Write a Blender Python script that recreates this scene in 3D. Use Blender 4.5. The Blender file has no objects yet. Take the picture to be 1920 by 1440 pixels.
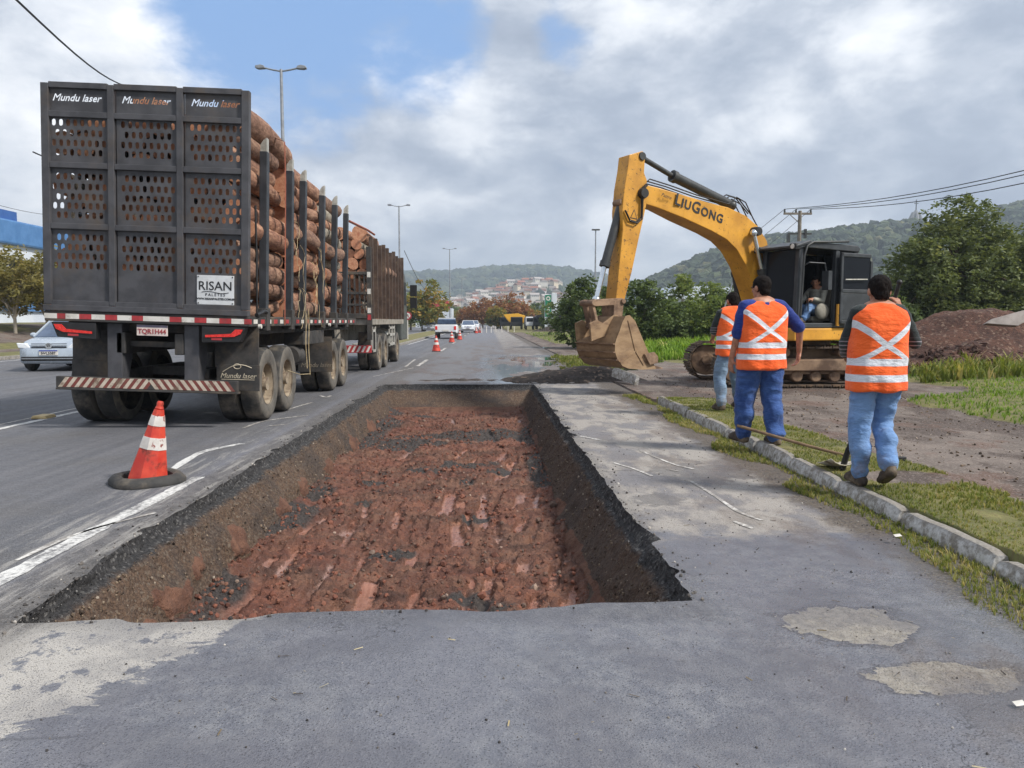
import bpy, bmesh, math, random
import numpy as np
from mathutils import Vector, Matrix, Euler, Quaternion

S = bpy.context.scene
COL = S.collection
random.seed(7)
RNG = np.random.default_rng(11)
rad = math.radians

# ------------------------------------------------------------------ camera
CAM_H = 1.40
YAW, PITCH = math.atan(45 / 1440), math.atan(118 / 1440)
cam_d = bpy.data.cameras.new('camera'); cam = bpy.data.objects.new('camera', cam_d); COL.objects.link(cam)
cam.location = (0, 0, CAM_H); cam.rotation_euler = (math.pi / 2 - PITCH, 0, -YAW)
cam_d.sensor_width = 36; cam_d.lens = 27; cam_d.clip_start = 0.05; cam_d.clip_end = 20000
S.camera = cam

# ------------------------------------------------------------------ sky and sun
SUN_EL, SUN_AZ = 44, 118           # azimuth clockwise from +Y (the road's direction)
sun_d = bpy.data.lights.new('sun', 'SUN'); sun = bpy.data.objects.new('sun', sun_d); COL.objects.link(sun)
sdir = Vector((math.sin(rad(SUN_AZ)) * math.cos(rad(SUN_EL)), math.cos(rad(SUN_AZ)) * math.cos(rad(SUN_EL)), math.sin(rad(SUN_EL))))
sun.rotation_euler = sdir.to_track_quat('Z', 'Y').to_euler()
sun_d.energy = 2.8; sun_d.angle = rad(8); sun_d.color = (1.0, 0.95, 0.87)
S.view_settings.view_transform = 'Standard'; S.view_settings.look = 'None'
S.view_settings.exposure = 0.9; S.view_settings.gamma = 1.0; S.view_settings.use_curve_mapping = False
try:
    S.cycles.use_denoising = True
    S.cycles.max_bounces = 6; S.cycles.transparent_max_bounces = 8
    S.cycles.volume_bounces = 0
except Exception:
    pass


class NT:
    """thin wrapper round a node tree"""
    def __init__(s, t):
        s.t = t; s.n = t.nodes; s.l = t.links

    def put(s, sock, v):
        if isinstance(v, bpy.types.NodeSocket): s.l.new(v, sock)
        elif v is not None:
            if isinstance(v, (tuple, list)) and len(v) == 3 and sock.type == 'RGBA': v = (*v, 1)
            sock.default_value = v

    def node(s, ty, props=None, **inp):
        n = s.n.new(ty)
        for k, v in (props or {}).items(): setattr(n, k, v)
        for k, v in inp.items():
            k = k.replace('_', ' ')
            s.put(n.inputs[int(k[1:])] if k[0] == 'i' and k[1:].isdigit() else n.inputs[k], v)
        return n

    def m(s, op, a, b=None, c=None, clamp=False):
        n = s.n.new('ShaderNodeMath'); n.operation = op; n.use_clamp = clamp
        for i, v in enumerate((a, b, c)):
            if v is not None: s.put(n.inputs[i], v)
        return n.outputs[0]

    dim = '3D'; cap_ = 8
    def noise(s, vec, scale, detail=4, rough=.55, dist=0.0):
        detail = min(detail, s.cap_)
        n = s.node('ShaderNodeTexNoise', {'noise_dimensions': s.dim}, Vector=vec, Scale=scale, Detail=detail, Roughness=rough, Distortion=dist)
        return n.outputs['Fac']

    def voro(s, vec, scale, feature='F1', out='Distance', rand=1.0):
        n = s.node('ShaderNodeTexVoronoi', {'feature': feature, 'voronoi_dimensions': s.dim}, Vector=vec, Scale=scale, Randomness=rand)
        return n.outputs[out]

    def step(s, x, a, b, o0=0.0, o1=1.0):
        n = s.node('ShaderNodeMapRange', {'interpolation_type': 'SMOOTHSTEP'}, i0=x, i1=a, i2=b, i3=o0, i4=o1)
        return n.outputs[0]

    def lin(s, x, a, b, o0=0.0, o1=1.0):
        return s.node('ShaderNodeMapRange', None, i0=x, i1=a, i2=b, i3=o0, i4=o1).outputs[0]

    def ramp(s, fac, stops, mode='LINEAR'):
        n = s.n.new('ShaderNodeValToRGB'); cr = n.color_ramp; cr.interpolation = mode
        while len(cr.elements) < len(stops): cr.elements.new(.5)
        for e, (p, c) in zip(cr.elements, stops):
            e.position = p; e.color = (*c, 1) if len(c) == 3 else c
        s.put(n.inputs[0], fac); return n.outputs[0]

    def mix(s, fac, a, b, blend='MIX'):
        n = s.n.new('ShaderNodeMix'); n.data_type = 'RGBA'; n.blend_type = blend
        s.put(n.inputs[0], fac); s.put(n.inputs[6], a); s.put(n.inputs[7], b)
        return n.outputs[2]

    def sep(s, v):
        n = s.node('ShaderNodeSeparateXYZ', None, i0=v); return n.outputs

    def comb(s, x, y, z):
        return s.node('ShaderNodeCombineXYZ', None, i0=x, i1=y, i2=z).outputs[0]

    def vmul(s, v, k):
        n = s.n.new('ShaderNodeVectorMath'); n.operation = 'MULTIPLY'; s.put(n.inputs[0], v); n.inputs[1].default_value = k
        return n.outputs[0]

    def vadd(s, v, k):
        n = s.n.new('ShaderNodeVectorMath'); n.operation = 'ADD'; s.put(n.inputs[0], v); s.put(n.inputs[1], k)
        return n.outputs[0]

    def obj(s): return s.n.new('ShaderNodeTexCoord').outputs['Object']
    def pos(s): return s.n.new('ShaderNodeNewGeometry').outputs['Position']
    def attr(s, name, out='Fac'):
        return s.node('ShaderNodeAttribute', {'attribute_name': name}).outputs[out]

    def bump(s, h, strength=.4, dist=.01, normal=None):
        n = s.node('ShaderNodeBump', None, Height=h, Strength=strength, Distance=dist)
        if normal is not None: s.put(n.inputs['Normal'], normal)
        return n.outputs[0]


world = bpy.data.worlds.new('World'); S.world = world; world.use_nodes = True
def build_world():
    t = NT(world.node_tree); t.n.clear()
    d = t.n.new('ShaderNodeTexCoord').outputs['Generated']
    sky = t.node('ShaderNodeTexSky', {'sky_type': 'NISHITA', 'sun_disc': False, 'sun_elevation': rad(SUN_EL), 'sun_rotation': rad(SUN_AZ),
                                      'air_density': 1.0, 'dust_density': 0.6, 'ozone_density': 2.0}).outputs[0]
    x, y, z = t.sep(d)
    zz = t.m('ADD', t.m('MAXIMUM', z, 0.0), .30)
    p = t.comb(t.m('DIVIDE', x, zz), t.m('DIVIDE', y, zz), t.m('MULTIPLY', z, 1.5))
    p = t.vadd(p, (3.1, 0.4, 0))
    wob = t.node('ShaderNodeTexNoise', None, Vector=p, Scale=1.6, Detail=3.0).outputs['Color']
    p2 = t.vadd(p, t.vmul(wob, (.35, .35, .2)))
    big = t.noise(p2, 1.1, 4, .56)
    d3 = t.vadd(t.vmul(d, (1.0, 1.0, 1.9)), t.vmul(wob, (.10, .10, .06)))
    med = t.noise(t.vadd(d3, (9, 2, 0)), 6.5, 6, .62)
    # where the cloud sheet opens to blue: a gap up to the left of the road and a small one right of it
    def gap(px, py, r0, r1):
        v = ray(px, py).normalized()
        dp = t.node('ShaderNodeVectorMath', {'operation': 'DOT_PRODUCT'}, i0=d, i1=tuple(v)).outputs[1]
        return t.step(dp, math.cos(rad(r1)), math.cos(rad(r0)))
    g = t.m('MAXIMUM', gap(540, -5, 3, 11.5), t.m('MULTIPLY', gap(770, 60, 1, 7.5), .9))
    g = t.m('MAXIMUM', g, t.m('MULTIPLY', gap(1075, 60, .1, 4), .62))
    g = t.m('MAXIMUM', g, t.m('MULTIPLY', gap(600, 190, .1, 5.0), .5))
    cov = t.m('SUBTRACT', t.m('ADD', t.m('MULTIPLY', big, .45), t.m('MULTIPLY', med, .55)), t.m('MULTIPLY', g, .33))
    cover = t.step(cov, .17, .38)
    # bright tops and grey bellies
    sh = t.noise(t.vadd(d3, (-4, 7, 2)), 3.6, 7, .6)
    lit = t.m('ADD', t.m('MULTIPLY', sh, .65), t.m('MULTIPLY', med, .35))
    left = t.step(x, -.05, -.55, 0, .055)        # thinner, whiter sheet towards the left
    lit = t.m('ADD', lit, left)
    # a few heaped white heads where the photograph shows them
    for (px, py, r, k) in ((745, 120, 3.2, .14), (250, 60, 9, .08), (1650, 120, 4, .065), (1470, 200, 3.5, .07), (1190, 480, 6, .08), (900, 190, 5, .07)):
        lit = t.m('ADD', lit, t.m('MULTIPLY', gap(px, py, .2, r), k))
    cl = t.ramp(lit, [(.36, (2.4, 2.8, 3.6)), (.45, (3.1, 3.55, 4.35)), (.515, (4.2, 4.6, 5.3)), (.575, (5.9, 6.2, 6.7)), (.67, (8.0, 8.1, 8.3))])
    blue = t.mix(.8, t.mix(1.0, sky, (.45, .45, .45), 'MULTIPLY'), (1.95, 3.5, 6.4))
    col = t.mix(cover, blue, cl)
    hz = t.step(z, .13, -.02)
    col = t.mix(t.m('MULTIPLY', hz, .55), col, (4.6, 4.95, 5.35))
    bg = t.node('ShaderNodeBackground', None, Color=col, Strength=.082)
    out = t.n.new('ShaderNodeOutputWorld'); t.l.new(bg.outputs[0], out.inputs[0])


# ------------------------------------------------------------------ pixel -> place
_f = Vector((math.sin(YAW) * math.cos(PITCH), math.cos(YAW) * math.cos(PITCH), -math.sin(PITCH)))
_r = Vector((math.cos(YAW), -math.sin(YAW), 0)); _u = _r.cross(_f)
def ray(px, py): return _f * 1440 + _r * (px - 960) - _u * (py - 720)
def gp(px, py, z=0.0):
    r = ray(px, py); k = (z - CAM_H) / r.z
    return Vector((0, 0, CAM_H)) + r * k
def at(px, py, Y):
    r = ray(px, py); return Vector((0, 0, CAM_H)) + r * (Y / r.y)
build_world()

# ------------------------------------------------------------------ mesh helpers
def V(*a): return Vector(a)

class MB:
    """collects shapes; build() links them as ONE mesh object"""
    def __init__(s, xf=None):
        s.v = []; s.f = []; s.mi = []; s.cur = 0; s.xf = xf

    def add(s, vs, fs):
        o = len(s.v)
        s.v += [Vector(p) for p in vs]
        s.f += [tuple(i + o for i in f) for f in fs]
        s.mi += [s.cur] * len(fs); return s

    def hexa(s, p):      # 8 corners, bottom ring then top ring
        return s.add(p, [(3, 2, 1, 0), (4, 5, 6, 7), (0, 1, 5, 4), (1, 2, 6, 5), (2, 3, 7, 6), (3, 0, 4, 7)])

    def box(s, x0, x1, y0, y1, z0, z1):
        return s.hexa([(x0, y0, z0), (x1, y0, z0), (x1, y1, z0), (x0, y1, z0), (x0, y0, z1), (x1, y0, z1), (x1, y1, z1), (x0, y1, z1)])

    def beam(s, a, b, w, h, up=(0, 0, 1)):   # rectangular bar from a to b
        a, b = Vector(a), Vector(b); d = (b - a).normalized(); up = Vector(up)
        x = d.cross(up)
        if x.length < 1e-4: x = d.cross(Vector((0, 1, 0)))
        x.normalize(); y = x.cross(d)
        P = []
        for q in (a, b):
            P += [q - x * w / 2 - y * h / 2, q + x * w / 2 - y * h / 2, q + x * w / 2 + y * h / 2, q - x * w / 2 + y * h / 2]
        return s.add(P, [(0, 1, 2, 3), (7, 6, 5, 4), (0, 4, 5, 1), (1, 5, 6, 2), (2, 6, 7, 3), (3, 7, 4, 0)])

    def tube(s, pts, r, n=8, caps=True):
        pts = [Vector(p) for p in pts]; k = len(pts)
        rs = r if isinstance(r, (list, tuple)) else [r] * k
        d0 = (pts[1] - pts[0]).normalized()
        ref = Vector((0, 0, 1)) if abs(d0.z) < .9 else Vector((1, 0, 0))
        x = d0.cross(ref).normalized(); o = len(s.v); vs = []
        for i, p in enumerate(pts):
            d = (pts[min(i + 1, k - 1)] - pts[max(i - 1, 0)])
            if d.length < 1e-9: d = d0
            d.normalize(); x = (x - d * x.dot(d)).normalized(); y = d.cross(x)
            for j in range(n):
                a = 2 * math.pi * j / n
                vs.append(p + (x * math.cos(a) + y * math.sin(a)) * rs[i])
        fs = []
        for i in range(k - 1):
            for j in range(n):
                fs.append((i * n + j, i * n + (j + 1) % n, (i + 1) * n + (j + 1) % n, (i + 1) * n + j))
        if caps:
            fs.append(tuple(range(n - 1, -1, -1))); fs.append(tuple(range((k - 1) * n, k * n)))
        return s.add(vs, fs)

    def lathe(s, prof, c, axis, n=24, caps=True):   # prof: (radius, along) pairs about axis through c
        c = Vector(c); ax = Vector(axis).normalized()
        ref = Vector((0, 0, 1)) if abs(ax.z) < .9 else Vector((1, 0, 0))
        x = ax.cross(ref).normalized(); y = ax.cross(x); vs = []; k = len(prof)
        for (r, h) in prof:
            for j in range(n):
                a = 2 * math.pi * j / n
                vs.append(c + ax * h + (x * math.cos(a) + y * math.sin(a)) * r)
        fs = [(i * n + j, i * n + (j + 1) % n, (i + 1) * n + (j + 1) % n, (i + 1) * n + j) for i in range(k - 1) for j in range(n)]
        if caps:
            fs.append(tuple(range(n - 1, -1, -1))); fs.append(tuple(range((k - 1) * n, k * n)))
        return s.add(vs, fs)

    def prism(s, poly, o, u, v, w, d0, d1):   # polygon (a,b) in the plane o+u*a+v*b pushed along w from d0 to d1
        o, u, v, w = Vector(o), Vector(u), Vector(v), Vector(w); n = len(poly)
        P = [o + u * a + v * b + w * d0 for a, b in poly] + [o + u * a + v * b + w * d1 for a, b in poly]
        fs = [tuple(range(n - 1, -1, -1)), tuple(range(n, 2 * n))] + [(i, (i + 1) % n, n + (i + 1) % n, n + i) for i in range(n)]
        return s.add(P, fs)

    def loft(s, rings, caps=True):    # rings of equal point count
        n = len(rings[0]); vs = [p for r in rings for p in r]
        fs = [(i * n + j, i * n + (j + 1) % n, (i + 1) * n + (j + 1) % n, (i + 1) * n + j) for i in range(len(rings) - 1) for j in range(n)]
        if caps:
            fs.append(tuple(range(n - 1, -1, -1))); fs.append(tuple(range((len(rings) - 1) * n, len(rings) * n)))
        return s.add(vs, fs)

    def ball(s, c, r, n=12, m=8, rot=None):
        c = Vector(c); r = Vector(r) if isinstance(r, (tuple, list, Vector)) else Vector((r, r, r)); vs = [Vector((0, 0, -1))]
        for i in range(1, m):
            ph = math.pi * i / m - math.pi / 2
            for j in range(n):
                a = 2 * math.pi * j / n
                vs.append(Vector((math.cos(ph) * math.cos(a), math.cos(ph) * math.sin(a), math.sin(ph))))
        vs.append(Vector((0, 0, 1)))
        P = []
        for p in vs:
            q = Vector((p.x * r.x, p.y * r.y, p.z * r.z))
            if rot is not None: q = rot @ q
            P.append(c + q)
        fs = [(0, 1 + (j + 1) % n, 1 + j) for j in range(n)]
        for i in range(m - 2):
            a = 1 + i * n; b = a + n
            fs += [(a + j, a + (j + 1) % n, b + (j + 1) % n, b + j) for j in range(n)]
        L = len(vs) - 1; a = 1 + (m - 2) * n
        fs += [(L, a + j, a + (j + 1) % n) for j in range(n)]
        return s.add(P, fs)

    def cap(s, a, b, ra, rb, n=12):    # tapered capsule
        a, b = Vector(a), Vector(b); d = b - a; L = max(d.length, 1e-5)
        pr = []
        for i in range(4): t = math.pi / 2 * i / 4; pr.append((max(ra * math.sin(t), 1e-4), -ra * math.cos(t)))
        pr.append((ra, 0)); pr.append((rb, L))
        for i in range(1, 5): t = math.pi / 2 * i / 4; pr.append((max(rb * math.cos(t), 1e-4), L + rb * math.sin(t)))
        return s.lathe(pr, a, d, n)

    def mesh(s, name, smooth=None):
        me = bpy.data.meshes.new(name)
        vs = s.v if s.xf is None else [s.xf @ p for p in s.v]
        me.from_pydata([tuple(p) for p in vs], [], s.f); me.update()
        bm = bmesh.new(); bm.from_mesh(me); bmesh.ops.recalc_face_normals(bm, faces=bm.faces); bm.to_mesh(me); bm.free()
        if any(s.mi): me.polygons.foreach_set('material_index', s.mi)
        if smooth:
            me.polygons.foreach_set('use_smooth', [True] * len(me.polygons)); me.set_sharp_from_angle(angle=rad(smooth))
        return me

    def build(s, name, mats, parent=None, smooth=None, bevel=0.0, W=False, seg=2):
        me = s.mesh(name, smooth)
        for m in (mats if isinstance(mats, (list, tuple)) else [mats]): me.materials.append(m)
        o = bpy.data.objects.new(name, me); COL.objects.link(o)
        if W and parent is not None:
            P = parent
            while P.parent is not None: P = P.parent
            me.transform(Matrix.Translation(-P.location))
        if parent is not None: o.parent = parent
        if bevel:
            b = o.modifiers.new('bevel', 'BEVEL'); b.width = bevel; b.segments = seg; b.limit_method = 'ANGLE'; b.angle_limit = rad(40)
            b.harden_normals = False
        return o


def tag(o, label=None, cat=None, group=None, kind=None):
    if label: o['label'] = label
    if cat: o['category'] = cat
    if group: o['group'] = group
    if kind: o['kind'] = kind
    return o

def thing(name, label, cat, loc=(0, 0, 0), rotz=0.0, group=None):
    o = bpy.data.objects.new(name, None); COL.objects.link(o); o.empty_display_size = .2
    o.location = loc; o.rotation_euler = (0, 0, rotz)
    return tag(o, label, cat, group)

def copy_tree(o, parent=None):
    c = o.copy(); COL.objects.link(c)
    if parent is not None: c.parent = parent
    for ch in list(o.children): copy_tree(ch, c)
    return c

def raw(name, verts, faces, mats, parent=None, smooth=False, attrs=None, mi=None):
    """object from numpy arrays; faces all tris or all quads"""
    me = bpy.data.meshes.new(name); verts = np.asarray(verts, np.float32); faces = np.asarray(faces, np.int32)
    nf, k = faces.shape
    me.vertices.add(len(verts)); me.vertices.foreach_set('co', verts.ravel())
    me.loops.add(nf * k); me.loops.foreach_set('vertex_index', faces.ravel())
    me.polygons.add(nf); me.polygons.foreach_set('loop_start', np.arange(0, nf * k, k, dtype=np.int32))
    me.polygons.foreach_set('loop_total', np.full(nf, k, np.int32))
    if mi is not None: me.polygons.foreach_set('material_index', np.asarray(mi, np.int32))
    me.polygons.foreach_set('use_smooth', np.full(nf, smooth, bool))
    me.update(calc_edges=True); me.validate()
    for an, data in (attrs or {}).items():
        data = np.asarray(data, np.float32)
        a = me.attributes.new(an, 'FLOAT', 'POINT' if len(data) == len(verts) else 'FACE'); a.data.foreach_set('value', data)
    for m in (mats if isinstance(mats, (list, tuple)) else [mats]): me.materials.append(m)
    o = bpy.data.objects.new(name, me); COL.objects.link(o)
    if parent is not None: o.parent = parent
    return o

# value noise
_T = RNG.random((64, 64, 64)).astype(np.float32)
def vnoise(x, y, z=0.0):
    x, y, z = np.broadcast_arrays(np.asarray(x, float), np.asarray(y, float), np.asarray(z, float))
    xi, yi, zi = np.floor(x).astype(int), np.floor(y).astype(int), np.floor(z).astype(int)
    fx, fy, fz = x - xi, y - yi, z - zi
    fx, fy, fz = (f * f * (3 - 2 * f) for f in (fx, fy, fz)); r = 0
    for a in (0, 1):
        for b in (0, 1):
            for c in (0, 1):
                w = (fx if a else 1 - fx) * (fy if b else 1 - fy) * (fz if c else 1 - fz)
                r = r + w * _T[(xi + a) & 63, (yi + b) & 63, (zi + c) & 63]
    return r * 2 - 1
def fbm(x, y, z=0.0, oct=4, g=.5):
    r = 0; a = 1; s = 0
    for i in range(oct):
        k = 2.03 ** i; r = r + a * vnoise(np.asarray(x) * k + i * 7.3, np.asarray(y) * k + i * 3.1, np.asarray(z) * k + i * 5.7); s += a; a *= g
    return r / s
def sst(x, a, b):
    t = np.clip((x - a) / (b - a), 0, 1); return t * t * (3 - 2 * t)

def grid_faces(nu, nv, wrap=False):
    i, j = np.meshgrid(np.arange(nu if wrap else nu - 1), np.arange(nv - 1), indexing='ij')
    a = i * nv + j; b = ((i + 1) % nu) * nv + j
    return np.stack([a, b, b + 1, a + 1], -1).reshape(-1, 4)

def scatter(name, base_v, base_f, pos, scale, mats, parent=None, smooth=False, upright=False, attrs=None, sq=(1, 1, 1)):
    """one joined mesh of many randomly turned copies (stuff)"""
    n = len(pos); bv = np.asarray(base_v, float); bf = np.asarray(base_f, int)
    q = RNG.normal(size=(n, 4))
    if upright: q[:, 1:3] *= .06
    q /= np.linalg.norm(q, axis=1)[:, None]
    w, x, y, z = q.T
    R = np.stack([1 - 2 * (y * y + z * z), 2 * (x * y - z * w), 2 * (x * z + y * w), 2 * (x * y + z * w), 1 - 2 * (x * x + z * z), 2 * (y * z - x * w),
                  2 * (x * z - y * w), 2 * (y * z + x * w), 1 - 2 * (x * x + y * y)], -1).reshape(n, 3, 3)
    sc = np.asarray(scale, float).reshape(n, -1)
    P = np.einsum('nij,nkj->nki', R, bv[None] * (sc[:, None, :] if sc.shape[1] == 3 else sc[:, :, None])) * np.array(sq) + np.asarray(pos)[:, None, :]
    F = (bf[None] + (np.arange(n) * len(bv))[:, None, None]).reshape(-1, bf.shape[1])
    at_ = {'lv': np.repeat(RNG.random(n), len(bv))} if attrs is None else {k: np.repeat(v, len(bv)) for k, v in attrs.items()}
    return raw(name, P.reshape(-1, 3), F, mats, parent, smooth, at_)

def ico(sub=1, jitter=.0):
    bm = bmesh.new(); bmesh.ops.create_icosphere(bm, subdivisions=sub, radius=1)
    v = np.array([p.co[:] for p in bm.verts]); f = np.array([[q.index for q in p.verts] for p in bm.faces]); bm.free()
    if jitter: v = v * (1 + RNG.normal(size=(len(v), 1)) * jitter)
    return v, f

_tmp = bpy.data.scenes.new('workshop')
def bake(o):
    """evaluate an unlinked object (modifiers, text, curve) into a plain mesh"""
    _tmp.collection.objects.link(o)
    with bpy.context.temp_override(scene=_tmp, view_layer=_tmp.view_layers[0]):
        dg = bpy.context.evaluated_depsgraph_get()
    me = bpy.data.meshes.new_from_object(o.evaluated_get(dg), depsgraph=dg)
    _tmp.collection.objects.unlink(o); d = o.data; bpy.data.objects.remove(o)
    return me

def remesh(mb, voxel, it=4, fac=.5):
    o = bpy.data.objects.new('t', mb.mesh('t'))
    r = o.modifiers.new('r', 'REMESH'); r.mode = 'VOXEL'; r.voxel_size = voxel; r.use_smooth_shade = True
    if it:
        m = o.modifiers.new('s', 'SMOOTH'); m.factor = fac; m.iterations = it
    return bake(o)

def mesh_np(me):
    a = np.empty(len(me.vertices) * 3, np.float32); me.vertices.foreach_get('co', a); return a.reshape(-1, 3).astype(float)
def mesh_nrm(me):
    a = np.empty(len(me.vertices) * 3, np.float32); me.vertices.foreach_get('normal', a); return a.reshape(-1, 3).astype(float)
def mesh_set(me, v):
    me.vertices.foreach_set('co', np.asarray(v, np.float32).ravel()); me.update()

def link_mesh(name, me, mats, parent=None, smooth=True):
    me.materials.clear()
    for m in (mats if isinstance(mats, (list, tuple)) else [mats]): me.materials.append(m)
    if smooth: me.polygons.foreach_set('use_smooth', [True] * len(me.polygons))
    me.name = name; o = bpy.data.objects.new(name, me); COL.objects.link(o)
    if parent is not None: o.parent = parent
    return o

def text_mesh(body, size, extrude=.002, shear=0.0, bold=0.0, align='CENTER', space=1.0, caps=None):
    c = bpy.data.curves.new('t', 'FONT'); c.body = body; c.size = size; c.extrude = extrude; c.shear = shear; c.offset = bold
    c.align_x = align; c.align_y = 'CENTER'; c.space_character = space; c.resolution_u = 3
    if caps is not None:
        c.small_caps_scale = .78
        for i, ch in enumerate(body): c.body_format[i].use_small_caps = i not in caps
    return bake(bpy.data.objects.new('t', c))

def put_text(name, body, size, frame, mat, parent, **kw):
    me = text_mesh(body, size, **kw); me.transform(frame)
    P = parent
    while P.parent is not None: P = P.parent
    return link_mesh(name, me, mat, parent, smooth=False)

def frame(o, u, v):
    u, v = Vector(u).normalized(), Vector(v).normalized(); w = u.cross(v)
    return Matrix(((u.x, v.x, w.x, o[0]), (u.y, v.y, w.y, o[1]), (u.z, v.z, w.z, o[2]), (0, 0, 0, 1)))

def fill_curve(outer, holes, thick):
    """flat plate with real holes: polygons in (x,y), thickness along z"""
    c = bpy.data.curves.new('t', 'CURVE'); c.dimensions = '2D'; c.fill_mode = 'BOTH'; c.extrude = thick / 2
    for poly in [outer] + holes:
        sp = c.splines.new('POLY'); sp.points.add(len(poly) - 1)
        for p, q in zip(sp.points, poly): p.co = (q[0], q[1], 0, 1)
        sp.use_cyclic_u = True
    return bake(bpy.data.objects.new('t', c))

# ------------------------------------------------------------------ materials
def newmat(name):
    m = bpy.data.materials.new(name); m.use_nodes = True; t = NT(m.node_tree); t.n.clear()
    b = t.n.new('ShaderNodeBsdfPrincipled'); o = t.n.new('ShaderNodeOutputMaterial'); t.l.new(b.outputs[0], o.inputs[0])
    return m, t, b

def srgb(r, g, b):
    return tuple((c / 255 / 12.92) if c / 255 <= .04045 else ((c / 255 + .055) / 1.055) ** 2.4 for c in (r, g, b))

def pm(name, c1, c2=None, sc=3.0, rough=(.5, .7), metal=0.0, bump=.15, bsc=60.0, dirt=None, dsc=2.0, dthr=(.5, .7), stretch=None, spec=.5, rnd=0.0, bd=.004):
    """general worn surface: two tones mixed by noise, dirt over it, varied roughness, fine relief"""
    m, t, b = newmat(name); p = t.obj()
    if rnd:
        oi = t.n.new('ShaderNodeObjectInfo').outputs['Random']
        p = t.vadd(p, t.comb(t.m('MULTIPLY', oi, 37.0), t.m('MULTIPLY', oi, 91.0), 0.0))
    if stretch: p = t.vmul(p, stretch)
    n = t.noise(p, sc, 6, .6)
    col = t.mix(t.step(n, .35, .65), c1, c2 or c1)
    if rnd: col = t.mix(t.m('MULTIPLY', oi, rnd), col, t.mix(1.0, col, (.55, .52, .5), 'MULTIPLY'))
    if dirt:
        dn = t.noise(t.vadd(p, (5, 3, 1)), dsc, 8, .65)
        dm = t.step(dn, dthr[0], dthr[1]); col = t.mix(dm, col, dirt)
    t.put(b.inputs['Base Color'], col)
    rn = t.lin(t.noise(p, sc * 3, 4), .3, .7, rough[0], rough[1])
    if dirt: rn = t.m('MAXIMUM', rn, t.m('MULTIPLY', dm, .85))
    t.put(b.inputs['Roughness'], rn); b.inputs['Metallic'].default_value = metal
    b.inputs['Specular IOR Level'].default_value = spec
    if bump: t.put(b.inputs['Normal'], t.bump(t.noise(p, bsc, 4), bump, bd))
    return m
world.cycles.sampling_method = 'MANUAL'; world.cycles.sample_map_resolution = 256
# ================================================================== SETTING
XL, XR, YF = -2.30, 1.02, 17.0           # trench rim: left, right, far
def ynear(x): return 3.54 + .19 * (x - XL) / (XR - XL)

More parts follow.
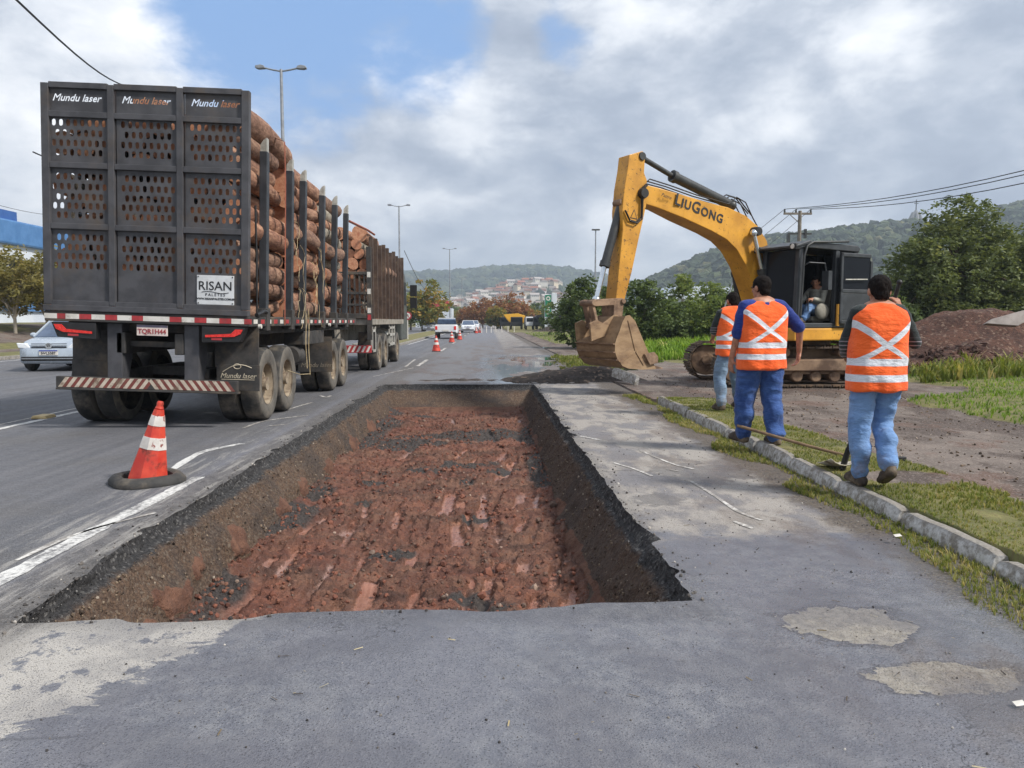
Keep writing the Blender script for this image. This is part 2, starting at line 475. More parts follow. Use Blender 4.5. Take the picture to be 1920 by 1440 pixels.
# ---- asphalt
def road_material():
    m, t, b = newmat('asphalt'); t.dim = '2D'; t.cap_ = 4
    p = t.pos(); x, y, z = t.sep(p)
    fine = t.noise(p, 170, 3, .75); vn = t.node('ShaderNodeTexVoronoi', {'voronoi_dimensions': '2D'}, Vector=p, Scale=130.0); aggv = t.sep(vn.outputs['Color'])[0]
    med = t.noise(p, 9, 6, .65); big = t.noise(p, .8, 5, .6); streak = t.noise(t.vmul(p, (2.2, .09, 1)), 1.6, 5, .6)
    warp = t.m('MULTIPLY', t.m('SUBTRACT', t.noise(p, 3.2, 6, .68), .5), 1.0)
    # the truck's lane is newer than the lane being dug up
    lane = t.step(t.m('ADD', x, t.m('MULTIPLY', warp, .18)), -2.55, -2.75)
    col = t.mix(t.step(med, .35, .68), srgb(100, 102, 110), srgb(118, 119, 124))
    col = t.mix(t.step(big, .38, .62, 0, .6), col, srgb(109, 109, 117))
    lc = t.mix(t.step(streak, .36, .66), srgb(86, 87, 92), srgb(100, 100, 104))
    lc = t.mix(t.step(big, .45, .7, 0, .5), lc, srgb(92, 90, 89))
    # paler wheel paths in that lane
    col = t.mix(lane, col, lc)
    # dusty strip between trench and kerb
    dusty = t.m('MULTIPLY', t.step(x, .6, .95), t.step(t.m('ADD', y, t.m('MULTIPLY', warp, 1.1)), 4.75, 5.05))
    dusty = t.m('MULTIPLY', dusty, t.step(x, 2.75, 2.3))
    dn = t.noise(t.vmul(p, (1, .55, 1)), 2.6, 7, .62)
    col = t.mix(t.m('MULTIPLY', dusty, t.step(dn, .36, .55, .45, 1.0)), col, t.mix(t.step(dn, .4, .6), srgb(128, 122, 117), srgb(154, 148, 141)))
    # old bleached patch near the left corner
    dl = t.m('ADD', t.m('MULTIPLY', t.m('ADD', x, 1.02), -.878), t.m('MULTIPLY', t.m('SUBTRACT', y, 3.58), .479))
    n2 = t.noise(t.vmul(p, (1, 1.7, 1)), 4.2, 9, .72, .3)
    pale = t.step(t.m('ADD', dl, t.m('MULTIPLY', t.m('SUBTRACT', n2, .5), .62)), .03, .07)
    pale = t.m('MULTIPLY', pale, t.step(t.m('ADD', dl, t.m('MULTIPLY', warp, .35)), 1.12, .95))
    pale = t.m('MULTIPLY', pale, t.step(t.noise(p, 7, 8, .7), .33, .43))
    pale = t.m('MULTIPLY', pale, t.step(y, 4.3, 3.9))
    col = t.mix(pale, col, t.mix(t.step(fine, .35, .7), srgb(158, 153, 147), srgb(186, 182, 175)))
    # two worn-through patches on the right
    def patch(cx, cy, rx, ry, wob, k):
        ax = t.m('DIVIDE', t.m('SUBTRACT', x, cx), rx); ay = t.m('DIVIDE', t.m('SUBTRACT', y, cy), ry)
        r = t.m('SQRT', t.m('ADD', t.m('MULTIPLY', ax, ax), t.m('MULTIPLY', ay, ay)))
        r = t.m('ADD', r, t.m('MULTIPLY', t.m('SUBTRACT', t.noise(t.vadd(p, (k, k, 0)), 4.5, 8, .66), .5), wob))
        return r
    r1 = patch(1.66, 3.40, .29, .22, 1.5, 1.7); r2 = patch(1.83, 2.86, .30, .14, 1.8, 6.1)
    rr = t.m('MINIMUM', r1, r2)
    worn = t.step(rr, 1.0, .93); rim_ = t.m('MULTIPLY', t.step(rr, 1.22, 1.04), t.m('SUBTRACT', 1.0, worn))
    col = t.mix(t.m('MULTIPLY', rim_, .65), col, srgb(66, 64, 67))
    col = t.mix(worn, col, t.mix(t.step(t.noise(p, 24, 6, .7), .35, .65), srgb(128, 122, 112), srgb(156, 149, 138)))
    r3 = patch(2.25, 2.75, .45, .33, 1.3, 11.0); r4 = patch(1.35, 5.9, .2, .25, 1.9, 15.0); r5 = patch(2.0, 7.0, .55, .5, 1.7, 21.0)
    wetd = t.m('MAXIMUM', t.step(r3, 1.0, .8), t.m('MAXIMUM', t.step(r4, 1.0, .8), t.step(r5, 1.0, .85)))
    wetd = t.m('MULTIPLY', wetd, t.m('SUBTRACT', 1.0, worn))
    col = t.mix(t.m('MULTIPLY', wetd, .55), col, srgb(78, 74, 73))
    # the messy stretch beyond the trench: mud, standing water
    far = t.m('MULTIPLY', t.step(y, 16.6, 17.4), t.step(t.m('ADD', x, t.m('MULTIPLY', warp, 1.2)), -3.1, -2.3))
    far = t.m('MULTIPLY', far, t.step(y, 75, 30))
    mn = t.noise(t.vmul(p, (1, .35, 1)), 1.3, 8, .66)
    mud = t.m('MULTIPLY', far, t.step(t.m('ADD', mn, t.step(x, -2.5, 2.5, -.06, .05)), .46, .58))
    col = t.mix(t.m('MULTIPLY', far, .45), col, srgb(106, 102, 98))
    col = t.mix(t.m('MULTIPLY', mud, .85), col, t.mix(t.step(fine, .3, .7), srgb(74, 60, 52), srgb(104, 88, 76)))
    pn = t.noise(t.vadd(t.vmul(p, (.9, .3, 1)), (4.4, 1.0, 0)), .95, 6, .58)
    pud = t.m('MULTIPLY', t.m('MULTIPLY', far, t.step(pn, .455, .49)), t.step(x, -.9, .4))
    pud = t.m('MULTIPLY', pud, t.step(y, 34, 29))
    # soil and litter gathered along the kerb
    kd = t.m('MULTIPLY', t.step(t.m('ADD', x, t.m('MULTIPLY', warp, .4)), 2.28, 2.5), .92)
    col = t.mix(kd, col, t.mix(t.step(t.noise(p, 40, 4), .35, .65), srgb(58, 50, 42), srgb(98, 86, 70)))
    ms = t.m('MULTIPLY', t.step(x, .9, 2.0), t.step(t.noise(t.vadd(t.vmul(p, (1, .5, 1)), (3, 9, 0)), 1.6, 4, .65), .50, .66, 0, .55))
    col = t.mix(ms, col, srgb(98, 86, 77))
    # soot-dark broken rim round the trench
    ex = t.m('MAXIMUM', t.m('SUBTRACT', XL, x), t.m('SUBTRACT', x, XR)); ey = t.m('MAXIMUM', t.m('SUBTRACT', 3.55, y), t.m('SUBTRACT', y, YF))
    ed = t.m('ADD', t.m('MAXIMUM', ex, ey), t.m('MULTIPLY', warp, .13))
    leftish = t.step(x, -1.9, -2.2)
    edge = t.m('MULTIPLY', t.step(ed, .17, .0), t.m('ADD', .35, t.m('MULTIPLY', leftish, .45)))
    col = t.mix(edge, col, srgb(62, 60, 58))
    col = t.mix(t.m('MULTIPLY', t.m('MULTIPLY', leftish, t.step(x, -2.62, -2.5)), .75), col, t.mix(t.step(med, .35, .65), srgb(78, 75, 73), srgb(104, 100, 97)))
    smear = t.m('MULTIPLY', t.m('MULTIPLY', leftish, t.step(t.m('ADD', x, t.m('MULTIPLY', warp, .3)), -3.3, -2.75)), t.step(t.noise(t.vmul(p, (2, .25, 1)), 5, 6, .7), .48, .66))
    smear = t.m('MULTIPLY', smear, t.step(y, 14, 6))
    col = t.mix(t.m('MULTIPLY', smear, .5), col, srgb(170, 166, 160))
    # aggregate speckle
    col = t.mix(t.m('MULTIPLY', t.step(aggv, .6, .98), .2), col, srgb(158, 157, 160))
    col = t.mix(t.m('MULTIPLY', t.step(fine, .48, .26), t.step(big, .35, .65, .35, .85)), col, srgb(48, 48, 54))
    pit = t.m('MULTIPLY', t.m('LESS_THAN', aggv, .16), t.step(vn.outputs['Distance'], .42, .25)); col = t.mix(t.m('MULTIPLY', pit, .8), col, srgb(40, 40, 44))
    cr = t.voro(t.vadd(p, t.comb(t.m('MULTIPLY', warp, 1.0), t.m('MULTIPLY', big, .5), 0.0)), .42, 'DISTANCE_TO_EDGE')
    crack = t.m('MULTIPLY', t.step(cr, .006, .001), t.m('MULTIPLY', t.step(big, .5, .6), .6))
    col = t.mix(crack, col, srgb(40, 39, 40))
    col = t.mix(pud, col, srgb(46, 42, 40))
    st1 = t.noise(t.vadd(p, (2.2, 5.1, 0)), 1.7, 4, .6); near = t.m('MULTIPLY', t.step(y, 5.2, 4.6), t.step(x, -2.2, -1.4))
    col = t.mix(t.m('MULTIPLY', near, t.step(st1, .42, .62, 0, .5)), col, srgb(88, 88, 95))
    col = t.mix(t.m('MULTIPLY', near, t.step(t.noise(t.vadd(p, (7, 1, 0)), 2.6, 4, .65), .55, .72, 0, .3)), col, srgb(120, 119, 123))
    t.put(b.inputs['Base Color'], col)
    damp = t.m('MULTIPLY', t.step(y, 5.4, 3.4), t.step(x, -1.9, -1.2))
    damp = t.m('MULTIPLY', damp, t.m('SUBTRACT', 1.0, worn))
    dampn = t.step(t.m('ADD', t.noise(p, .9, 5, .6), t.step(x, -.5, 2.4, -.06, .17)), .40, .60)
    ro = t.lin(med, .3, .7, .62, .86)
    ro = t.mix(t.m('MULTIPLY', near, .9), ro, t.lin(st1, .3, .7, .30, .52))
    ro = t.mix(t.m('MULTIPLY', damp, dampn), ro, (.19, .19, .19)); ro = t.mix(t.m('MULTIPLY', wetd, .8), ro, (.3, .3, .3))
    ro = t.mix(t.m('MULTIPLY', mud, .55), ro, (.3, .3, .3)); ro = t.mix(pud, ro, (.03, .03, .03))
    t.put(b.inputs['Specular IOR Level'], t.m('ADD', .5, t.m('MULTIPLY', t.m('MULTIPLY', damp, dampn), .5)))
    t.put(b.inputs['Roughness'], ro)
    h = t.m('ADD', t.m('MULTIPLY', fine, .6), t.m('ADD', t.m('MULTIPLY', vn.outputs['Distance'], .5), t.m('MULTIPLY', med, 1.2)))
    t.put(b.inputs['Normal'], t.bump(h, t.m('MULTIPLY', t.m('SUBTRACT', 1.0, pud), .55), .006))
    return m
M_ROAD = road_material()

# trench rim loop (one step every ~2.2 cm), nested loops below it
def loop_pts(offL, offR, offF, offN):
    a, b_, c, d = (XL + offL, ynear(XL) + offN), (XR - offR, ynear(XR) + offN), (XR - offR, YF - offF), (XL + offL, YF - offF)
    out = []
    for (p, q, n) in ((a, b_, 150), (b_, c, 560), (c, d, 120), (d, a, 560)):
        tt = np.linspace(0, 1, n, endpoint=False)
        if n == 560: tt = tt ** 1.35 if q[1] > p[1] else 1 - (1 - tt) ** 1.35      # finer towards the camera
        out.append(np.stack([p[0] + (q[0] - p[0]) * tt, p[1] + (q[1] - p[1]) * tt], -1))
    return np.concatenate(out)
rim0 = loop_pts(0, 0, 0, 0); NR = len(rim0)
side = np.repeat([0, 1, 2, 3], [150, 560, 120, 560])
rim = rim0.copy()
nx = np.array([0, 1, 0, -1])[side]; ny = np.array([-1, 0, 1, 0])[side]     # outward
rag = .035 * fbm(rim0[:, 0] * 1.6, rim0[:, 1] * 1.6, 1.0, 3) + .02 * fbm(rim0[:, 0] * 7, rim0[:, 1] * 7, 2.0, 3)
bite = .075 * sst(vnoise(rim0[:, 0] * 3.1, rim0[:, 1] * 3.1, 9.0), .35, .8)
rag = rag + bite
far_m = (side == 2); rag = np.where(far_m, rag * 2.2, rag)
rag = np.where(side == 0, rag * .8, rag)
rim[:, 0] += nx * rag; rim[:, 1] += ny * rag
rim[:, 0] += .11 * np.exp(-np.maximum(rim0[:, 1] - 3.5, 0) / .9) * np.clip((XR - rim0[:, 0]) / (XR - XL), 0, 1)
for k in range(3):
    rim = (rim + np.roll(rim, 1, 0) * .5 + np.roll(rim, -1, 0) * .5) / 2 if k < 1 else rim

RX0, RX1, RY0, RY1 = XL - .35, XR + .35, 3.1, YF + .6
def road():
    o = loop_pts(0, 0, 0, 0); out = o.copy()
    # outer ring points on the rectangle RX..RY
    t_ = np.zeros(NR)
    out[side == 0, 1] = RY0; out[side == 0, 0] = RX0 + (o[side == 0, 0] - XL) / (XR - XL) * (RX1 - RX0)
    out[side == 1, 0] = RX1; out[side == 1, 1] = RY0 + (o[side == 1, 1] - ynear(XR)) / (YF - ynear(XR)) * (RY1 - RY0)
    out[side == 2, 1] = RY1; out[side == 2, 0] = RX0 + (o[side == 2, 0] - XL) / (XR - XL) * (RX1 - RX0)
    out[side == 3, 0] = RX0; out[side == 3, 1] = RY0 + (o[side == 3, 1] - ynear(XL)) / (YF - ynear(XL)) * (RY1 - RY0)
    v = [(*p, 0) for p in rim] + [(*p, 0) for p in out]
    f = [(i, NR + i, NR + (i + 1) % NR, (i + 1) % NR) for i in range(NR)]
    mb = MB(); mb.add(v, f)
    X0, X1, Y0, Y1 = -17.5, 2.85, -7, 420
    for (a, b_, c, d) in ((X0, X1, Y0, RY0), (X0, X1, RY1, Y1), (X0, RX0, RY0, RY1), (RX1, X1, RY0, RY1)):
        mb.add([(a, c, 0), (b_, c, 0), (b_, d, 0), (a, d, 0)], [(0, 1, 2, 3)])
    me = bpy.data.meshes.new('road'); me.from_pydata([tuple(p) for p in mb.v], [], mb.f); me.update()
    ob = link_mesh('road', me, M_ROAD, smooth=False); tag(ob, kind='structure')
road()

# ---- trench walls and floor
def soil_material(floor):
    m, t, b = newmat('trench_floor_soil' if floor else 'trench_wall_soil'); t.cap_ = 4
    p = t.pos(); x, y, z = t.sep(p)
    n1 = t.noise(p, 6, 8, .68); n2 = t.noise(p, 42, 5, .7); n3 = t.noise(p, 1.5, 5, .6); n4 = t.noise(t.vmul(p, (.7, 1.6, 1)), 2.3, 4, .6); vor = t.voro(p, 55, 'F1', 'Color'); vv = t.sep(vor)[0]
    grit = t.noise(p, 130, 3, .7)
    red = t.mix(t.step(n1, .34, .66), srgb(98, 58, 46), srgb(132, 82, 64))
    red = t.mix(t.step(n2, .45, .75, 0, .6), red, srgb(70, 42, 35))
    dark = t.mix(t.step(n2, .35, .7), srgb(48, 43, 42), srgb(84, 76, 72))
    brown = t.mix(t.step(n2, .32, .68), srgb(72, 56, 46), srgb(114, 91, 73))
    brown = t.mix(t.step(vv, .72, .95, 0, .6), brown, srgb(128, 116, 102))
    if floor:
        sm = t.attr('smear'); gr = t.attr('gravel')
        col = t.mix(t.step(n3, .35, .65, .1, .85), red, t.mix(t.step(n1, .4, .6), srgb(96, 68, 55), srgb(126, 92, 74)))
        col = t.mix(t.step(n4, .52, .66, 0, .75), col, t.mix(t.step(n2, .35, .65), srgb(62, 42, 36), srgb(84, 58, 48)))
        col = t.mix(t.step(n4, .44, .34, 0, .5), col, srgb(140, 92, 70))
        col = t.mix(t.step(gr, .35, .65), col, dark)
        sc = t.mix(t.step(t.noise(t.vmul(p, (5, .8, 1)), 6, 5), .35, .65), srgb(128, 84, 68), srgb(150, 106, 88))
        sc = t.mix(t.step(n3, .5, .7, 0, .5), sc, srgb(146, 104, 78))
        sc = t.mix(t.step(t.noise(p, 1.1, 3), .55, .68, 0, .6), sc, srgb(150, 128, 122))
        smm = t.m('MULTIPLY', t.step(t.m('ADD', sm, t.m('MULTIPLY', t.m('SUBTRACT', n2, .5), 1.1)), .10, .72), t.step(gr, .6, .3))
        col = t.mix(smm, col, sc)
        ro = t.mix(smm, t.lin(n4, .35, .65, .5, .8), (.27, .27, .27))
        t.put(b.inputs['Roughness'], ro)
        h = t.m('ADD', t.m('MULTIPLY', n1, 1.6), t.m('ADD', t.m('MULTIPLY', n2, .9), t.m('MULTIPLY', grit, .4)))
        h = t.m('MULTIPLY', h, t.m('SUBTRACT', 1.0, t.m('MULTIPLY', smm, .8)))
    else:
        cl = t.attr('clay'); zz = t.m('ADD', z, t.m('MULTIPLY', t.m('SUBTRACT', n1, .5), .09))
        asph = t.mix(t.step(n2, .35, .65), srgb(34, 34, 36), srgb(70, 69, 70))
        asph = t.mix(t.step(vv, .8, .97, 0, .55), asph, srgb(128, 126, 124))
        low = t.mix(t.step(n3, .44, .66, 0, .7), brown, dark)
        low = t.mix(t.step(t.attr('shadeside'), .4, .6, 0, .45), low, srgb(62, 46, 39))  # right wall: dark brown soil tone with its shade painted in
        col = t.mix(t.step(zz, -.135, -.095), low, asph)
        col = t.mix(t.step(t.m('ADD', cl, t.m('MULTIPLY', t.m('SUBTRACT', n1, .5), .5)), .45, .55), col, t.mix(t.step(n1, .4, .6), srgb(100, 68, 54), srgb(124, 88, 70)))
        t.put(b.inputs['Roughness'], .88)
        h = t.m('ADD', t.m('MULTIPLY', n1, 1.4), t.m('ADD', t.m('MULTIPLY', n2, 1.2), t.m('MULTIPLY', vv, .9)))
    col = t.mix(t.step(grit, .5, .25, 0, .5), col, srgb(38, 30, 28))
    t.put(b.inputs['Base Color'], col)
    t.put(b.inputs['Normal'], t.bump(h, 1.0, .03))
    return m

DEP = -.55
def trench():
    root = bpy.data.objects.new('trench', None); COL.objects.link(root); tag(root, kind='structure')
    L = [(0, 0), (.015, -.05), (.03, -.085), (.085, -.105), (.12, -.14), (.16, -.22), (.22, -.32), (.25, -.42), (.29, -.52), (.36, -.66)]
    R = [(0, 0), (.015, -.05), (.03, -.09), (.06, -.12), (.09, -.16), (.13, -.22), (.19, -.32), (.25, -.42), (.33, -.52), (.42, -.66)]
    Fa = [(0, 0), (.03, -.05), (.07, -.09), (.13, -.12), (.22, -.16), (.36, -.22), (.58, -.32), (.82, -.42), (1.1, -.52), (1.4, -.66)]
    Ne = [(0, 0), (.0, -.05), (.0, -.09), (.0, -.12), (.01, -.16), (.02, -.22), (.04, -.32), (.06, -.42), (.09, -.52), (.14, -.66)]
    sub = 3; loops = []; zs = []
    for i in range(len(L) - 1):
        for s_ in range(sub):
            k = s_ / sub; q = [a[i][0] + (a[i + 1][0] - a[i][0]) * k for a in (L, R, Fa, Ne)]
            loops.append(loop_pts(*q)); zs.append(L[i][1] + (L[i + 1][1] - L[i][1]) * k)
    NV = len(loops)
    P = np.zeros((NR, NV, 3))
    for j in range(NV): P[:, j, :2] = loops[j]; P[:, j, 2] = zs[j]
    fade = np.array([0] + [1.0] * (NV - 1))
    # carry the ragged rim down with the wall, then add relief
    w = np.exp(np.array(zs) / .12)
    P[:, :, 0] += (rim[:, 0] - rim0[:, 0])[:, None] * w; P[:, :, 1] += (rim[:, 1] - rim0[:, 1])[:, None] * w
    P[:, 0, :2] = rim
    x, y, z = P[..., 0], P[..., 1], P[..., 2]
    d = .030 * fbm(x * 3, y * 3, z * 3, 4) + .022 * fbm(x * 11, y * 11, z * 11, 3) + .012 * vnoise(x * 30, y * 30, z * 30)
    vert = .025 * vnoise(y * 9 + x * 9, z * 1.2, 4.0) * sst(-z, .15, .35)       # tooth scrapes down the wall
    d = (d + vert) * fade
    inw = np.stack([-nx, -ny], -1)[:, None, :]
    P[..., :2] += inw * d[..., None]; P[..., 2] += (.012 * fbm(x * 8, y * 8, z * 8 + 4, 3) * fade)
    # scooped clay lumps near the bottom of the left wall
    clay = np.zeros((NR, NV))
    for (cy, cz, r) in ((4.9, -.40, .22), (5.4, -.34, .16), (6.25, -.40, .21), (7.5, -.42, .18), (8.3, -.40, .22), (9.6, -.42, .2), (11.5, -.44, .25), (4.4, -.47, .17), (13.2, -.44, .3)):
        q = np.sqrt(((y - cy) / (r * 1.25)) ** 2 + ((z - cz) / (r * .55)) ** 2) + .8 * fbm(y * 7, z * 7, cy, 3)
        k = sst(q, 1.05, .5) * (side == 3)[:, None]; clay = np.maximum(clay, k)
        P[..., 0] += k * .05 * (1 + fbm(y * 9, z * 9, cy + 1, 3))
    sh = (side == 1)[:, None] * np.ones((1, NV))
    rc = sh * sst(z + .05 * fbm(y * 2, z * 4, 2.0, 3), -.40, -.47) * sst(vnoise(y * 1.7, z * 5, 7.0), -.45, .15)
    clay = np.maximum(clay, rc * .9)
    fc = (side == 2)[:, None] * sst(z, -.36, -.45) * .8
    clay = np.maximum(clay, fc)
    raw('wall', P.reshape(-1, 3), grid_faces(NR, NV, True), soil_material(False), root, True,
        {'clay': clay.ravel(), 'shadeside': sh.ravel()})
    # stones standing proud of the cut faces
    bv, bf = ico(1, .25); rg = np.random.default_rng(9); n = 9000
    iu = rg.integers(150, NR, n); iu = np.where(side[iu] == 2, rg.integers(710, NR, n), iu); jv = rg.integers(1, NV - 2, n); q = P[iu, jv]
    kp = (clay[iu, jv] < .4); q = q[kp] + rg.normal(0, .006, (kp.sum(), 3)); s_ = .003 + .008 * rg.random(len(q)) ** 2.5; up = q[:, 2] > -.11
    s_ = np.where(up, s_ * .55, s_)
    for nm, k, mt in (('asphalt_stones', up & (rg.random(len(q)) < .6), M_STONE_DK), ('gravel_stones', ~up, M_GRAVEL)):
        tag(scatter(nm, bv, bf, q[k], s_[k], mt, root), kind='stuff')
    # floor
    nxg, nyg = 190, 760
    gx = np.linspace(XL + .12, XR - .08, nxg); gy = 3.55 + (YF - .2 - 3.55) * np.linspace(0, 1, nyg) ** 1.25
    X, Y = np.meshgrid(gx, gy, indexing='ij')
    Z = np.full_like(X, DEP)
    sm = np.zeros_like(X); rid = np.zeros_like(X)
    rng = np.random.default_rng(3)
    bounds = [3.3, 4.55, 5.5, 6.6, 7.6, 8.9, 10.3, 12.0, 13.9, 16.8]
    for i in range(len(bounds) - 1):
        a, b_ = bounds[i], bounds[i + 1]
        for (x0, x1, dens) in ((-2.1, -1.2, .45), (-1.35, .15, 1.0), (-.1, .72, .9)):
            tl = rng.uniform(-.22, .12); xx = x0 + rng.uniform(0, .1)
            while xx < x1:
                w = rng.uniform(.03, .075); st = rng.uniform(.3, 1.0)
                if rng.random() < dens * (.75 if a < 8.5 else .4):
                    y0 = a + rng.uniform(-.15, .45); y1 = min(y0 + rng.uniform(.4, 1.3), b_ + .35)
                    ja, jb = np.searchsorted(gy, [y0 - .25, y1 + .25]); ia, ib = np.searchsorted(gx, [xx - .45, xx + .45])
                    Xf, Yf_ = X, Y; X, Y = Xf[ia:ib, ja:jb], Yf_[ia:ib, ja:jb]
                    wob = .02 * fbm(X * 4, Y * 2, i + xx * 3, 3) + .022 * fbm(X * 24, Y * 16, xx, 3)
                    dx = np.abs(X + tl * (Y - y0) - xx + wob) / w; ins = sst(dx, 1.5, .4) * sst(Y + wob * 3, y0, y0 + .07) * sst(Y + wob * 4, y1, y1 - .12)
                    sm[ia:ib, ja:jb] = np.maximum(sm[ia:ib, ja:jb], ins * st); Z[ia:ib, ja:jb] -= ins * .022; X, Y = Xf, Yf_
                xx += rng.uniform(.08, .16)
            rid = np.maximum(rid, np.exp(-((Y - b_ - .06 - .1 * fbm(X * 1.5, Y * .2, i + 2., 2)) / .08) ** 2) * sst(X, x0, x0 + .2) * sst(X, x1, x1 - .2) * rng.uniform(.3, 1))
    sm = sm * (.45 + .55 * sst(fbm(X * 9, Y * 3, 8.8, 4), -.5, .05))
    lump = fbm(X * 4.5, Y * 4.5, 1.5, 4)
    Z += rid * (.03 + .06 * np.abs(lump))
    rough = 1 - sst(sm, .3, .7) * .85
    Z += rough * (.045 * fbm(X * 2.2, Y * 2.2, .5, 3) + .05 * np.abs(fbm(X * 7, Y * 11, 3.3, 4)) + .030 * np.abs(vnoise(X * 16, Y * 26, 1.0)) + .020 * vnoise(X * 34, Y * 50, 2.0)) + .006 * fbm(X * 30, Y * 6, 1, 3)
    gv = sst(X, -1.45, -1.95) * sst(fbm(X * .9, Y * .8, 4.4, 3), -.25, .1) * .9
    gv = np.maximum(gv, sst(X, .35, .62) * sst(fbm(X * .9, Y * .8, 6.4, 3), -.2, .2) * .8)
    gv = np.maximum(gv, sst(fbm(X * .8, Y * 1.1, 8.2, 4), .22, .42))
    gv = np.maximum(gv, sst(Y, 11.6, 12.8) * sst(Y, 15.5, 14.5) * sst(fbm(X, Y * .7, 2.9, 3), -.1, .3) * .8)
    # fallen gravel banked against both walls
    Z += .10 * np.exp(-np.abs(X - (XL + .22)) / .14) * (.6 + .6 * vnoise(Y * 2, 0, 1)) + .10 * np.exp(-np.abs((XR - .34) - X) / .11) * (.6 + .6 * vnoise(Y * 2, 0, 5))
    Z += sst(Y, 15.3, 16.8) * .06
    raw('floor', np.stack([X, Y, Z], -1).reshape(-1, 3), grid_faces(nxg, nyg), soil_material(True), root, True,
        {'smear': sm.ravel(), 'gravel': gv.ravel()})
    # crumbs of soil and stone in the trench
    bv, bf = ico(1, .22); n = 11000
    px = XL + .2 + (XR - XL - .45) * rng.random(n); py = 3.6 + 13.0 * rng.random(n) ** 1.7
    ix = np.clip(np.searchsorted(gx, px), 0, nxg - 1); iy = np.clip(np.searchsorted(gy, py), 0, nyg - 1)
    s_ = .004 + .010 * rng.random(n) ** 2 + .016 * (rng.random(n) > .985)
    c = np.where(sm[ix, iy] > .3, rng.random(n) < .10, True); c &= np.where(gv[ix, iy] > .3, True, rng.random(n) < .7)
    px, py, ix, iy, s_ = px[c], py[c], ix[c], iy[c], s_[c]
    o = scatter('soil_crumbs', bv, bf, np.stack([px, py, Z[ix, iy] + s_ * .3], -1), s_ * 1.3, M_CLOD, root); tag(o, kind='stuff')

def clod_material(name, stops):
    m, t, b = newmat(name)
    t.put(b.inputs['Base Color'], t.ramp(t.attr('lv'), stops)); b.inputs['Roughness'].default_value = .9
    t.put(b.inputs['Normal'], t.bump(t.noise(t.pos(), 60, 4), .5, .01))
    return m
M_CLOD = clod_material('soil_crumb', [(0, srgb(84, 52, 42)), (.5, srgb(122, 76, 60)), (.8, srgb(112, 78, 63)), (.95, srgb(90, 76, 68)), (1, srgb(150, 128, 114))])
M_STONE_DK = clod_material('asphalt_stone', [(0, srgb(26, 26, 28)), (.6, srgb(58, 57, 58)), (.9, srgb(92, 90, 90)), (1, srgb(150, 148, 146))])
M_GRAVEL = clod_material('base_gravel', [(0, srgb(48, 40, 35)), (.4, srgb(80, 66, 54)), (.75, srgb(108, 92, 76)), (.92, srgb(130, 114, 96)), (1, srgb(160, 148, 134))])
M_STONE = clod_material('asphalt_crumb', [(0, srgb(40, 38, 38)), (.5, srgb(78, 74, 72)), (.85, srgb(120, 114, 108)), (1, srgb(190, 184, 176))])
trench()

# ---- kerb crumbs along the rim and loose grit on the road
def crumbs():
    bv, bf = ico(1, .25); rng = np.random.default_rng(5)
    n = 800; i = rng.integers(0, NR, n); keep = (side[i] == 1) | (side[i] == 3) | (rng.random(n) < .25); i = i[keep]; n = len(i)
    off = rng.random(n) ** 2 * .16 - .005
    s_ = .003 + .009 * rng.random(n) ** 2.5
    P = np.stack([rim[i, 0] + nx[i] * off + rng.normal(0, .01, n), rim[i, 1] + ny[i] * off, s_ * .4], -1)
    n2 = 1100; py = 1.7 + 5 * rng.random(n2) ** 1.6; px = -1.6 + 4.2 * rng.random(n2); kp = ~((px < XR + .05) & (py > 3.45)); px, py = px[kp], py[kp]
    s2 = .0016 + .004 * rng.random(len(px)) ** 3
    n3 = 900; p3x = 1.1 + 1.6 * rng.random(n3) ** .6; p3y = 4 + 12 * rng.random(n3); s3 = .002 + .006 * rng.random(n3) ** 3
    P = np.concatenate([P, np.stack([px, py, s2 * .4], -1), np.stack([p3x, p3y, s3 * .4], -1)]); s_ = np.concatenate([s_, s2, s3])
    o = scatter('loose_grit', bv, bf, P, s_, M_STONE); tag(o, 'loose asphalt crumbs scattered round the trench rim', 'grit', kind='stuff')
crumbs()

# ---- painted lines
def paint_material(name, c, lo, hi, under=(112, 111, 112)):
    m, t, b = newmat(name); p = t.pos()
    w = t.step(t.m('ADD', t.m('MULTIPLY', t.noise(p, 26, 7, .75), .6), t.m('MULTIPLY', t.noise(t.vmul(p, (3, .6, 1)), 3, 4), .4)), lo, hi)
    t.put(b.inputs['Base Color'], t.mix(w, srgb(*under), c)); b.inputs['Roughness'].default_value = .7
    t.put(b.inputs['Normal'], t.bump(t.noise(p, 120, 3), .3, .003)); return m
M_PAINT = paint_material('road_paint', srgb(206, 205, 202), .40, .56); M_CHALK = paint_material('chalk', srgb(214, 211, 206), .44, .60, (132, 127, 122))
def ribbon(name, pts, w, mat, z=.004):
    pts = [Vector((p[0], p[1], z)) for p in pts]; vs = []; fs = []; n = 0
    fine = []
    for a, b_ in zip(pts, pts[1:]):
        k = max(1, int((b_ - a).length / .06)); fine += [a.lerp(b_, i / k) for i in range(k)]
    fine.append(pts[-1])
    for i, p in enumerate(fine):
        d = (fine[min(i + 1, len(fine) - 1)] - fine[max(i - 1, 0)]).normalized(); s_ = Vector((-d.y, d.x, 0))
        ww = w * (.5 + .16 * float(vnoise(i * .7, p.y * 3, 3.0)))
        vs += [p - s_ * ww, p + s_ * ww]
    fs = [(2 * i, 2 * i + 1, 2 * i + 3, 2 * i + 2) for i in range(len(fine) - 1)]
    me = bpy.data.meshes.new(name); me.from_pydata([tuple(v) for v in vs], [], fs); me.update()
    return tag(link_mesh(name, me, mat, smooth=False), kind='structure')
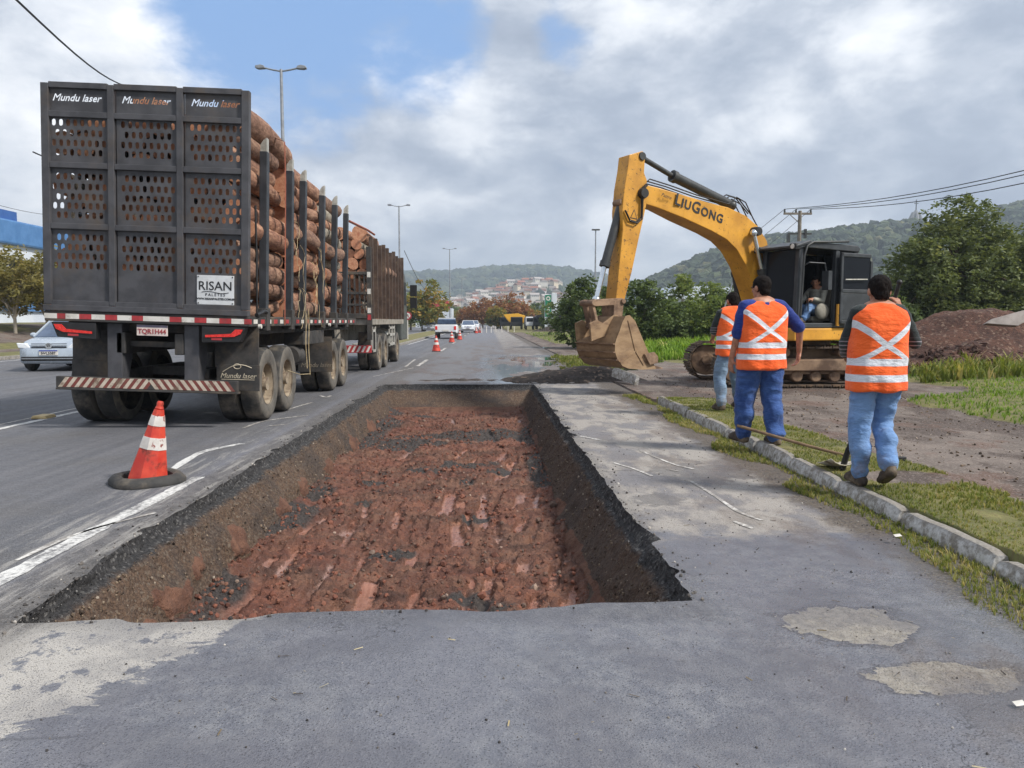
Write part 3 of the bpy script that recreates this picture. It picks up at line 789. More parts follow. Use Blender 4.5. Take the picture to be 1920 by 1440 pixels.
def smooth_px(px):     # Catmull-Rom through picture points laid on the road
    P = [gp(*q) for q in px]; out = []
    for i in range(len(P) - 1):
        p0, p1, p2, p3 = P[max(i - 1, 0)], P[i], P[i + 1], P[min(i + 2, len(P) - 1)]
        for k in range(6):
            t = k / 6; out.append(.5 * ((2 * p1) + (p2 - p0) * t + (2 * p0 - 5 * p1 + 4 * p2 - p3) * t * t + (3 * p1 - p0 - 3 * p2 + p3) * t ** 3))
    return out + [P[-1]]
ribbon('edge_line', [(-2.66, 1.0), (-2.64, 5), (-2.60, 6.9)], .115, M_PAINT)
ribbon('edge_line', smooth_px([(322, 882), (352, 862), (386, 846), (455, 832)]), .09, M_PAINT)
ribbon('lane_line', [(-6.35, 3), (-6.33, 44)], .12, M_PAINT)
ribbon('lane_line', [(-6.62, 3), (-6.60, 44)], .05, M_CHALK)
ribbon('lane_line', [(-16.9, 4), (-16.9, 120)], .12, M_PAINT)
ribbon('lane_line', [(-4.75, 46), (-4.7, 220)], .12, M_PAINT)
for k in range(9): ribbon('lane_line', [(-2.2, 24 + 12 * k), (-2.2, 28 + 12 * k)], .12, M_CHALK)
for q, w in (([(534, 770), (560, 762), (585, 755)], .05), ([(456, 803), (500, 789), (578, 779)], .04), ([(505, 799), (535, 796)], .05), ([(600, 742), (612, 745), (620, 742)], .06),
             ([(760, 688), (778, 674)], .07), ([(700, 706), (775, 690)], .04), ([(30, 1052), (150, 1000), (290, 962)], .035)):
    ribbon('chalk_mark', smooth_px(q), w, M_CHALK)
for q, w in (([(1200, 845), (1240, 862), (1270, 873), (1302, 880)], .03), ([(1296, 903), (1340, 930), (1385, 960), (1428, 976)], .035), ([(1150, 868), (1190, 880), (1222, 893)], .03),
             ([(1376, 978), (1412, 992)], .035), ([(1088, 818), (1128, 826)], .04), ([(1250, 880), (1272, 884)], .03)):
    ribbon('chalk_mark', smooth_px(q), w, M_CHALK)

# ---- land to the horizon (with the hole the trench needs)
def soilgrass(name, attr_based):
    m, t, b = newmat(name); t.dim = '2D'; t.cap_ = 4; p = t.pos(); x, y, z = t.sep(p)
    n1 = t.noise(p, 2.2, 7, .65); n2 = t.noise(p, 30, 5, .7); n3 = t.noise(p, .35, 4); grit = t.voro(p, 70, 'F1', 'Color'); gv = t.sep(grit)[0]
    dirt = t.mix(t.step(n1, .34, .66), srgb(100, 90, 83), srgb(120, 109, 101))
    dirt = t.mix(t.step(t.noise(t.vmul(p, (1, .4, 1)), 1.1, 7, .65), .46, .58, 0, .9), dirt, srgb(72, 60, 54))
    dirt = t.mix(t.step(t.noise(t.vadd(p, (3, 8, 0)), .8, 7, .7), .53, .63, 0, .6), dirt, srgb(100, 74, 62))
    dirt = t.mix(t.step(gv, .74, .96, 0, .55), dirt, srgb(150, 140, 132)); dirt = t.mix(t.step(n2, .5, .3, 0, .55), dirt, srgb(58, 48, 44))
    grs = t.mix(t.step(n1, .35, .65), srgb(88, 92, 48), srgb(122, 118, 70)); grs = t.mix(t.step(n2, .4, .7, 0, .6), grs, srgb(96, 82, 56))
    if attr_based:
        g = t.step(t.m('ADD', t.attr('grass'), t.m('MULTIPLY', t.m('SUBTRACT', n1, .5), .5)), .38, .62)
        wet = t.step(t.attr('wet'), .45, .6)
        dirt = t.mix(wet, dirt, srgb(66, 58, 54))
        col = t.mix(g, dirt, grs); t.put(b.inputs['Roughness'], t.mix(wet, (.85, .85, .85), (.06, .06, .06)))
        h = t.m('MULTIPLY', t.m('ADD', n2, t.m('MULTIPLY', gv, .7)), t.m('SUBTRACT', 1.0, wet))
    else:
        col = t.mix(t.step(n3, .4, .6), grs, t.mix(.5, grs, srgb(120, 108, 70))); b.inputs['Roughness'].default_value = .9; h = n2
    t.put(b.inputs['Base Color'], col); t.put(b.inputs['Normal'], t.bump(h, .6, .015)); return m
M_LAND = soilgrass('field', False); M_SIDE = soilgrass('roadside_soil', True)
def land():
    mb = MB(); hx0, hx1, hy0, hy1 = -3.2, 1.8, 2.6, 18.2
    for (a, b_, c, d) in ((-5000, 5000, -300, hy0), (-5000, 5000, hy1, 7000), (-5000, hx0, hy0, hy1), (hx1, 5000, hy0, hy1)):
        mb.add([(a, c, -.08), (b_, c, -.08), (b_, d, -.08), (a, d, -.08)], [(0, 1, 2, 3)])
    tag(mb.build('ground', M_LAND), kind='structure')
land()

def side_height(X, Y):
    """height and grass cover of the strip, the dirt track and the verge right of the kerb"""
    nb = fbm(X * .9, Y * .9, 3.0, 3)
    strip_e = 3.75 + .25 * nb + .25 * sst(Y, 8, 4)
    end = sst(Y, 13.8, 12.6)
    g1 = sst(X, strip_e + .12, strip_e - .12) * end
    Z = .105 * sst(X, strip_e + .35, strip_e - .1) * end + .012 * fbm(X * 6, Y * 6, 1.0, 3)
    bare = np.exp(-(((X - 3.5) / .55) ** 2 + ((Y - 6.2) / .38) ** 2)) + .9 * np.exp(-(((X - 4.1) / .5) ** 2 + ((Y - 5.3) / .4) ** 2))
    g1 = g1 * (1 - sst(bare + .25 * nb, .45, .75))
    e2 = 7.1 + .45 * nb + 2.5 * sst(Y, 12.5, 15) * sst(Y, 24, 20) + .5 * sst(Y, 9, 5)
    g2 = sst(X, e2 - .2, e2 + .25)
    g3 = sst(X, 2.2, 2.5) * sst(X, 3.6 + .3 * nb, 3.3 + .3 * nb) * sst(Y, 18.8, 19.4) * sst(Y, 30, 28)
    g4 = sst(Y, 46 + 2 * nb, 47 + 2 * nb) * sst(X, 3.9, 4.4)
    g5 = sst(Y, 24.5 + nb, 26 + nb) * sst(X, 6.3 - .02 * Y, 6.9 - .02 * Y)
    gr = np.maximum.reduce([g1, g2, g3, g4, g5])
    Z = Z + g2 * (.05 + .05 * np.clip(X - e2, 0, 6) * .6) * sst(Y, 60, 30) + .10 * g3 + .06 * g4 + .1 * g5 * 0.5
    Z = Z + (1 - gr) * (.02 * fbm(X * 1.6, Y * .8, 5.0, 3))
    wet = (1 - gr) * sst(fbm(X * .35, Y * .22, 12.0, 3), .02, .1) * sst(Y, 19.5, 21) * sst(Y, 45, 38)
    return Z, gr, wet
def roadside():
    xs = np.concatenate([[2.93], np.linspace(2.945, 9, 150), np.linspace(9.2, 45, 60)]); ys = np.concatenate([np.linspace(0, 20, 240), np.linspace(20.3, 95, 90)])
    X, Y = np.meshgrid(xs, ys, indexing='ij'); Z, gr, wet = side_height(X, Y)
    Z = np.where(X < 2.94, -.12, Z)
    o = raw('roadside_ground', np.stack([X, Y, Z], -1).reshape(-1, 3), grid_faces(len(xs), len(ys)), M_SIDE, None, True, {'grass': gr.ravel(), 'wet': wet.ravel()})
    tag(o, kind='structure')
    # far pavement between the road and the verge past the kerb's end
roadside()

# ---- kerb: single painted stones
M_KERB = pm('kerb_stone', srgb(128, 124, 118), srgb(158, 154, 148), 5, (.8, .9), 0, .5, 40, srgb(92, 84, 72), 6, (.52, .64), rnd=.25, bd=.01)
def kerb_paint():
    m, t, b = newmat('kerb_whitewash'); p = t.obj(); oi = t.n.new('ShaderNodeObjectInfo').outputs['Random']
    q = t.vadd(p, t.comb(t.m('MULTIPLY', oi, 31.0), oi, oi)); x, y, z = t.sep(p); nz = t.sep(t.n.new('ShaderNodeNewGeometry').outputs['Normal'])[2]
    n = t.noise(q, 11, 8, .72); n2 = t.noise(q, 50, 4, .7)
    stone = t.mix(t.step(n2, .3, .7), srgb(110, 105, 98), srgb(138, 132, 124)); stone = t.mix(t.step(n, .56, .7, 0, .7), stone, srgb(84, 86, 60))
    white = t.mix(t.step(n2, .3, .65), srgb(168, 167, 166), srgb(196, 195, 194))
    w = t.m('MULTIPLY', t.step(n, .40, .60), t.step(nz, .85, .4, .1, 1.0))
    t.put(b.inputs['Base Color'], t.mix(w, stone, white)); b.inputs['Roughness'].default_value = .85
    t.put(b.inputs['Normal'], t.bump(t.m('ADD', n, n2), .5, .008)); return m
M_KWASH = kerb_paint()
def kerb_stone_mesh(L, seed):
    rng = np.random.default_rng(seed); prof = [(0, -.1), (.004, .05), (.014, .095), (.034, .118), (.09, .121), (.112, .112), (.122, .08), (.122, -.1)]
    n = 14; vs = []; 
    for i in range(n):
        y = L * i / (n - 1); e = 1 - .2 * (abs(2 * i / (n - 1) - 1) ** 16)
        for (a, z) in prof:
            vs.append((.07 + (a - .07) * e + .006 * float(fbm(a * 9, y * 4, seed * 3.1, 3)), y, (z if z < 0 else z * (1 - .16 * (1 - e) / .2)) + .007 * float(fbm(y * 4, z * 9, seed * 1.7, 3))))
    k = len(prof); fs = [(i * k + j, (i + 1) * k + j, (i + 1) * k + j + 1, i * k + j + 1) for i in range(n - 1) for j in range(k - 1)]
    mb = MB(); mb.add(vs, fs + [tuple(range(k)), tuple(range((n - 1) * k, n * k))[::-1]]); return mb.mesh('kerb_stone', 35)
def kerb():
    root = bpy.data.objects.new('kerb', None); COL.objects.link(root); tag(root, kind='structure'); root.location = (2.8, 2, 0)
    meshes = [kerb_stone_mesh(.97, s) for s in range(5)]
    for me in meshes: me.materials.append(M_KWASH)
    y = 1.1; i = 0; rng = random.Random(4)
    while y < 13.0:
        o = bpy.data.objects.new('kerb_stone', meshes[i % 5]); COL.objects.link(o); o.parent = root
        gone = 0
        o.location = (2.80 + .012 * (y - 3) + rng.uniform(-.012, .012) - 2.8, y - 2, rng.uniform(-.02, .014) - gone)
        o.rotation_euler = (rng.uniform(-.016, .016), rng.uniform(-.08, .08), rng.uniform(-.024, .024) - .012)
        y += .99 + rng.uniform(0, .05); i += 1
    o = bpy.data.objects.new('kerb_stone', meshes[2]); COL.objects.link(o)       # the one torn loose
    g = gp(1190, 722); o.location = (g.x, g.y, .1); o.rotation_euler = (rad(8), rad(10), rad(24)); tag(o, 'loose kerb stone lying tilted on dark soil below bucket', 'kerb stone')
    # far kerb of the median and the left side
    mb = MB(); 
    for (x, y0, y1) in ((-17.75, 2, 120), (-7.75, 44, 240), (-5.15, 44, 240)): mb.box(x, x + .16, y0, y1, -.05, .12)
    mb.box(-7.6, -5.15, 43.84, 44, -.05, .12)
    tag(mb.build('far_kerb', M_KERB), kind='structure')
    mb = MB(); mb.add([(-7.6, 44, .1), (-5.15, 44, .1), (-5.15, 240, .1), (-7.6, 240, .1)], [(0, 1, 2, 3)]); tag(mb.build('median', M_LAND), kind='structure')
kerb()
# ================================================================== LOG TRUCK AND TRAILER
M_STEEL = pm('dark_steel', srgb(60, 60, 64), srgb(76, 76, 80), 4, (.5, .7), .0, .15, 90, srgb(84, 76, 70), 2.2, (.50, .76), spec=.4)
M_STEEL2 = pm('grimy_steel', srgb(46, 45, 45), srgb(66, 63, 61), 5, (.6, .85), .0, .2, 60, srgb(96, 84, 70), 2.2, (.5, .72))
M_POST = pm('post_paint', srgb(42, 46, 52), srgb(58, 62, 68), 5, (.45, .6), 0, .1, 80, srgb(88, 80, 70), 3, (.6, .8))
M_POST_BROWN = pm('brown_post_paint', srgb(60, 46, 40), srgb(84, 68, 58), 5, (.6, .8), 0, .15, 60, srgb(110, 94, 78), 3, (.55, .75))
M_ZINC = pm('bare_metal_tip', srgb(150, 148, 140), srgb(186, 184, 176), 12, (.4, .6), .3, .2, 70)
M_TYRE = pm('tyre_rubber', srgb(38, 38, 39), srgb(54, 53, 52), 6, (.75, .9), 0, .25, 70, srgb(104, 96, 86), 3.5, (.42, .7))
M_TYRE_FACE = pm('tyre_sidewall', srgb(78, 75, 71), srgb(100, 95, 88), 5, (.8, .9), 0, .2, 50, srgb(126, 116, 102), 3, (.5, .7))
M_RIM = pm('rim_mud', srgb(132, 118, 100), srgb(164, 150, 130), 5, (.6, .8), .1, .2, 50, srgb(96, 80, 66), 4, (.48, .66))
M_WHITE = pm('white_reflective', srgb(196, 192, 184), srgb(214, 210, 204), 8, (.5, .6), 0, 0, 1, srgb(150, 140, 128), 6, (.55, .75))
M_RED = pm('red_reflective', srgb(150, 44, 48), srgb(176, 56, 60), 8, (.5, .6), 0, 0, 1, srgb(110, 60, 56), 6, (.55, .75))
M_FWHITE = pm('faded_white_paint', srgb(176, 164, 148), srgb(196, 184, 168), 8, (.7, .8), 0, .1, 60, srgb(122, 104, 88), 7, (.5, .68))
M_FRED = pm('faded_red_paint', srgb(104, 50, 46), srgb(122, 62, 56), 8, (.7, .8), 0, .1, 60, srgb(108, 88, 74), 7, (.5, .68))
M_LAMP = pm('lamp_red', srgb(200, 38, 36), srgb(226, 60, 52), 30, (.2, .3), 0, 0)
M_BLACK = pm('black_plastic', srgb(24, 24, 26), srgb(34, 34, 36), 8, (.45, .65), 0, .1, 60)
M_HOSE = pm('rubber_hose', srgb(26, 26, 27), srgb(40, 40, 41), 8, (.5, .7), 0, 0)
M_PLATEW = pm('plate_metal', srgb(196, 198, 200), srgb(214, 216, 218), 5, (.35, .5), .15, .05, 60, srgb(160, 156, 150), 4, (.62, .8))
M_INK = pm('black_ink', srgb(30, 30, 32), srgb(38, 38, 40), 8, (.5, .6), 0, 0)
M_STRAP = pm('orange_strap', srgb(126, 66, 48), srgb(150, 84, 60), 18, (.8, .9), 0, .2, 120)
M_TWINE = pm('bark_fibre', srgb(168, 148, 112), srgb(206, 188, 152), 10, (.8, .9), 0, 0)

def bark_material():
    m, t, b = newmat('bark'); p = t.obj(); oi = t.n.new('ShaderNodeObjectInfo').outputs['Random']; t.cap_ = 5
    q = t.vadd(p, t.comb(t.m('MULTIPLY', oi, 53.0), t.m('MULTIPLY', oi, 29.0), oi))
    n = t.noise(t.vmul(q, (1, .35, 1)), 5.5, 6, .68); n2 = t.noise(t.vmul(q, (1, .25, 1)), 26, 5, .7)
    c = t.mix(t.step(n2, .35, .66), srgb(104, 70, 54), srgb(148, 106, 84))
    c = t.mix(t.step(n, .46, .58), c, t.mix(t.step(n2, .4, .6), srgb(140, 100, 78), srgb(176, 136, 110)))
    c = t.mix(t.m('MULTIPLY', t.step(t.m('FRACT', t.m('MULTIPLY', oi, 7.3)), .2, .9), .6), c, t.mix(t.step(n2, .35, .65), srgb(84, 66, 56), srgb(128, 108, 94)))
    c = t.mix(t.step(oi, .82, .88), c, t.mix(t.step(n2, .35, .6), srgb(112, 104, 92), srgb(156, 148, 134)))
    c = t.mix(t.step(n, .40, .30), c, srgb(54, 38, 32))
    t.put(b.inputs['Base Color'], c); b.inputs['Roughness'].default_value = .85
    t.put(b.inputs['Normal'], t.bump(t.m('ADD', n, n2), .7, .02)); return m
def logend_material():
    m, t, b = newmat('cut_log_end'); p = t.obj(); oi = t.n.new('ShaderNodeObjectInfo').outputs['Random']
    x, y, z = t.sep(p); r = t.m('SQRT', t.m('ADD', t.m('MULTIPLY', x, x), t.m('MULTIPLY', z, z)))
    r = t.m('ADD', r, t.m('MULTIPLY', t.noise(p, 9, 3), .02))
    ring = t.m('SINE', t.m('MULTIPLY', r, 420.0)); n = t.noise(p, 22, 5, .65)
    c = t.mix(t.step(n, .35, .65), srgb(176, 122, 92), srgb(204, 156, 124)); c = t.mix(t.lin(ring, -1, 1, 0, .3), c, srgb(150, 92, 62))
    c = t.mix(t.step(r, .055, .03, 0, .5), c, srgb(150, 84, 60)); c = t.mix(t.m('MULTIPLY', oi, .45), c, srgb(176, 112, 84))
    t.put(b.inputs['Base Color'], c); b.inputs['Roughness'].default_value = .8; t.put(b.inputs['Normal'], t.bump(n, .4, .006)); return m
M_BARK = bark_material(); M_LOGEND = logend_material()

def log_mesh(L, seed, bend=.03):
    rng = np.random.default_rng(seed); n = 14; k = 13; r0 = .14; mb = MB(); rings = []
    bx, bz = rng.normal(0, bend, 2); ph = rng.uniform(0, 6, 3); ov = rng.uniform(.9, 1.08)
    knots = [(rng.uniform(.2, L - .2), rng.uniform(0, 6.28), rng.uniform(.01, .03)) for _ in range(3)]
    for i in range(k):
        y = L * i / (k - 1); s_ = i / (k - 1); rr = r0 * (1.05 - .10 * s_); c = Vector((bx * math.sin(s_ * math.pi) * 1.5, y, bz * math.sin(s_ * math.pi + .3)))
        ring = []
        for j in range(n):
            a = 2 * math.pi * j / n
            q = rr * (1 + .045 * math.sin(2 * a + ph[0]) + .03 * math.sin(3 * a + ph[1] + 3 * s_) + .03 * float(vnoise(math.cos(a) * 2 + seed, math.sin(a) * 2, y * 3)))
            for (ky, ka, kh) in knots: q += kh * math.exp(-((y - ky) / .07) ** 2 - (math.sin((a - ka) / 2) / .25) ** 2)
            ring.append(c + Vector((math.cos(a) * q * ov, 0, math.sin(a) * q / ov)))
        rings.append(ring)
    if True:
        for r_, s_ in ((rings[0], 1), (rings[-1], -1)):
            for j in range(n): r_[j] = r_[j] + Vector((0, s_ * .012 * float(vnoise(j, seed, 2)), 0))
    mb.loft(rings, caps=False); mb.cur = 1
    o = len(mb.v); mb.add(rings[0], [tuple(range(n))]); mb.add(rings[-1], [tuple(range(n - 1, -1, -1))])
    me = mb.mesh('log', 50); me.materials.append(M_BARK); me.materials.append(M_LOGEND); return me
LOGS = [log_mesh(2.16, s) for s in range(9)]
LOGS_LONG = [log_mesh(2.6, s + 40) for s in range(5)]
ROLL = Matrix.Rotation(rad(1.8), 4, 'Y')
_lr = random.Random(21)
def put_log(me, loc, r, label, group, yaw=0.0, pitch=0.0):
    o = bpy.data.objects.new('log', me); COL.objects.link(o)
    o.location = loc; o.rotation_euler = (pitch, _lr.uniform(0, 6.28), yaw); k = r / .14
    o.scale = (k, 1, k); return tag(o, label, 'log', group)
ORD = 'first second third fourth fifth sixth seventh eighth ninth topmost'.split()
def stack(base, y0, rows, x0, x1, z0, pitchz, meshes, label, group, keep, seed):
    rng = random.Random(seed); k = 0
    for k in range(rows):
        x = x0 + (.14 if k % 2 else .0) + rng.uniform(0, .05)
        while x < x1 + .01:
            r = rng.uniform(.118, .158)
            z = z0 + .14 + k * pitchz + rng.uniform(-.02, .02)
            nxt_ = .285 + rng.uniform(-.02, .03); outer = x + nxt_ > x1 + .01
            if keep(x, k):
                p = (SQ if base[1] < 15 else Matrix()) @ Vector((x, 0, z)); sh = rng.uniform(-.10, .12) if rng.random() < .7 else rng.uniform(0, .22)
                put_log(rng.choice(meshes), (base[0] + p.x, base[1] + y0 + sh, p.z), r, ('outer right log, %s row up, %s' % (ORD[k], label.split('cut log ')[-1].split('log ', 1)[-1])) if outer else label, group, rng.uniform(-.025, .025), rng.uniform(-.02, .02))
            x += nxt_

def wheel_mesh_parts():
    """dual truck wheel, axle along x, outer face at x=0, tyre to x=-.6"""
    prof = [(.29, -.02), (.36, .0), (.44, .004), (.49, -.012), (.512, -.045), (.515, -.22), (.50, -.25), (.42, -.275), (.36, -.275)]
    ty = MB(); ty.lathe(prof, (0, 0, 0), (1, 0, 0), 40, caps=False)
    ty.lathe([(r, h - .31) for r, h in prof], (0, 0, 0), (1, 0, 0), 40, caps=False)
    ri = MB(); ri.lathe([(.302, -.012), (.302, -.03), (.285, -.035), (.27, -.14), (.20, -.155), (.185, -.10), (.10, -.09), (.095, -.02), (.001, -.015)], (0, 0, 0), (1, 0, 0), 32, caps=False)
    for i in range(10):
        a = 2 * math.pi * i / 10; ri.lathe([(.016, 0), (.016, .03)], (-.15, math.cos(a) * .235, math.sin(a) * .235), (1, 0, 0), 6)
    return ty.mesh('tyre', 40), ri.mesh('rim', 40)
TYM, RIM_ = wheel_mesh_parts(); TYM.materials.append(M_TYRE_FACE); TYM.materials.append(M_TYRE); RIM_.materials.append(M_RIM)
def _tread():
    mi = np.zeros(len(TYM.polygons), int)
    for p in TYM.polygons:
        if abs(p.normal.x) < .6: mi[p.index] = 1
    TYM.polygons.foreach_set('material_index', mi)
_tread()
def wheel(parent, x, y, z, flip):
    t = bpy.data.objects.new('wheel', TYM); COL.objects.link(t); t.parent = parent; t.location = (x, y, z); t.rotation_euler = (_lr.uniform(0, 6), 0, math.pi if flip else 0)
    t.rotation_euler = (0, 0, math.pi if flip else 0)
    r = bpy.data.objects.new('rim', RIM_); COL.objects.link(r); r.parent = t; return t

def oval(cx, cy, w, h, n=5):
    pts = []; r = w / 2; k = h / 2 - r
    for i in range(n + 1): a = math.pi * i / n; pts.append((cx + r * math.cos(a), cy + k + r * math.sin(a)))
    for i in range(n + 1): a = math.pi + math.pi * i / n; pts.append((cx + r * math.cos(a), cy - k + r * math.sin(a)))
    return pts
def text_loops(body, size, shear, cx, cy):
    c = bpy.data.curves.new('t', 'FONT'); c.body = body; c.size = size; c.shear = shear; c.align_x = 'CENTER'; c.align_y = 'CENTER'; c.resolution_u = 2; c.offset = .0035; c.space_character = 1.0
    me = bake(bpy.data.objects.new('t', c)); bm = bmesh.new(); bm.from_mesh(me); bmesh.ops.remove_doubles(bm, verts=bm.verts, dist=1e-5)
    nxt = {}
    for e in bm.edges:
        if len(e.link_faces) == 1:
            for a, b_ in ((e.verts[0], e.verts[1]), (e.verts[1], e.verts[0])): nxt.setdefault(a.index, []).append(b_.index)
    co = {v.index: (v.co.x + cx, v.co.y + cy) for v in bm.verts}; bm.free(); seen = set(); out = []
    for s0 in list(nxt):
        if s0 in seen: continue
        lp = [s0]; seen.add(s0); cur = s0
        while True:
            q = [k for k in nxt[cur] if k not in seen]
            if not q: break
            cur = q[0]; seen.add(cur); lp.append(cur)
        if len(lp) > 2: out.append([co[i] for i in lp])
    return out

TX, TY = -4.37, 10.0
SQ = ROLL @ Matrix.Translation((0, 0, 1.5)) @ Matrix.Diagonal((.945, 1, .952, 1)) @ Matrix.Translation((0, 0, -1.5))
def trailer():
    T = thing('log_trailer', 'dark steel log trailer with tall perforated tailboard and side posts', 'trailer', (TX, TY, 0))
    XF = SQ
    # --- tailboard
    Zr = [1.60, 2.61, 3.40, 4.05, 4.42]; Xr = [-1.35, -.452, .442, 1.35]
    mb = MB(XF)
    for x in Xr: w = .05 if x in (Xr[0], Xr[-1]) else .042; xx = x + (.05 if x == Xr[0] else -.05 if x == Xr[-1] else 0); mb.box(xx - w, xx + w, -.09, -.002, 1.58, 4.44)
    for i, z in enumerate(Zr):
        for j in range(3): mb.box(Xr[j] + (.1 if j == 0 else .042), Xr[j + 1] - (.1 if j == 2 else .042), -.085, -.004, z - .038, z + .038)
    mb.box(-1.35, 1.35, -.12, -.0, 1.5, 1.575)
    tb = mb.build('tailboard', M_STEEL, T, bevel=.006)
    rows = [[], [2.47, 2.34, 2.22, 2.10], [3.26, 3.13, 3.0, 2.88, 2.76], [3.95, 3.82, 3.69, 3.57]]
    for j in range(3):
        xa, xb = Xr[j] + .06, Xr[j + 1] - .04; xc = (xa + xb) / 2
        for i in range(4):
            za, zb = Zr[i], Zr[i + 1]; holes = []
            if i < 3:
                rr = rows[i + 1]; off0 = 0 if i != 1 else 1
                for q, z in enumerate(rr):
                    nh = 7 if (q + off0) % 2 else 8
                    if i == 0: nh = 7 if q % 2 == 0 else 8
                    for h in range(nh): holes.append(oval(xc + .01 + (h - (nh - 1) / 2) * .0925, z, .052, .088))
            else:
                holes = text_loops('Mundu laser', .125, .35, xc - .02, (za + zb) / 2 + .03)
            me = fill_curve([(xa, za), (xb, za), (xb, zb), (xa, zb)], holes, .008)
            me.transform(Matrix(((1, 0, 0, 0), (0, 0, -1, -.045), (0, 1, 0, 0), (0, 0, 0, 1)))); me.transform(XF)
            link_mesh('panel', me, M_STEEL, tb, smooth=False)
    # --- maker's plate
    fr = lambda x, z, y=-.056: XF @ frame((x, y, z), (1, 0, 0), (0, 0, 1))
    mb = MB(XF); mb.box(.655, 1.15, -.062, -.052, 1.64, 2.03); pl = mb.build('nameplate', M_PLATEW, T, bevel=.004)
    put_text('lettering', 'RISAN', .165, fr(.90, 1.885, -.064), M_INK, pl, bold=.001)
    put_text('lettering', 'PALETES', .052, fr(.90, 1.772, -.064), M_INK, pl, space=1.45)
    put_text('lettering', 'WWW.RISANPALETES.COM.BR', .038, fr(.90, 1.717, -.064), M_INK, pl, bold=.0008)
    sw = MB(XF); pts = [(.72 + .36 * i / 20, -.0645, 1.805 + .012 * math.sin(i / 20 * 6.28)) for i in range(21)]; sw.tube(pts, .004, 4); sw.build('swash', M_INK, pl)
    for (x, z) in ((.675, 1.66), (1.13, 1.66), (.675, 2.01), (1.13, 2.01)): b = MB(XF); b.lathe([(.009, 0), (.009, .006)], (x, -.062, z), (0, -1, 0), 8); b.build('bolt', M_INK, pl)
    # --- bed
    mb = MB(XF); mb.box(-1.34, 1.36, -.10, 7.9, 1.36, 1.497); mb.box(-1.2, 1.2, .2, 7.8, 1.24, 1.355); mb.box(-.45, -.33, 0, 8.2, .95, 1.235); mb.box(.33, .45, 0, 8.2, .95, 1.235)
    bed = mb.build('bed', M_STEEL2, T, bevel=.01)
    x = -1.34; pat = [(.17, 0), (.11, 1), (.18, 0), (.16, 1), (.18, 0), (.16, 1), (.19, 0), (.15, 1), (.35, 0), (.16, 1), (.17, 0), (.16, 1), (.17, 0), (.16, 1), (.17, 0), (.10, 1)]
    for w, c in pat:
        m_ = MB(XF); m_.box(x, x + w - .002, -.103, -.1005, 1.395, 1.462); m_.build('tape_strip', (M_WHITE, M_RED)[c], bed); x += w
    for i in range(24):
        m_ = MB(XF); m_.box(1.3605, 1.3625, .1 + i * .32, .1 + i * .32 + .17, 1.40, 1.46); m_.build('tape_strip', (M_WHITE, M_RED)[i % 2], bed)
    # --- posts
    for Y in (10.75, 12.1, 12.95, 14.4, 15.55, 16.75):
        for sx in (1, -1):
            m_ = MB(XF); y = Y - TY; xx = sx * 1.30
            m_.box(xx - .055, xx + .055, y - .06, y + .06, 1.5, 3.84)
            po = m_.build('post', M_POST, T, bevel=.008)
            m_ = MB(XF); m_.box(xx - .045, xx + .045, y - .05, y + .05, 3.841, 3.93); m_.hexa([(xx - .045, y - .05, 3.93), (xx + .045, y - .05, 3.93), (xx + .045, y + .05, 3.93), (xx - .045, y + .05, 3.93), (xx + .0, y - .05, 4.0), (xx + .045, y - .05, 4.03), (xx + .045, y + .05, 4.03), (xx, y + .05, 4.0)])
            m_.build('tip', M_ZINC, po)
            m_ = MB(XF); m_.box(xx - .075, xx + .075, y - .08, y + .08, 1.30, 1.62); m_.build('socket', M_STEEL2, po, bevel=.008)
    # --- tail: lamps, plate, frame, flaps, bumper
    for sx in (-1, 1):
        m_ = MB(XF); c = -.92 if sx < 0 else .98
        m_.prism([(-.34 * sx * -1, .0), (.25 * sx * -1, -.0), (.25 * sx * -1, -.22), (-.26 * sx * -1, -.2)], (c, -.09, 1.35), (1, 0, 0), (0, 0, 1), (0, 1, 0), 0, .12)
        lb = m_.build('tail_lamp', M_BLACK, T, bevel=.008)
        m_ = MB(XF); m_.prism([(.30 * sx, -.03), (.20 * sx, -.03), (.14 * sx, -.09), (-.20 * sx, -.115), (-.20 * sx, -.145), (.18 * sx, -.13), (.27 * sx, -.09)], (c, -.098, 1.35), (1, 0, 0), (0, 0, 1), (0, 1, 0), -.004, .006); m_.build('lens', M_LAMP, lb)
        m_ = MB(XF); m_.box(c - .12, c + .02, -.094, -.085, 1.17, 1.2); m_.build('reflector', M_RED, lb)
    m_ = MB(XF); m_.box(-.14, .27, -.075, -.06, 1.2, 1.345); lp = m_.build('number_plate', pm('number_plate_white', srgb(206, 190, 182), srgb(222, 210, 204), 8, (.4, .5), 0, 0), T, bevel=.004)
    m_ = MB(XF); m_.box(-.138, .268, -.077, -.0755, 1.312, 1.343); m_.build('band', pm('plate_band', srgb(96, 92, 110), srgb(120, 112, 128), 8, (.5, .6), 0, 0), lp)
    put_text('lettering', 'TQR1H44', .088, XF @ frame((.065, -.078, 1.256), (1, 0, 0), (0, 0, 1)), pm('plate_red_ink', srgb(150, 62, 66), srgb(160, 70, 72), 8, (.5, .6), 0, 0), lp, bold=.002)
    for x in (-.47, .56):
        m_ = MB(XF); m_.prism([(0, 1.355), (.28, 1.355), (.30, .9), (.18, .58), (0, .58)], (x - .1, 0, 0), (0, 1, 0), (0, 0, 1), (1, 0, 0), 0, .2); m_.build('bumper_bracket', M_STEEL, T, bevel=.008)
    m_ = MB(XF); m_.box(-.37, .46, .15, .27, 1.04, 1.12); m_.build('cross_member', M_STEEL2, T, bevel=.01); m_ = MB(XF); m_.box(-.37, .46, .9, 1.1, .6, .72); m_.build('cross_member', M_STEEL2, T, bevel=.01)
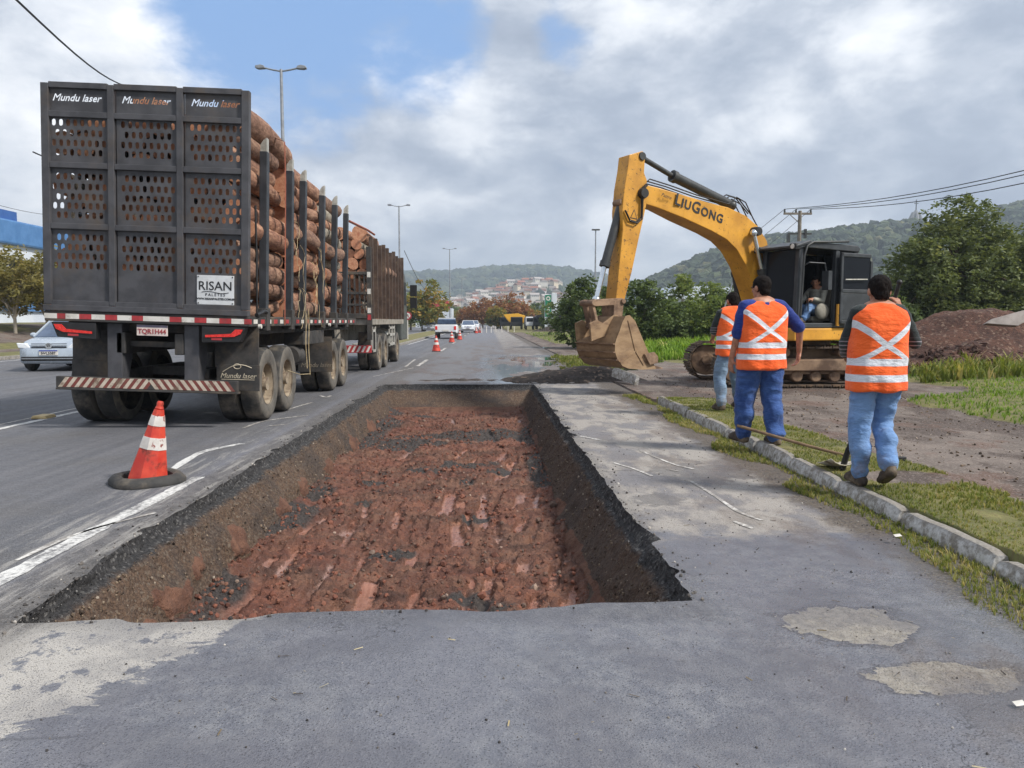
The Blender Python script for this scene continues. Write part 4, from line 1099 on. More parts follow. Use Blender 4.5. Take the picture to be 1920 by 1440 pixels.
    for (x0, x1) in ((-1.2, -.58), (.76, 1.37)):
        m_ = MB(XF); m_.box(x0, x1, .30, .318, .80, 1.355); fl = m_.build('mudguard', M_STEEL2, T, bevel=.004)
        m_ = MB(XF); m_.box(x0 + (.0 if x0 < 0 else .03), x1 + (0 if x0 < 0 else .02), .282, .298, .46, .82); f2 = m_.build('mud_flap', M_STEEL2, T, bevel=.004)
        if x0 > 0:
            ink = pm('flap_paint', srgb(176, 166, 146), srgb(196, 186, 166), 8, (.7, .8), 0, 0)
            put_text('lettering', 'Mundu laser', .10, XF @ frame((1.09, .279, .665), (1, 0, 0), (0, 0, 1)), ink, f2, shear=.3)
            m_ = MB(XF); m_.tube([(.88 + .4 * i / 16, .278, .72 + .07 * math.sin(i / 16 * 3.1) + .06 * i / 16) for i in range(17)], .006, 4)
            m_.tube([(1.08 + .05 * math.cos(a), .278, .80 + .035 * math.sin(a)) for a in [i * .45 for i in range(15)]], .005, 4)
            m_.tube([(.86, .278, .615), (1.32, .278, .615)], .004, 4); m_.build('emblem', ink, f2)
    m_ = MB(XF); m_.box(-1.25, 1.18, -.02, .06, .47, .62); m_.box(-1.25, 1.19, -.03, .09, .44, .469); bp_ = m_.build('bumper', M_STEEL2, T, bevel=.006)
    for i in range(22):
        x = -1.22 + i * .108; s_ = .10 if x < -.05 else -.10
        if i == 11: continue
        m_ = MB(XF); m_.prism([(x, .478), (x + .054, .478), (x + .054 + s_, .612), (x + s_, .612)] if True else [], (0, -.0205, 0), (1, 0, 0), (0, 0, 1), (0, 1, 0), -.002, .0)
        for p in m_.v: p.x = min(max(p.x, -1.245), 1.175)
        m_.build('stripe', M_FWHITE, bp_)
        m_ = MB(XF); m_.prism([(x + .056, .478), (x + .106, .478), (x + .106 + s_, .612), (x + .056 + s_, .612)], (0, -.0205, 0), (1, 0, 0), (0, 0, 1), (0, 1, 0), -.0015, .0)
        for p in m_.v: p.x = min(max(p.x, -1.245), 1.175)
        m_.build('stripe', M_FRED, bp_)
    # --- axles and wheels
    for Y in (10.98, 12.06, 15.6, 16.68):
        for sx in (1, -1): wheel(T, sx * 1.26, Y - TY, .515, sx < 0)
        m_ = MB(); m_.tube([(-1.0, Y - TY, .52), (1.0, Y - TY, .52)], .07, 10); m_.box(-.6, -.5, Y - TY - .5, Y - TY + .5, .62, .75); m_.box(.5, .6, Y - TY - .5, Y - TY + .5, .62, .75); m_.build('axle', M_STEEL2, T)
    m_ = MB(); m_.box(.7, 1.36, 4.93, 4.95, .42, 1.1); f3 = m_.build('mud_flap', M_STEEL2, T, bevel=.004)
    put_text('lettering', 'Mundu laser', .12, frame((1.05, 4.925, .55), (1, 0, 0), (0, 0, 1)), pm('flap_paint_faded', srgb(120, 112, 100), srgb(136, 126, 112), 8, (.7, .8), 0, 0), f3, shear=.3)
    m_ = MB(); m_.lathe([(.14, 0), (.16, .03), (.16, .4), (.14, .43)], (1.08, 2.9, .82), (0, 1, 0), 18); m_.build('air_tank', M_STEEL2, T, smooth=40)
    m_ = MB(); m_.box(.95, 1.28, 3.0, 4.6, 1.0, 1.23); m_.build('tool_box', M_STEEL2, T, bevel=.01)
    m_ = MB(); m_.lathe([(.03, 0), (.03, .04)], (1.37, .18, 1.33), (1, 0, 0), 10); m_.lathe([(.03, 0), (.03, .04)], (1.37, 4.6, 1.33), (1, 0, 0), 10); m_.build('side_lamp', M_WHITE, T)
    m_ = MB(); m_.tube([(0, 8.2, .9), (.1, 9.3, .85), (0, 10.9, .9)], .06, 8); m_.tube([(.8, 7.9, 1.2), (.7, 8.5, .8), (.5, 9.5, .9), (.4, 10.7, 1.1)], .025, 6); m_.build('drawbar', M_HOSE, T)
    # --- the load
    base = (TX, TY)
    stack(base, .12, 10, -1.2, 1.16, 1.51, .258, LOGS, 'cut log in the rear stack behind the tailboard', 'logs behind the tailboard', lambda x, k: True, 3)
    stack(base, 2.62, 9, -1.10, 1.16, 1.51, .258, LOGS, 'cut log in the middle stack of the trailer', 'logs in the middle stack', lambda x, k: x > .45 or k > 6, 5)
    stack(base, 4.98, 9, -1.10, 1.16, 1.51, .25, LOGS, 'cut log in the front stack of the trailer', 'logs in the front stack', lambda x, k: x > .55 or k > 6, 8)
    put_log(LOGS_LONG[0], (TX + 1.12, TY + .12, 4.0), .19, 'thick reddish log on top of the load beside the tailboard', None, .0, -.03)
    put_log(LOGS_LONG[1], (TX - .05, TY + .3, 4.2), .15, 'log on the rear stack showing just above the tailboard', None)
    for i, (x, y, z, r) in enumerate(((1.06, 2.75, 3.80, .16), (.75, 2.8, 3.90, .15), (1.02, 5.0, 3.79, .165), (.6, 5.1, 3.82, .16))):
        put_log(LOGS[i], (TX + x, TY + y, z), r, ('orange-ended log crowning the middle stack beside a post', 'log lying inside the crowning log of the middle stack', 'log crowning the front trailer stack by the posts', 'inner log on top of the front trailer stack')[i], None)
    s_ = thing('cargo_strap', 'rust-orange cargo strap running down the logs behind the first post', 'strap', (TX + 1.33, TY + 1.62, 1.4))
    m_ = MB(ROLL); m_.add([(p[0], y, p[1]) for y in (1.60, 1.66) for p in ((1.365, 1.38), (1.362, 2.6), (1.36, 3.6), (1.34, 4.2), (1.1, 4.27), (.5, 4.3), (-.6, 4.3))], [(i, i + 1, i + 8, i + 7) for i in range(6)])
    m_.xf = Matrix.Translation((TX, TY, 0)) @ SQ; m_.build('webbing', M_STRAP, s_, W=True)
    s_ = thing('cargo_strap', 'black cargo strap hanging beside the tailboard edge', 'strap', (TX + 1.36, TY + .25, 1.4))
    m_ = MB(Matrix.Translation((TX, TY, 0)) @ SQ); m_.tube([(1.37, .22, 1.5), (1.368, .20, 2.2), (1.36, .16, 3.0)], .014, 6); m_.tube([(1.37, .2, 1.52), (1.38, .5, 1.58), (1.38, .62, 1.56)], .03, 6); m_.build('webbing', M_BLACK, s_, W=True)
    st = MB(Matrix.Translation((TX, TY, 0))); rng = random.Random(8)
    for i in range(13):
        y = rng.uniform(1.8, 4.2); z = rng.uniform(1.9, 3.0); p = Vector((1.33, y, z)); pts = [p.copy()]
        for k in range(8): p = p + Vector((rng.uniform(-.01, .015), rng.uniform(-.10, .10), -rng.uniform(.0, .16))); p.x = max(p.x, 1.37); pts.append(p.copy())
        st.tube(pts, .0035, 4)
    for (y, z1) in ((2.75, .62), (2.95, .50)): st.tube([(1.38, y + .03 * math.sin(k), 1.6 - (1.6 - z1) * k / 8) for k in range(9)], .006, 4)
    st.tube([(1.37, 1.6, .66), (1.40, 2.2, .56), (1.39, 2.9, .52)], .005, 4)
    tag(st.build('bark_strands', M_TWINE), 'pale bark fibres hanging from the logs over the trailer wheels', 'bark strands', kind='stuff')
trailer()

def truck():
    X0, Y0 = TX, 20.6
    T = thing('log_truck', 'log truck pulling the trailer, loaded between close-set brown posts', 'truck', (X0, Y0, 0))
    mb = MB(); mb.box(-1.3, 1.3, 0, 7.6, 1.30, 1.46); mb.box(-.42, -.3, -.3, 9, .85, 1.295); mb.box(.3, .42, -.3, 9, .85, 1.295); mb.build('bed', pm('bed_rail', srgb(128, 122, 112), srgb(150, 144, 134), 5, (.6, .8), 0, .2, 50, srgb(92, 82, 70), 3, (.5, .7)), T, bevel=.01)
    y = .15; i = 0
    while y < 7.6:
        for sx in (1, -1):
            m_ = MB(); h = 3.62 + .06 * math.sin(i * 2.3); m_.box(sx * 1.27 - .05, sx * 1.27 + .05, y - .07, y + .07, 1.47, h)
            m_.box(sx * 1.27 + sx * .052, sx * 1.27 + sx * .056, y - .07, y - .05, 1.47, h - .1); m_.build('post', M_POST_BROWN, T, bevel=.006)
        y += .82; i += 1
    # rear headboard with upright bars
    m_ = MB(); m_.box(-1.25, 1.25, -.08, .0, 1.47, 1.6); m_.box(-1.25, 1.25, -.08, .0, 2.62, 2.70); m_.box(-1.25, 1.25, -.08, .0, 2.1, 2.17); m_.box(-1.25, 1.25, -.07, .0, 1.8, 1.86); m_.box(1.17, 1.3, -.09, .02, .9, 3.35); m_.box(-1.3, -1.17, -.09, .02, .9, 3.35)
    hb = m_.build('rear_gate', M_STEEL2, T, bevel=.008)
    for k in range(18):
        m_ = MB(); x = -1.1 + k * .13; m_.box(x - .022, x + .022, -.06, -.01, 1.6, 2.62); m_.build('bar', M_STEEL2, hb)
    for z, c in ((2.64, M_WHITE), (2.2, M_WHITE), (1.52, M_RED), (1.7, M_WHITE)): m_ = MB(); m_.box(1.19, 1.28, -.0935, -.0905, z - .09, z + .05); m_.build('reflector', c, hb)
    for Yw in (1.55, 2.85): 
        for sx in (1, -1): wheel(T, sx * 1.28, Yw, .515, sx < 0)
    for sx in (1, -1): wheel(T, sx * 1.25, 6.1, .515, sx < 0)
    m_ = MB(); m_.box(.8, 1.26, .75, .77, .5, 1.1); m_.build('mud_flap', M_STEEL2, T)
    m_ = MB(); m_.box(.55, 1.25, .1, .16, .55, .75); bm_ = m_.build('bumper', M_RED, T, bevel=.006)
    for k in range(5): m_ = MB(); m_.prism([(0, 0), (.06, 0), (.14, .16), (.08, .16)], (.58 + k * .13, .098, .57), (1, 0, 0), (0, 0, 1), (0, 1, 0), -.002, .001); m_.build('stripe', M_WHITE, bm_)
    m_ = MB(); pale = pm('side_guard_paint', srgb(150, 148, 142), srgb(172, 170, 164), 5, (.6, .75), 0, .1, 60, srgb(104, 96, 86), 3, (.55, .75))
    for (a, b_, c, d) in ((.3, .36, .55, 1.25), (.86, .92, .55, 1.25), (.3, .92, .55, .62), (.3, .92, 1.1, 1.17)): m_.box(1.2, 1.26, a, b_, c, d)
    m_.build('side_guard', pale, T, bevel=.006); m_ = MB()
    for (a, b_, c, d) in ((4.0, 5.4, .62, .70), (4.0, 5.4, .92, 1.0), (4.0, 5.4, 1.15, 1.22), (4.0, 4.08, .6, 1.3), (4.7, 4.76, .6, 1.3), (5.32, 5.4, .6, 1.3)): m_.box(1.2, 1.25, a, b_, c, d)
    m_.build('side_guard', pale, T, bevel=.006)
    m_ = MB(); m_.lathe([(.3, 0), (.33, .04), (.33, .9), (.3, .94)], (.85, 4.1, .85), (0, 1, 0), 20); m_.build('fuel_tank', M_ZINC, T, smooth=40)
    # cab
    m_ = MB(); w = 1.22
    prof = [(7.75, .7), (9.6, .7), (9.72, 1.2), (9.55, 2.1), (9.2, 3.05), (8.9, 3.2), (7.75, 3.2)]
    m_.prism(prof, (0, 0, 0), (0, 1, 0), (0, 0, 1), (1, 0, 0), -w, w); m_.build('cab', pm('cab_paint', srgb(72, 76, 74), srgb(84, 88, 86), 4, (.3, .45), 0, 0), T, bevel=.06, seg=3)
    m_ = MB(); m_.prism([(8.2, 2.0), (9.3, 2.0), (9.05, 2.85), (8.2, 2.85)], (0, 0, 0), (0, 1, 0), (0, 0, 1), (1, 0, 0), w + .002, w + .012); m_.build('side_window', M_BLACK, T)
    for z0, z1 in ((2.35, 2.78), (1.9, 2.3)):
        m_ = MB(); m_.box(w + .16, w + .42, 9.2, 9.32, z0, z1); m_.tube([(w, 9.2, z0 + .2), (w + .2, 9.25, z0 + .2)], .02, 6); m_.build('mirror', M_BLACK, T, bevel=.04, seg=3)
    stack((X0, Y0), .1, 8, -1.05, 1.1, 1.46, .262, LOGS_LONG, 'cut log in the rear end of the front truck load', 'logs on the front truck', lambda x, k: x > .35 or k > 4, 12)
    stack((X0, Y0), 3.0, 8, -1.05, 1.1, 1.46, .262, LOGS_LONG, 'log between the close posts midway along the front truck', 'logs further along the front truck', lambda x, k: x > .8, 13)
    stack((X0, Y0), 5.3, 8, -1.05, 1.1, 1.46, .262, LOGS_LONG, 'log in the stack behind the truck cab', 'logs behind the cab', lambda x, k: x > .8, 14)
    for i, (x, z, r) in enumerate(((.95, 3.70, .2), (.45, 3.72, .16), (.05, 3.68, .18))): put_log(LOGS_LONG[i], (X0 + x, Y0 + .15, z), r, ('big sawn log topping the front truck beside its posts', 'smaller log topping the front truck between two big ones', 'left of the three logs topping the front truck')[i], None)
    # ratchet straps and twigs on top
    m_ = MB(Matrix.Translation((0, 0, 0))); m_.tube([at(655, 415, 17.0), at(690, 432, 20.5), at(702, 440, 21.5)], .03, 5); tag(m_.build('cargo_strap', M_STRAP), 'reddish strap stretched over the load towards the front truck', 'strap')
truck()
# ================================================================== EXCAVATOR
M_YEL = pm('excavator_yellow', srgb(182, 128, 38), srgb(212, 154, 50), 1.6, (.38, .55), 0, .06, 60, srgb(104, 76, 40), 18, (.60, .68))
M_YEL2 = pm('stick_yellow', srgb(174, 122, 38), srgb(208, 150, 50), 1.8, (.4, .6), 0, .1, 60, srgb(96, 72, 42), 16, (.57, .66))
M_MUDDY = pm('muddy_steel', srgb(126, 102, 82), srgb(152, 126, 102), 3.5, (.75, .9), 0, .35, 40, srgb(92, 72, 58), 2.0, (.44, .62), bd=.01)
M_BUCKET = pm('bucket_steel', srgb(136, 110, 82), srgb(158, 132, 102), 3.0, (.6, .85), .1, .3, 45, srgb(112, 88, 68), 2.2, (.46, .70), stretch=(1, 1, 2.2), bd=.008)
M_CYL = pm('cylinder_black', srgb(44, 46, 48), srgb(60, 62, 62), 4, (.35, .55), 0, .05, 60, srgb(96, 84, 70), 3, (.58, .76))
M_CHROME = pm('chrome_rod', srgb(198, 204, 210), srgb(214, 220, 226), 6, (.12, .2), .9, 0)
M_CAB = pm('cab_black', srgb(44, 47, 51), srgb(58, 61, 65), 4, (.35, .55), 0, .05, 60, srgb(92, 88, 82), 2.5, (.6, .8))
M_TRACK = pm('track_steel', srgb(70, 60, 52), srgb(98, 84, 72), 6, (.7, .9), .2, .4, 40, srgb(120, 98, 78), 4, (.46, .64), rnd=.3)
def glass_material():
    m, t, b = newmat('tinted_glass'); b.inputs['Base Color'].default_value = (.012, .014, .018, 1); b.inputs['Roughness'].default_value = .12; b.inputs['Alpha'].default_value = .96; b.inputs['Specular IOR Level'].default_value = .08
    return m
M_GLASS = glass_material()
A = rad(27); EC = Vector((7.0, 17.2, 0)); ED = Vector((-math.cos(A), -math.sin(A), 0)); EL = Vector((math.sin(A), -math.cos(A), 0))
HM = Matrix(((ED.x, EL.x, 0, EC.x), (ED.y, EL.y, 0, EC.y), (0, 0, 1, 0), (0, 0, 0, 1)))       # (forward, left, up) -> world
def fz(px, py, l):      # picture point -> (forward, up) in the machine's plane l metres left of its middle
    r = ray(px, py); o = Vector((0, 0, CAM_H)); k = (l - (o - EC).dot(EL)) / r.dot(EL); p = o + r * k
    return ((p - EC).dot(ED), p.z)

def excavator():
    T = thing('excavator', 'yellow tracked excavator with black cab and lowered muddy bucket', 'excavator', (6.83, 17.2, 0))
    sh = MB(); sh.box(-.085, .085, -.3, .3, 0, .03); sh.box(-.075, -.055, -.3, .3, .03, .06); sh.box(-.01, .01, -.3, .3, .03, .05); sh.box(.055, .075, -.3, .3, .03, .05)
    shm = sh.mesh('track_shoe'); shm.materials.append(M_TRACK)
    xa, xb, R = 4.8 + .44, 8.85 - .44, .40; zc = .47
    for Yc in (16.1, 18.45):
        m_ = MB(); m_.prism([(xa, .28), (xb, .28), (xb - .1, .62), (xa + .2, .62)], (0, Yc, 0), (1, 0, 0), (0, 0, 1), (0, 1, 0), -.17, .17); m_.box(xa + .3, xb - .3, Yc - .30, Yc - .171, .36, .60)
        tf = m_.build('track_frame', M_MUDDY, T, bevel=.02, W=True)
        per = 2 * (xb - xa) + 2 * math.pi * R; n = 48
        for i in range(n):
            s_ = per * i / n; L = xb - xa
            if s_ < L: p = (xa + s_, zc + R - .04 * math.sin(math.pi * s_ / L)); a = 0
            elif s_ < L + math.pi * R: th = (s_ - L) / R; p = (xb + R * math.sin(th), zc + R * math.cos(th)); a = th
            elif s_ < 2 * L + math.pi * R: p = (xb - (s_ - L - math.pi * R), zc - R); a = math.pi
            else: th = (s_ - 2 * L - math.pi * R) / R; p = (xa - R * math.sin(th), zc - R * math.cos(th)); a = math.pi + th
            o = bpy.data.objects.new('track_shoe', shm); COL.objects.link(o); o.parent = tf; o.location = (p[0] - 6.83, Yc - 17.2, p[1]); o.rotation_euler = (0, a, 0)
        m_ = MB(); m_.lathe([(.30, -.2), (.36, -.18), (.36, .18), (.30, .2)], (xa, Yc, zc), (0, 1, 0), 24); m_.lathe([(.12, -.26), (.12, .26)], (xa, Yc, zc), (0, 1, 0), 12); m_.build('idler', M_MUDDY, tf, W=True, smooth=40)
        m_ = MB(); m_.lathe([(.33, -.12), (.35, -.05), (.35, .05), (.33, .12)], (xb, Yc, zc), (0, 1, 0), 20); m_.lathe([(.22, -.24), (.2, .24)], (xb, Yc, zc), (0, 1, 0), 16); m_.build('sprocket', M_MUDDY, tf, W=True, smooth=40)
        for k in range(7):
            m_ = MB(); m_.lathe([(.10, -.22), (.12, -.2), (.12, .2), (.10, .22)], (xa + .45 + k * .40, Yc, .24), (0, 1, 0), 14); m_.build('roller', M_MUDDY, tf, W=True, smooth=40)
        for k in range(2):
            m_ = MB(); m_.lathe([(.09, -.2), (.09, .2)], (xa + 1.0 + k * 1.2, Yc, .74), (0, 1, 0), 14); m_.build('roller', M_MUDDY, tf, W=True, smooth=40)
        m_ = MB(); m_.box(xa + .05, xb - .05, Yc - .07, Yc + .07, .12, .15); m_.box(xa + .05, xb - .05, Yc - .07, Yc + .07, .80, .83); m_.build('track_link', M_TRACK, tf, W=True)
    m_ = MB(); m_.box(5.9, 7.9, 16.3, 18.2, .45, .8); m_.lathe([(.75, 0), (.75, .25)], (6.95, 17.2, .78), (0, 0, 1), 32); m_.build('car_body', M_MUDDY, T, bevel=.02, W=True)
    # --- upper structure
    m_ = MB(HM); m_.prism([(1.65, 1.36), (1.65, .30), (.95, -.3), (.95, -1.0), (-1.2, -1.35), (-2.2, -.7), (-2.2, .7), (-1.2, 1.36)], (0, 0, 0), (1, 0, 0), (0, 1, 0), (0, 0, 1), 1.0, 1.26); m_.build('deck', M_YEL, T, bevel=.03, W=True)
    m_ = MB(HM); m_.prism([(-.35, 1.30), (-.35, -1.3), (-1.15, -1.3), (-2.15, -.68), (-2.15, .68), (-1.15, 1.30)], (0, 0, 0), (1, 0, 0), (0, 1, 0), (0, 0, 1), 1.262, 2.08); m_.build('engine_hood', M_YEL, T, bevel=.06, W=True, seg=3)
    # --- cab
    m_ = MB(HM)
    m_.box(-.2, 1.62, .36, 1.36, 1.262, 1.36)
    for (f0, f1, l) in ((1.50, 1.60, 1.29), (1.50, 1.60, .43)): m_.beam((f0 + .06, l, 1.36), (f0 - .0, l, 2.86), .10, .12, (1, 0, 0))
    m_.box(.38, .50, 1.26, 1.36, 1.36, 2.86); m_.box(-.2, -.08, 1.24, 1.36, 1.36, 2.84); m_.box(-.2, -.08, .36, .48, 1.36, 2.84); m_.box(.4, .5, .36, .46, 1.36, 2.86)
    m_.prism([(-.2, 2.84), (1.45, 2.87), (1.60, 2.84), (1.60, 2.92), (1.35, 3.0), (-.15, 2.97), (-.22, 2.92)], (0, 0, 0), (1, 0, 0), (0, 0, 1), (0, 1, 0), .34, 1.38)
    m_.box(-.2, -.17, .48, 1.24, 1.36, 2.0); m_.box(-.08, .38, 1.3, 1.34, 1.36, 2.0); m_.box(-.2, 1.5, .36, .39, 1.36, 1.95); m_.box(1.50, 1.57, .48, 1.24, 1.36, 1.5)
    cab = m_.build('cab', M_CAB, T, bevel=.018, W=True)
    m_ = MB(HM); m_.hexa([(1.565, .49, 1.5), (1.59, .49, 1.5), (1.535, .49, 2.84), (1.51, .49, 2.84), (1.565, 1.23, 1.5), (1.59, 1.23, 1.5), (1.535, 1.23, 2.84), (1.51, 1.23, 2.84)]); m_.build('windscreen', M_GLASS, cab, W=True)
    m_ = MB(HM); m_.box(-.08, .38, 1.31, 1.33, 2.0, 2.84); m_.build('side_window', M_GLASS, cab, W=True)
    m_ = MB(HM); m_.box(-.19, -.17, .48, 1.24, 2.0, 2.84); m_.build('rear_window', M_GLASS, cab, W=True)
    m_ = MB(HM); m_.box(-.08, 1.5, .37, .39, 1.95, 2.84); m_.build('side_window', M_GLASS, cab, W=True)
    # open door folded back along the side
    m_ = MB(HM)
    for (a, b_, c, d) in ((.40, .47, 1.34, 2.80), (-.52, -.45, 1.34, 2.66), (-.52, .47, 1.34, 1.42), (-.5, .47, 1.98, 2.06), (-.46, .47, 2.72, 2.80)): m_.box(a, b_, 1.43, 1.48, c, d)
    m_.box(-.46, .42, 1.44, 1.47, 1.42, 1.98)
    dr = m_.build('door', M_CAB, cab, bevel=.012, W=True)
    m_ = MB(HM); m_.box(-.45, .40, 1.45, 1.46, 2.06, 2.72); m_.build('pane', M_GLASS, dr, W=True)
    m_ = MB(HM); m_.tube([(.38, 1.51, 2.25), (-.3, 1.51, 2.27)], .013, 6); m_.build('handle', M_ZINC, dr, W=True)
    m_ = MB(HM); m_.tube([(.47, 1.42, 1.3), (.47, 1.42, 1.75)], .035, 8); m_.build('grab_bar', M_YEL, cab, W=True)
    m_ = MB(HM); m_.tube([(1.54, 1.39, 1.5), (1.50, 1.41, 2.7), (1.42, 1.41, 2.9), (1.25, 1.41, 2.98), (.2, 1.41, 3.04)], .022, 8); m_.build('roof_rail', M_CYL, cab, W=True, smooth=50)
    m_ = MB(HM); m_.prism([(1.3, 2.95), (1.72, 2.86), (1.72, 2.90), (1.3, 3.02)], (0, 0, 0), (1, 0, 0), (0, 0, 1), (0, 1, 0), .3, 1.4); m_.build('visor', M_CAB, cab, bevel=.01, W=True)
    for l in (.36, 1.3):
        m_ = MB(HM); m_.box(1.58, 1.72, l - .08, l + .08, 2.82, 2.94); lb = m_.build('work_lamp', M_BLACK, cab, bevel=.015, W=True)
        m_ = MB(HM); m_.lathe([(.05, 0), (.045, .012)], (1.72, l, 2.88), (1, 0, 0), 14); m_.build('lens', M_WHITE, lb, W=True)
    m_ = MB(HM); m_.tube([(1.48, 1.38, 2.5), (1.46, 1.5, 2.56), (1.1, 1.58, 2.55), (1.05, 1.58, 2.35)], .016, 6); m_.box(.97, 1.08, 1.5, 1.66, 2.02, 2.40); m_.build('mirror', M_CAB, cab, bevel=.01, W=True)
    seatm = pm('seat_fabric', srgb(120, 116, 106), srgb(140, 136, 126), 8, (.8, .9), 0, .2, 90)
    m_ = MB(HM); m_.box(.25, .80, .62, 1.06, 1.40, 1.50); m_.prism([(.2, 1.46), (.34, 1.46), (.22, 2.15), (.1, 2.15)], (0, 0, 0), (1, 0, 0), (0, 0, 1), (0, 1, 0), .62, 1.06); m_.box(.35, .7, .7, .98, 1.362, 1.40); m_.build('seat', seatm, cab, bevel=.04, W=True, seg=3)
    m_ = MB(HM); m_.ball((.66, 1.18, 1.60), (.20, .08, .17), 14, 10); m_.build('console', seatm, cab, W=True, smooth=60)
    for l in (.62, 1.12):
        m_ = MB(HM); m_.tube([(1.0, l, 1.6), (1.02, l, 1.85), (1.05, l, 1.95)], [.012, .012, .022], 8); m_.build('lever', M_BLACK, cab, W=True)
    # --- boom
    hw = .24
    top = [(1214, 345), (1239, 351), (1283, 366), (1325, 379), (1366, 389), (1398, 404), (1421, 424), (1434, 452), (1440, 484), (1446, 520), (1453, 560)]
    bot = [(1424, 575), (1416, 545), (1408, 522), (1398, 496), (1382, 468), (1363, 449), (1335, 433), (1283, 409), (1239, 389), (1214, 381)]
    P = [fz(*q, hw) for q in top + bot]
    m_ = MB(HM); n = len(P); nt_ = len(top)
    wid = [.17 if q[0] < 1240 else (.24 if q[0] < 1430 else .30) for q in top + bot]
    vs = [(p[0], w, p[1]) for p, w in zip(P, wid)] + [(p[0], -w, p[1]) for p, w in zip(P, wid)]
    fs = [(i, (i + 1) % n, n + (i + 1) % n, n + i) for i in range(n)]
    for i in range(min(nt_, n - nt_) - 1):
        a, b_, c, d = i, i + 1, n - 2 - i, n - 1 - i
        fs += [(a, b_, c, d), (n + d, n + c, n + b_, n + a)]
    if nt_ > n - nt_: k = nt_ - 2; fs += [(k, k + 1, n - nt_ + 1 + (nt_ - 2) if False else nt_), (n + nt_, n + k + 1, n + k)]
    m_.add(vs, fs); bo = m_.build('boom', M_YEL, T, bevel=.012, W=True)
    def side_plate(name, px, r, l, d, mat, par, nn=20):
        f, z = fz(*px, l); q = MB(HM); q.lathe([(r * .85, -d), (r, -d * .8), (r, d * .8), (r * .85, d)], (f, 0, z), (0, 1, 0), nn); return q.build(name, mat, par, W=True, smooth=40)
    side_plate('pin', (1412, 435), .10, hw, .42, M_BLACK, bo); side_plate('pin', (1208, 362), .105, hw, .27, M_BLACK, bo)
    # lettering along the boom
    a, b_ = fz(1270, 375, hw + .004), fz(1352, 409, hw + .004)
    ua = (HM.to_3x3() @ Vector((b_[0] - a[0], 0, b_[1] - a[1]))).normalized(); n_ = EL; va = n_.cross(ua)
    ctr = HM @ Vector(((a[0] + b_[0]) / 2, hw + .006, (a[1] + b_[1]) / 2)); ctr2 = ctr - T.location
    put_text('lettering', 'LiuGong', .315, frame(ctr2, ua, va), M_INK, bo, bold=.007, caps=(0, 3), space=1.12)
    c2 = HM @ Vector((*fz(1256, 372, hw + .004), 0)).xzy; cc = fz(1249, 368, hw); c3 = HM @ Vector((cc[0], hw + .006, cc[1])) - T.location
    put_text('lettering', 'Pastre', .10, frame(c3, ua, va), M_INK, bo, shear=.3)
    # --- stick
    sp = [(1180, 290), (1205, 283), (1210, 292), (1208, 324), (1213, 337), (1213, 362), (1212, 385), (1197, 452), (1185, 509), (1170, 567), (1165, 600), (1151, 600), (1155, 560), (1162, 490), (1168, 430), (1167, 395), (1171, 352), (1177, 317)]
    sw = .17; SP = [fz(*q, sw) for q in sp]; m_ = MB(HM); m_.prism(SP, (0, 0, 0), (1, 0, 0), (0, 0, 1), (0, 1, 0), -sw, sw); st = m_.build('stick', M_YEL2, T, bevel=.012, W=True)
    for p in (0,):
        side_plate('pin', (1204, 293), .085, sw, .2, M_CYL, st); side_plate('pin', (1170, 378), .065, sw, .13, M_MUDDY, st); side_plate('pin', (1157, 600), .075, sw, .25, M_MUDDY, st)
    m_ = MB(HM); q0, q1, q2, q3 = fz(1169, 560, sw + .004), fz(1150, 563, sw + .004), fz(1148, 612, sw), fz(1164, 610, sw)
    m_.prism([q0, q1, q2, q3], (0, 0, 0), (1, 0, 0), (0, 0, 1), (0, 1, 0), -sw - .03, sw + .03); m_.build('stick_end', M_MUDDY, st, bevel=.012, W=True)
    m_ = MB(HM); tri = [fz(1189, 392, sw), fz(1181, 409, sw), fz(1195, 412, sw)]; m_.prism(tri, (0, 0, 0), (1, 0, 0), (0, 0, 1), (0, 1, 0), sw + .001, sw + .003); wl = m_.build('warning_sign', M_INK, st, W=True)
    cx = sum(t_[0] for t_ in tri) / 3; cz = sum(t_[1] for t_ in tri) / 3
    m_ = MB(HM); m_.prism([(cx + (a - cx) * .72, cz + (c - cz) * .72) for a, c in tri], (0, 0, 0), (1, 0, 0), (0, 0, 1), (0, 1, 0), sw + .0035, sw + .0045); m_.build('warning_sign_centre', M_YEL, wl, W=True)
    def cyl(name, a, mid, b_, l, rb, rr, rodmat=M_CHROME, par=T, off=(0,)):
        A_, Mi, B_ = (fz(*q, l) for q in (a, mid, b_))
        for o in off:
            q = MB(HM); q.tube([(A_[0], o, A_[1]), (Mi[0], o, Mi[1])], rb, 16); dv = Vector((Mi[0] - A_[0], 0, Mi[1] - A_[1])).normalized()
            q.tube([(Mi[0] - dv.x * .10, o, Mi[1] - dv.z * .10), (Mi[0], o, Mi[1])], rb * 1.22, 16); q.ball((A_[0], o, A_[1]), rb * 1.1, 12, 8)
            c = q.build(name, M_CYL, par, W=True, smooth=40)
            q = MB(HM); q.tube([(Mi[0], o, Mi[1]), (B_[0], o, B_[1])], rr, 14); q.ball((B_[0], o, B_[1]), rr * 1.7, 12, 8); q.build('rod', rodmat, c, W=True, smooth=40)
    cyl('stick_cylinder', (1378, 384), (1266, 328), (1208, 293), .1, .10, .052, M_CYL)
    cyl('bucket_cylinder', (1166, 379), (1133, 500), (1118, 562), .0, .085, .048)
    cyl('boom_cylinder', (1440, 600), (1428, 505), (1413, 437), .38, .08, .045, M_CHROME, T, (.38, -.38))
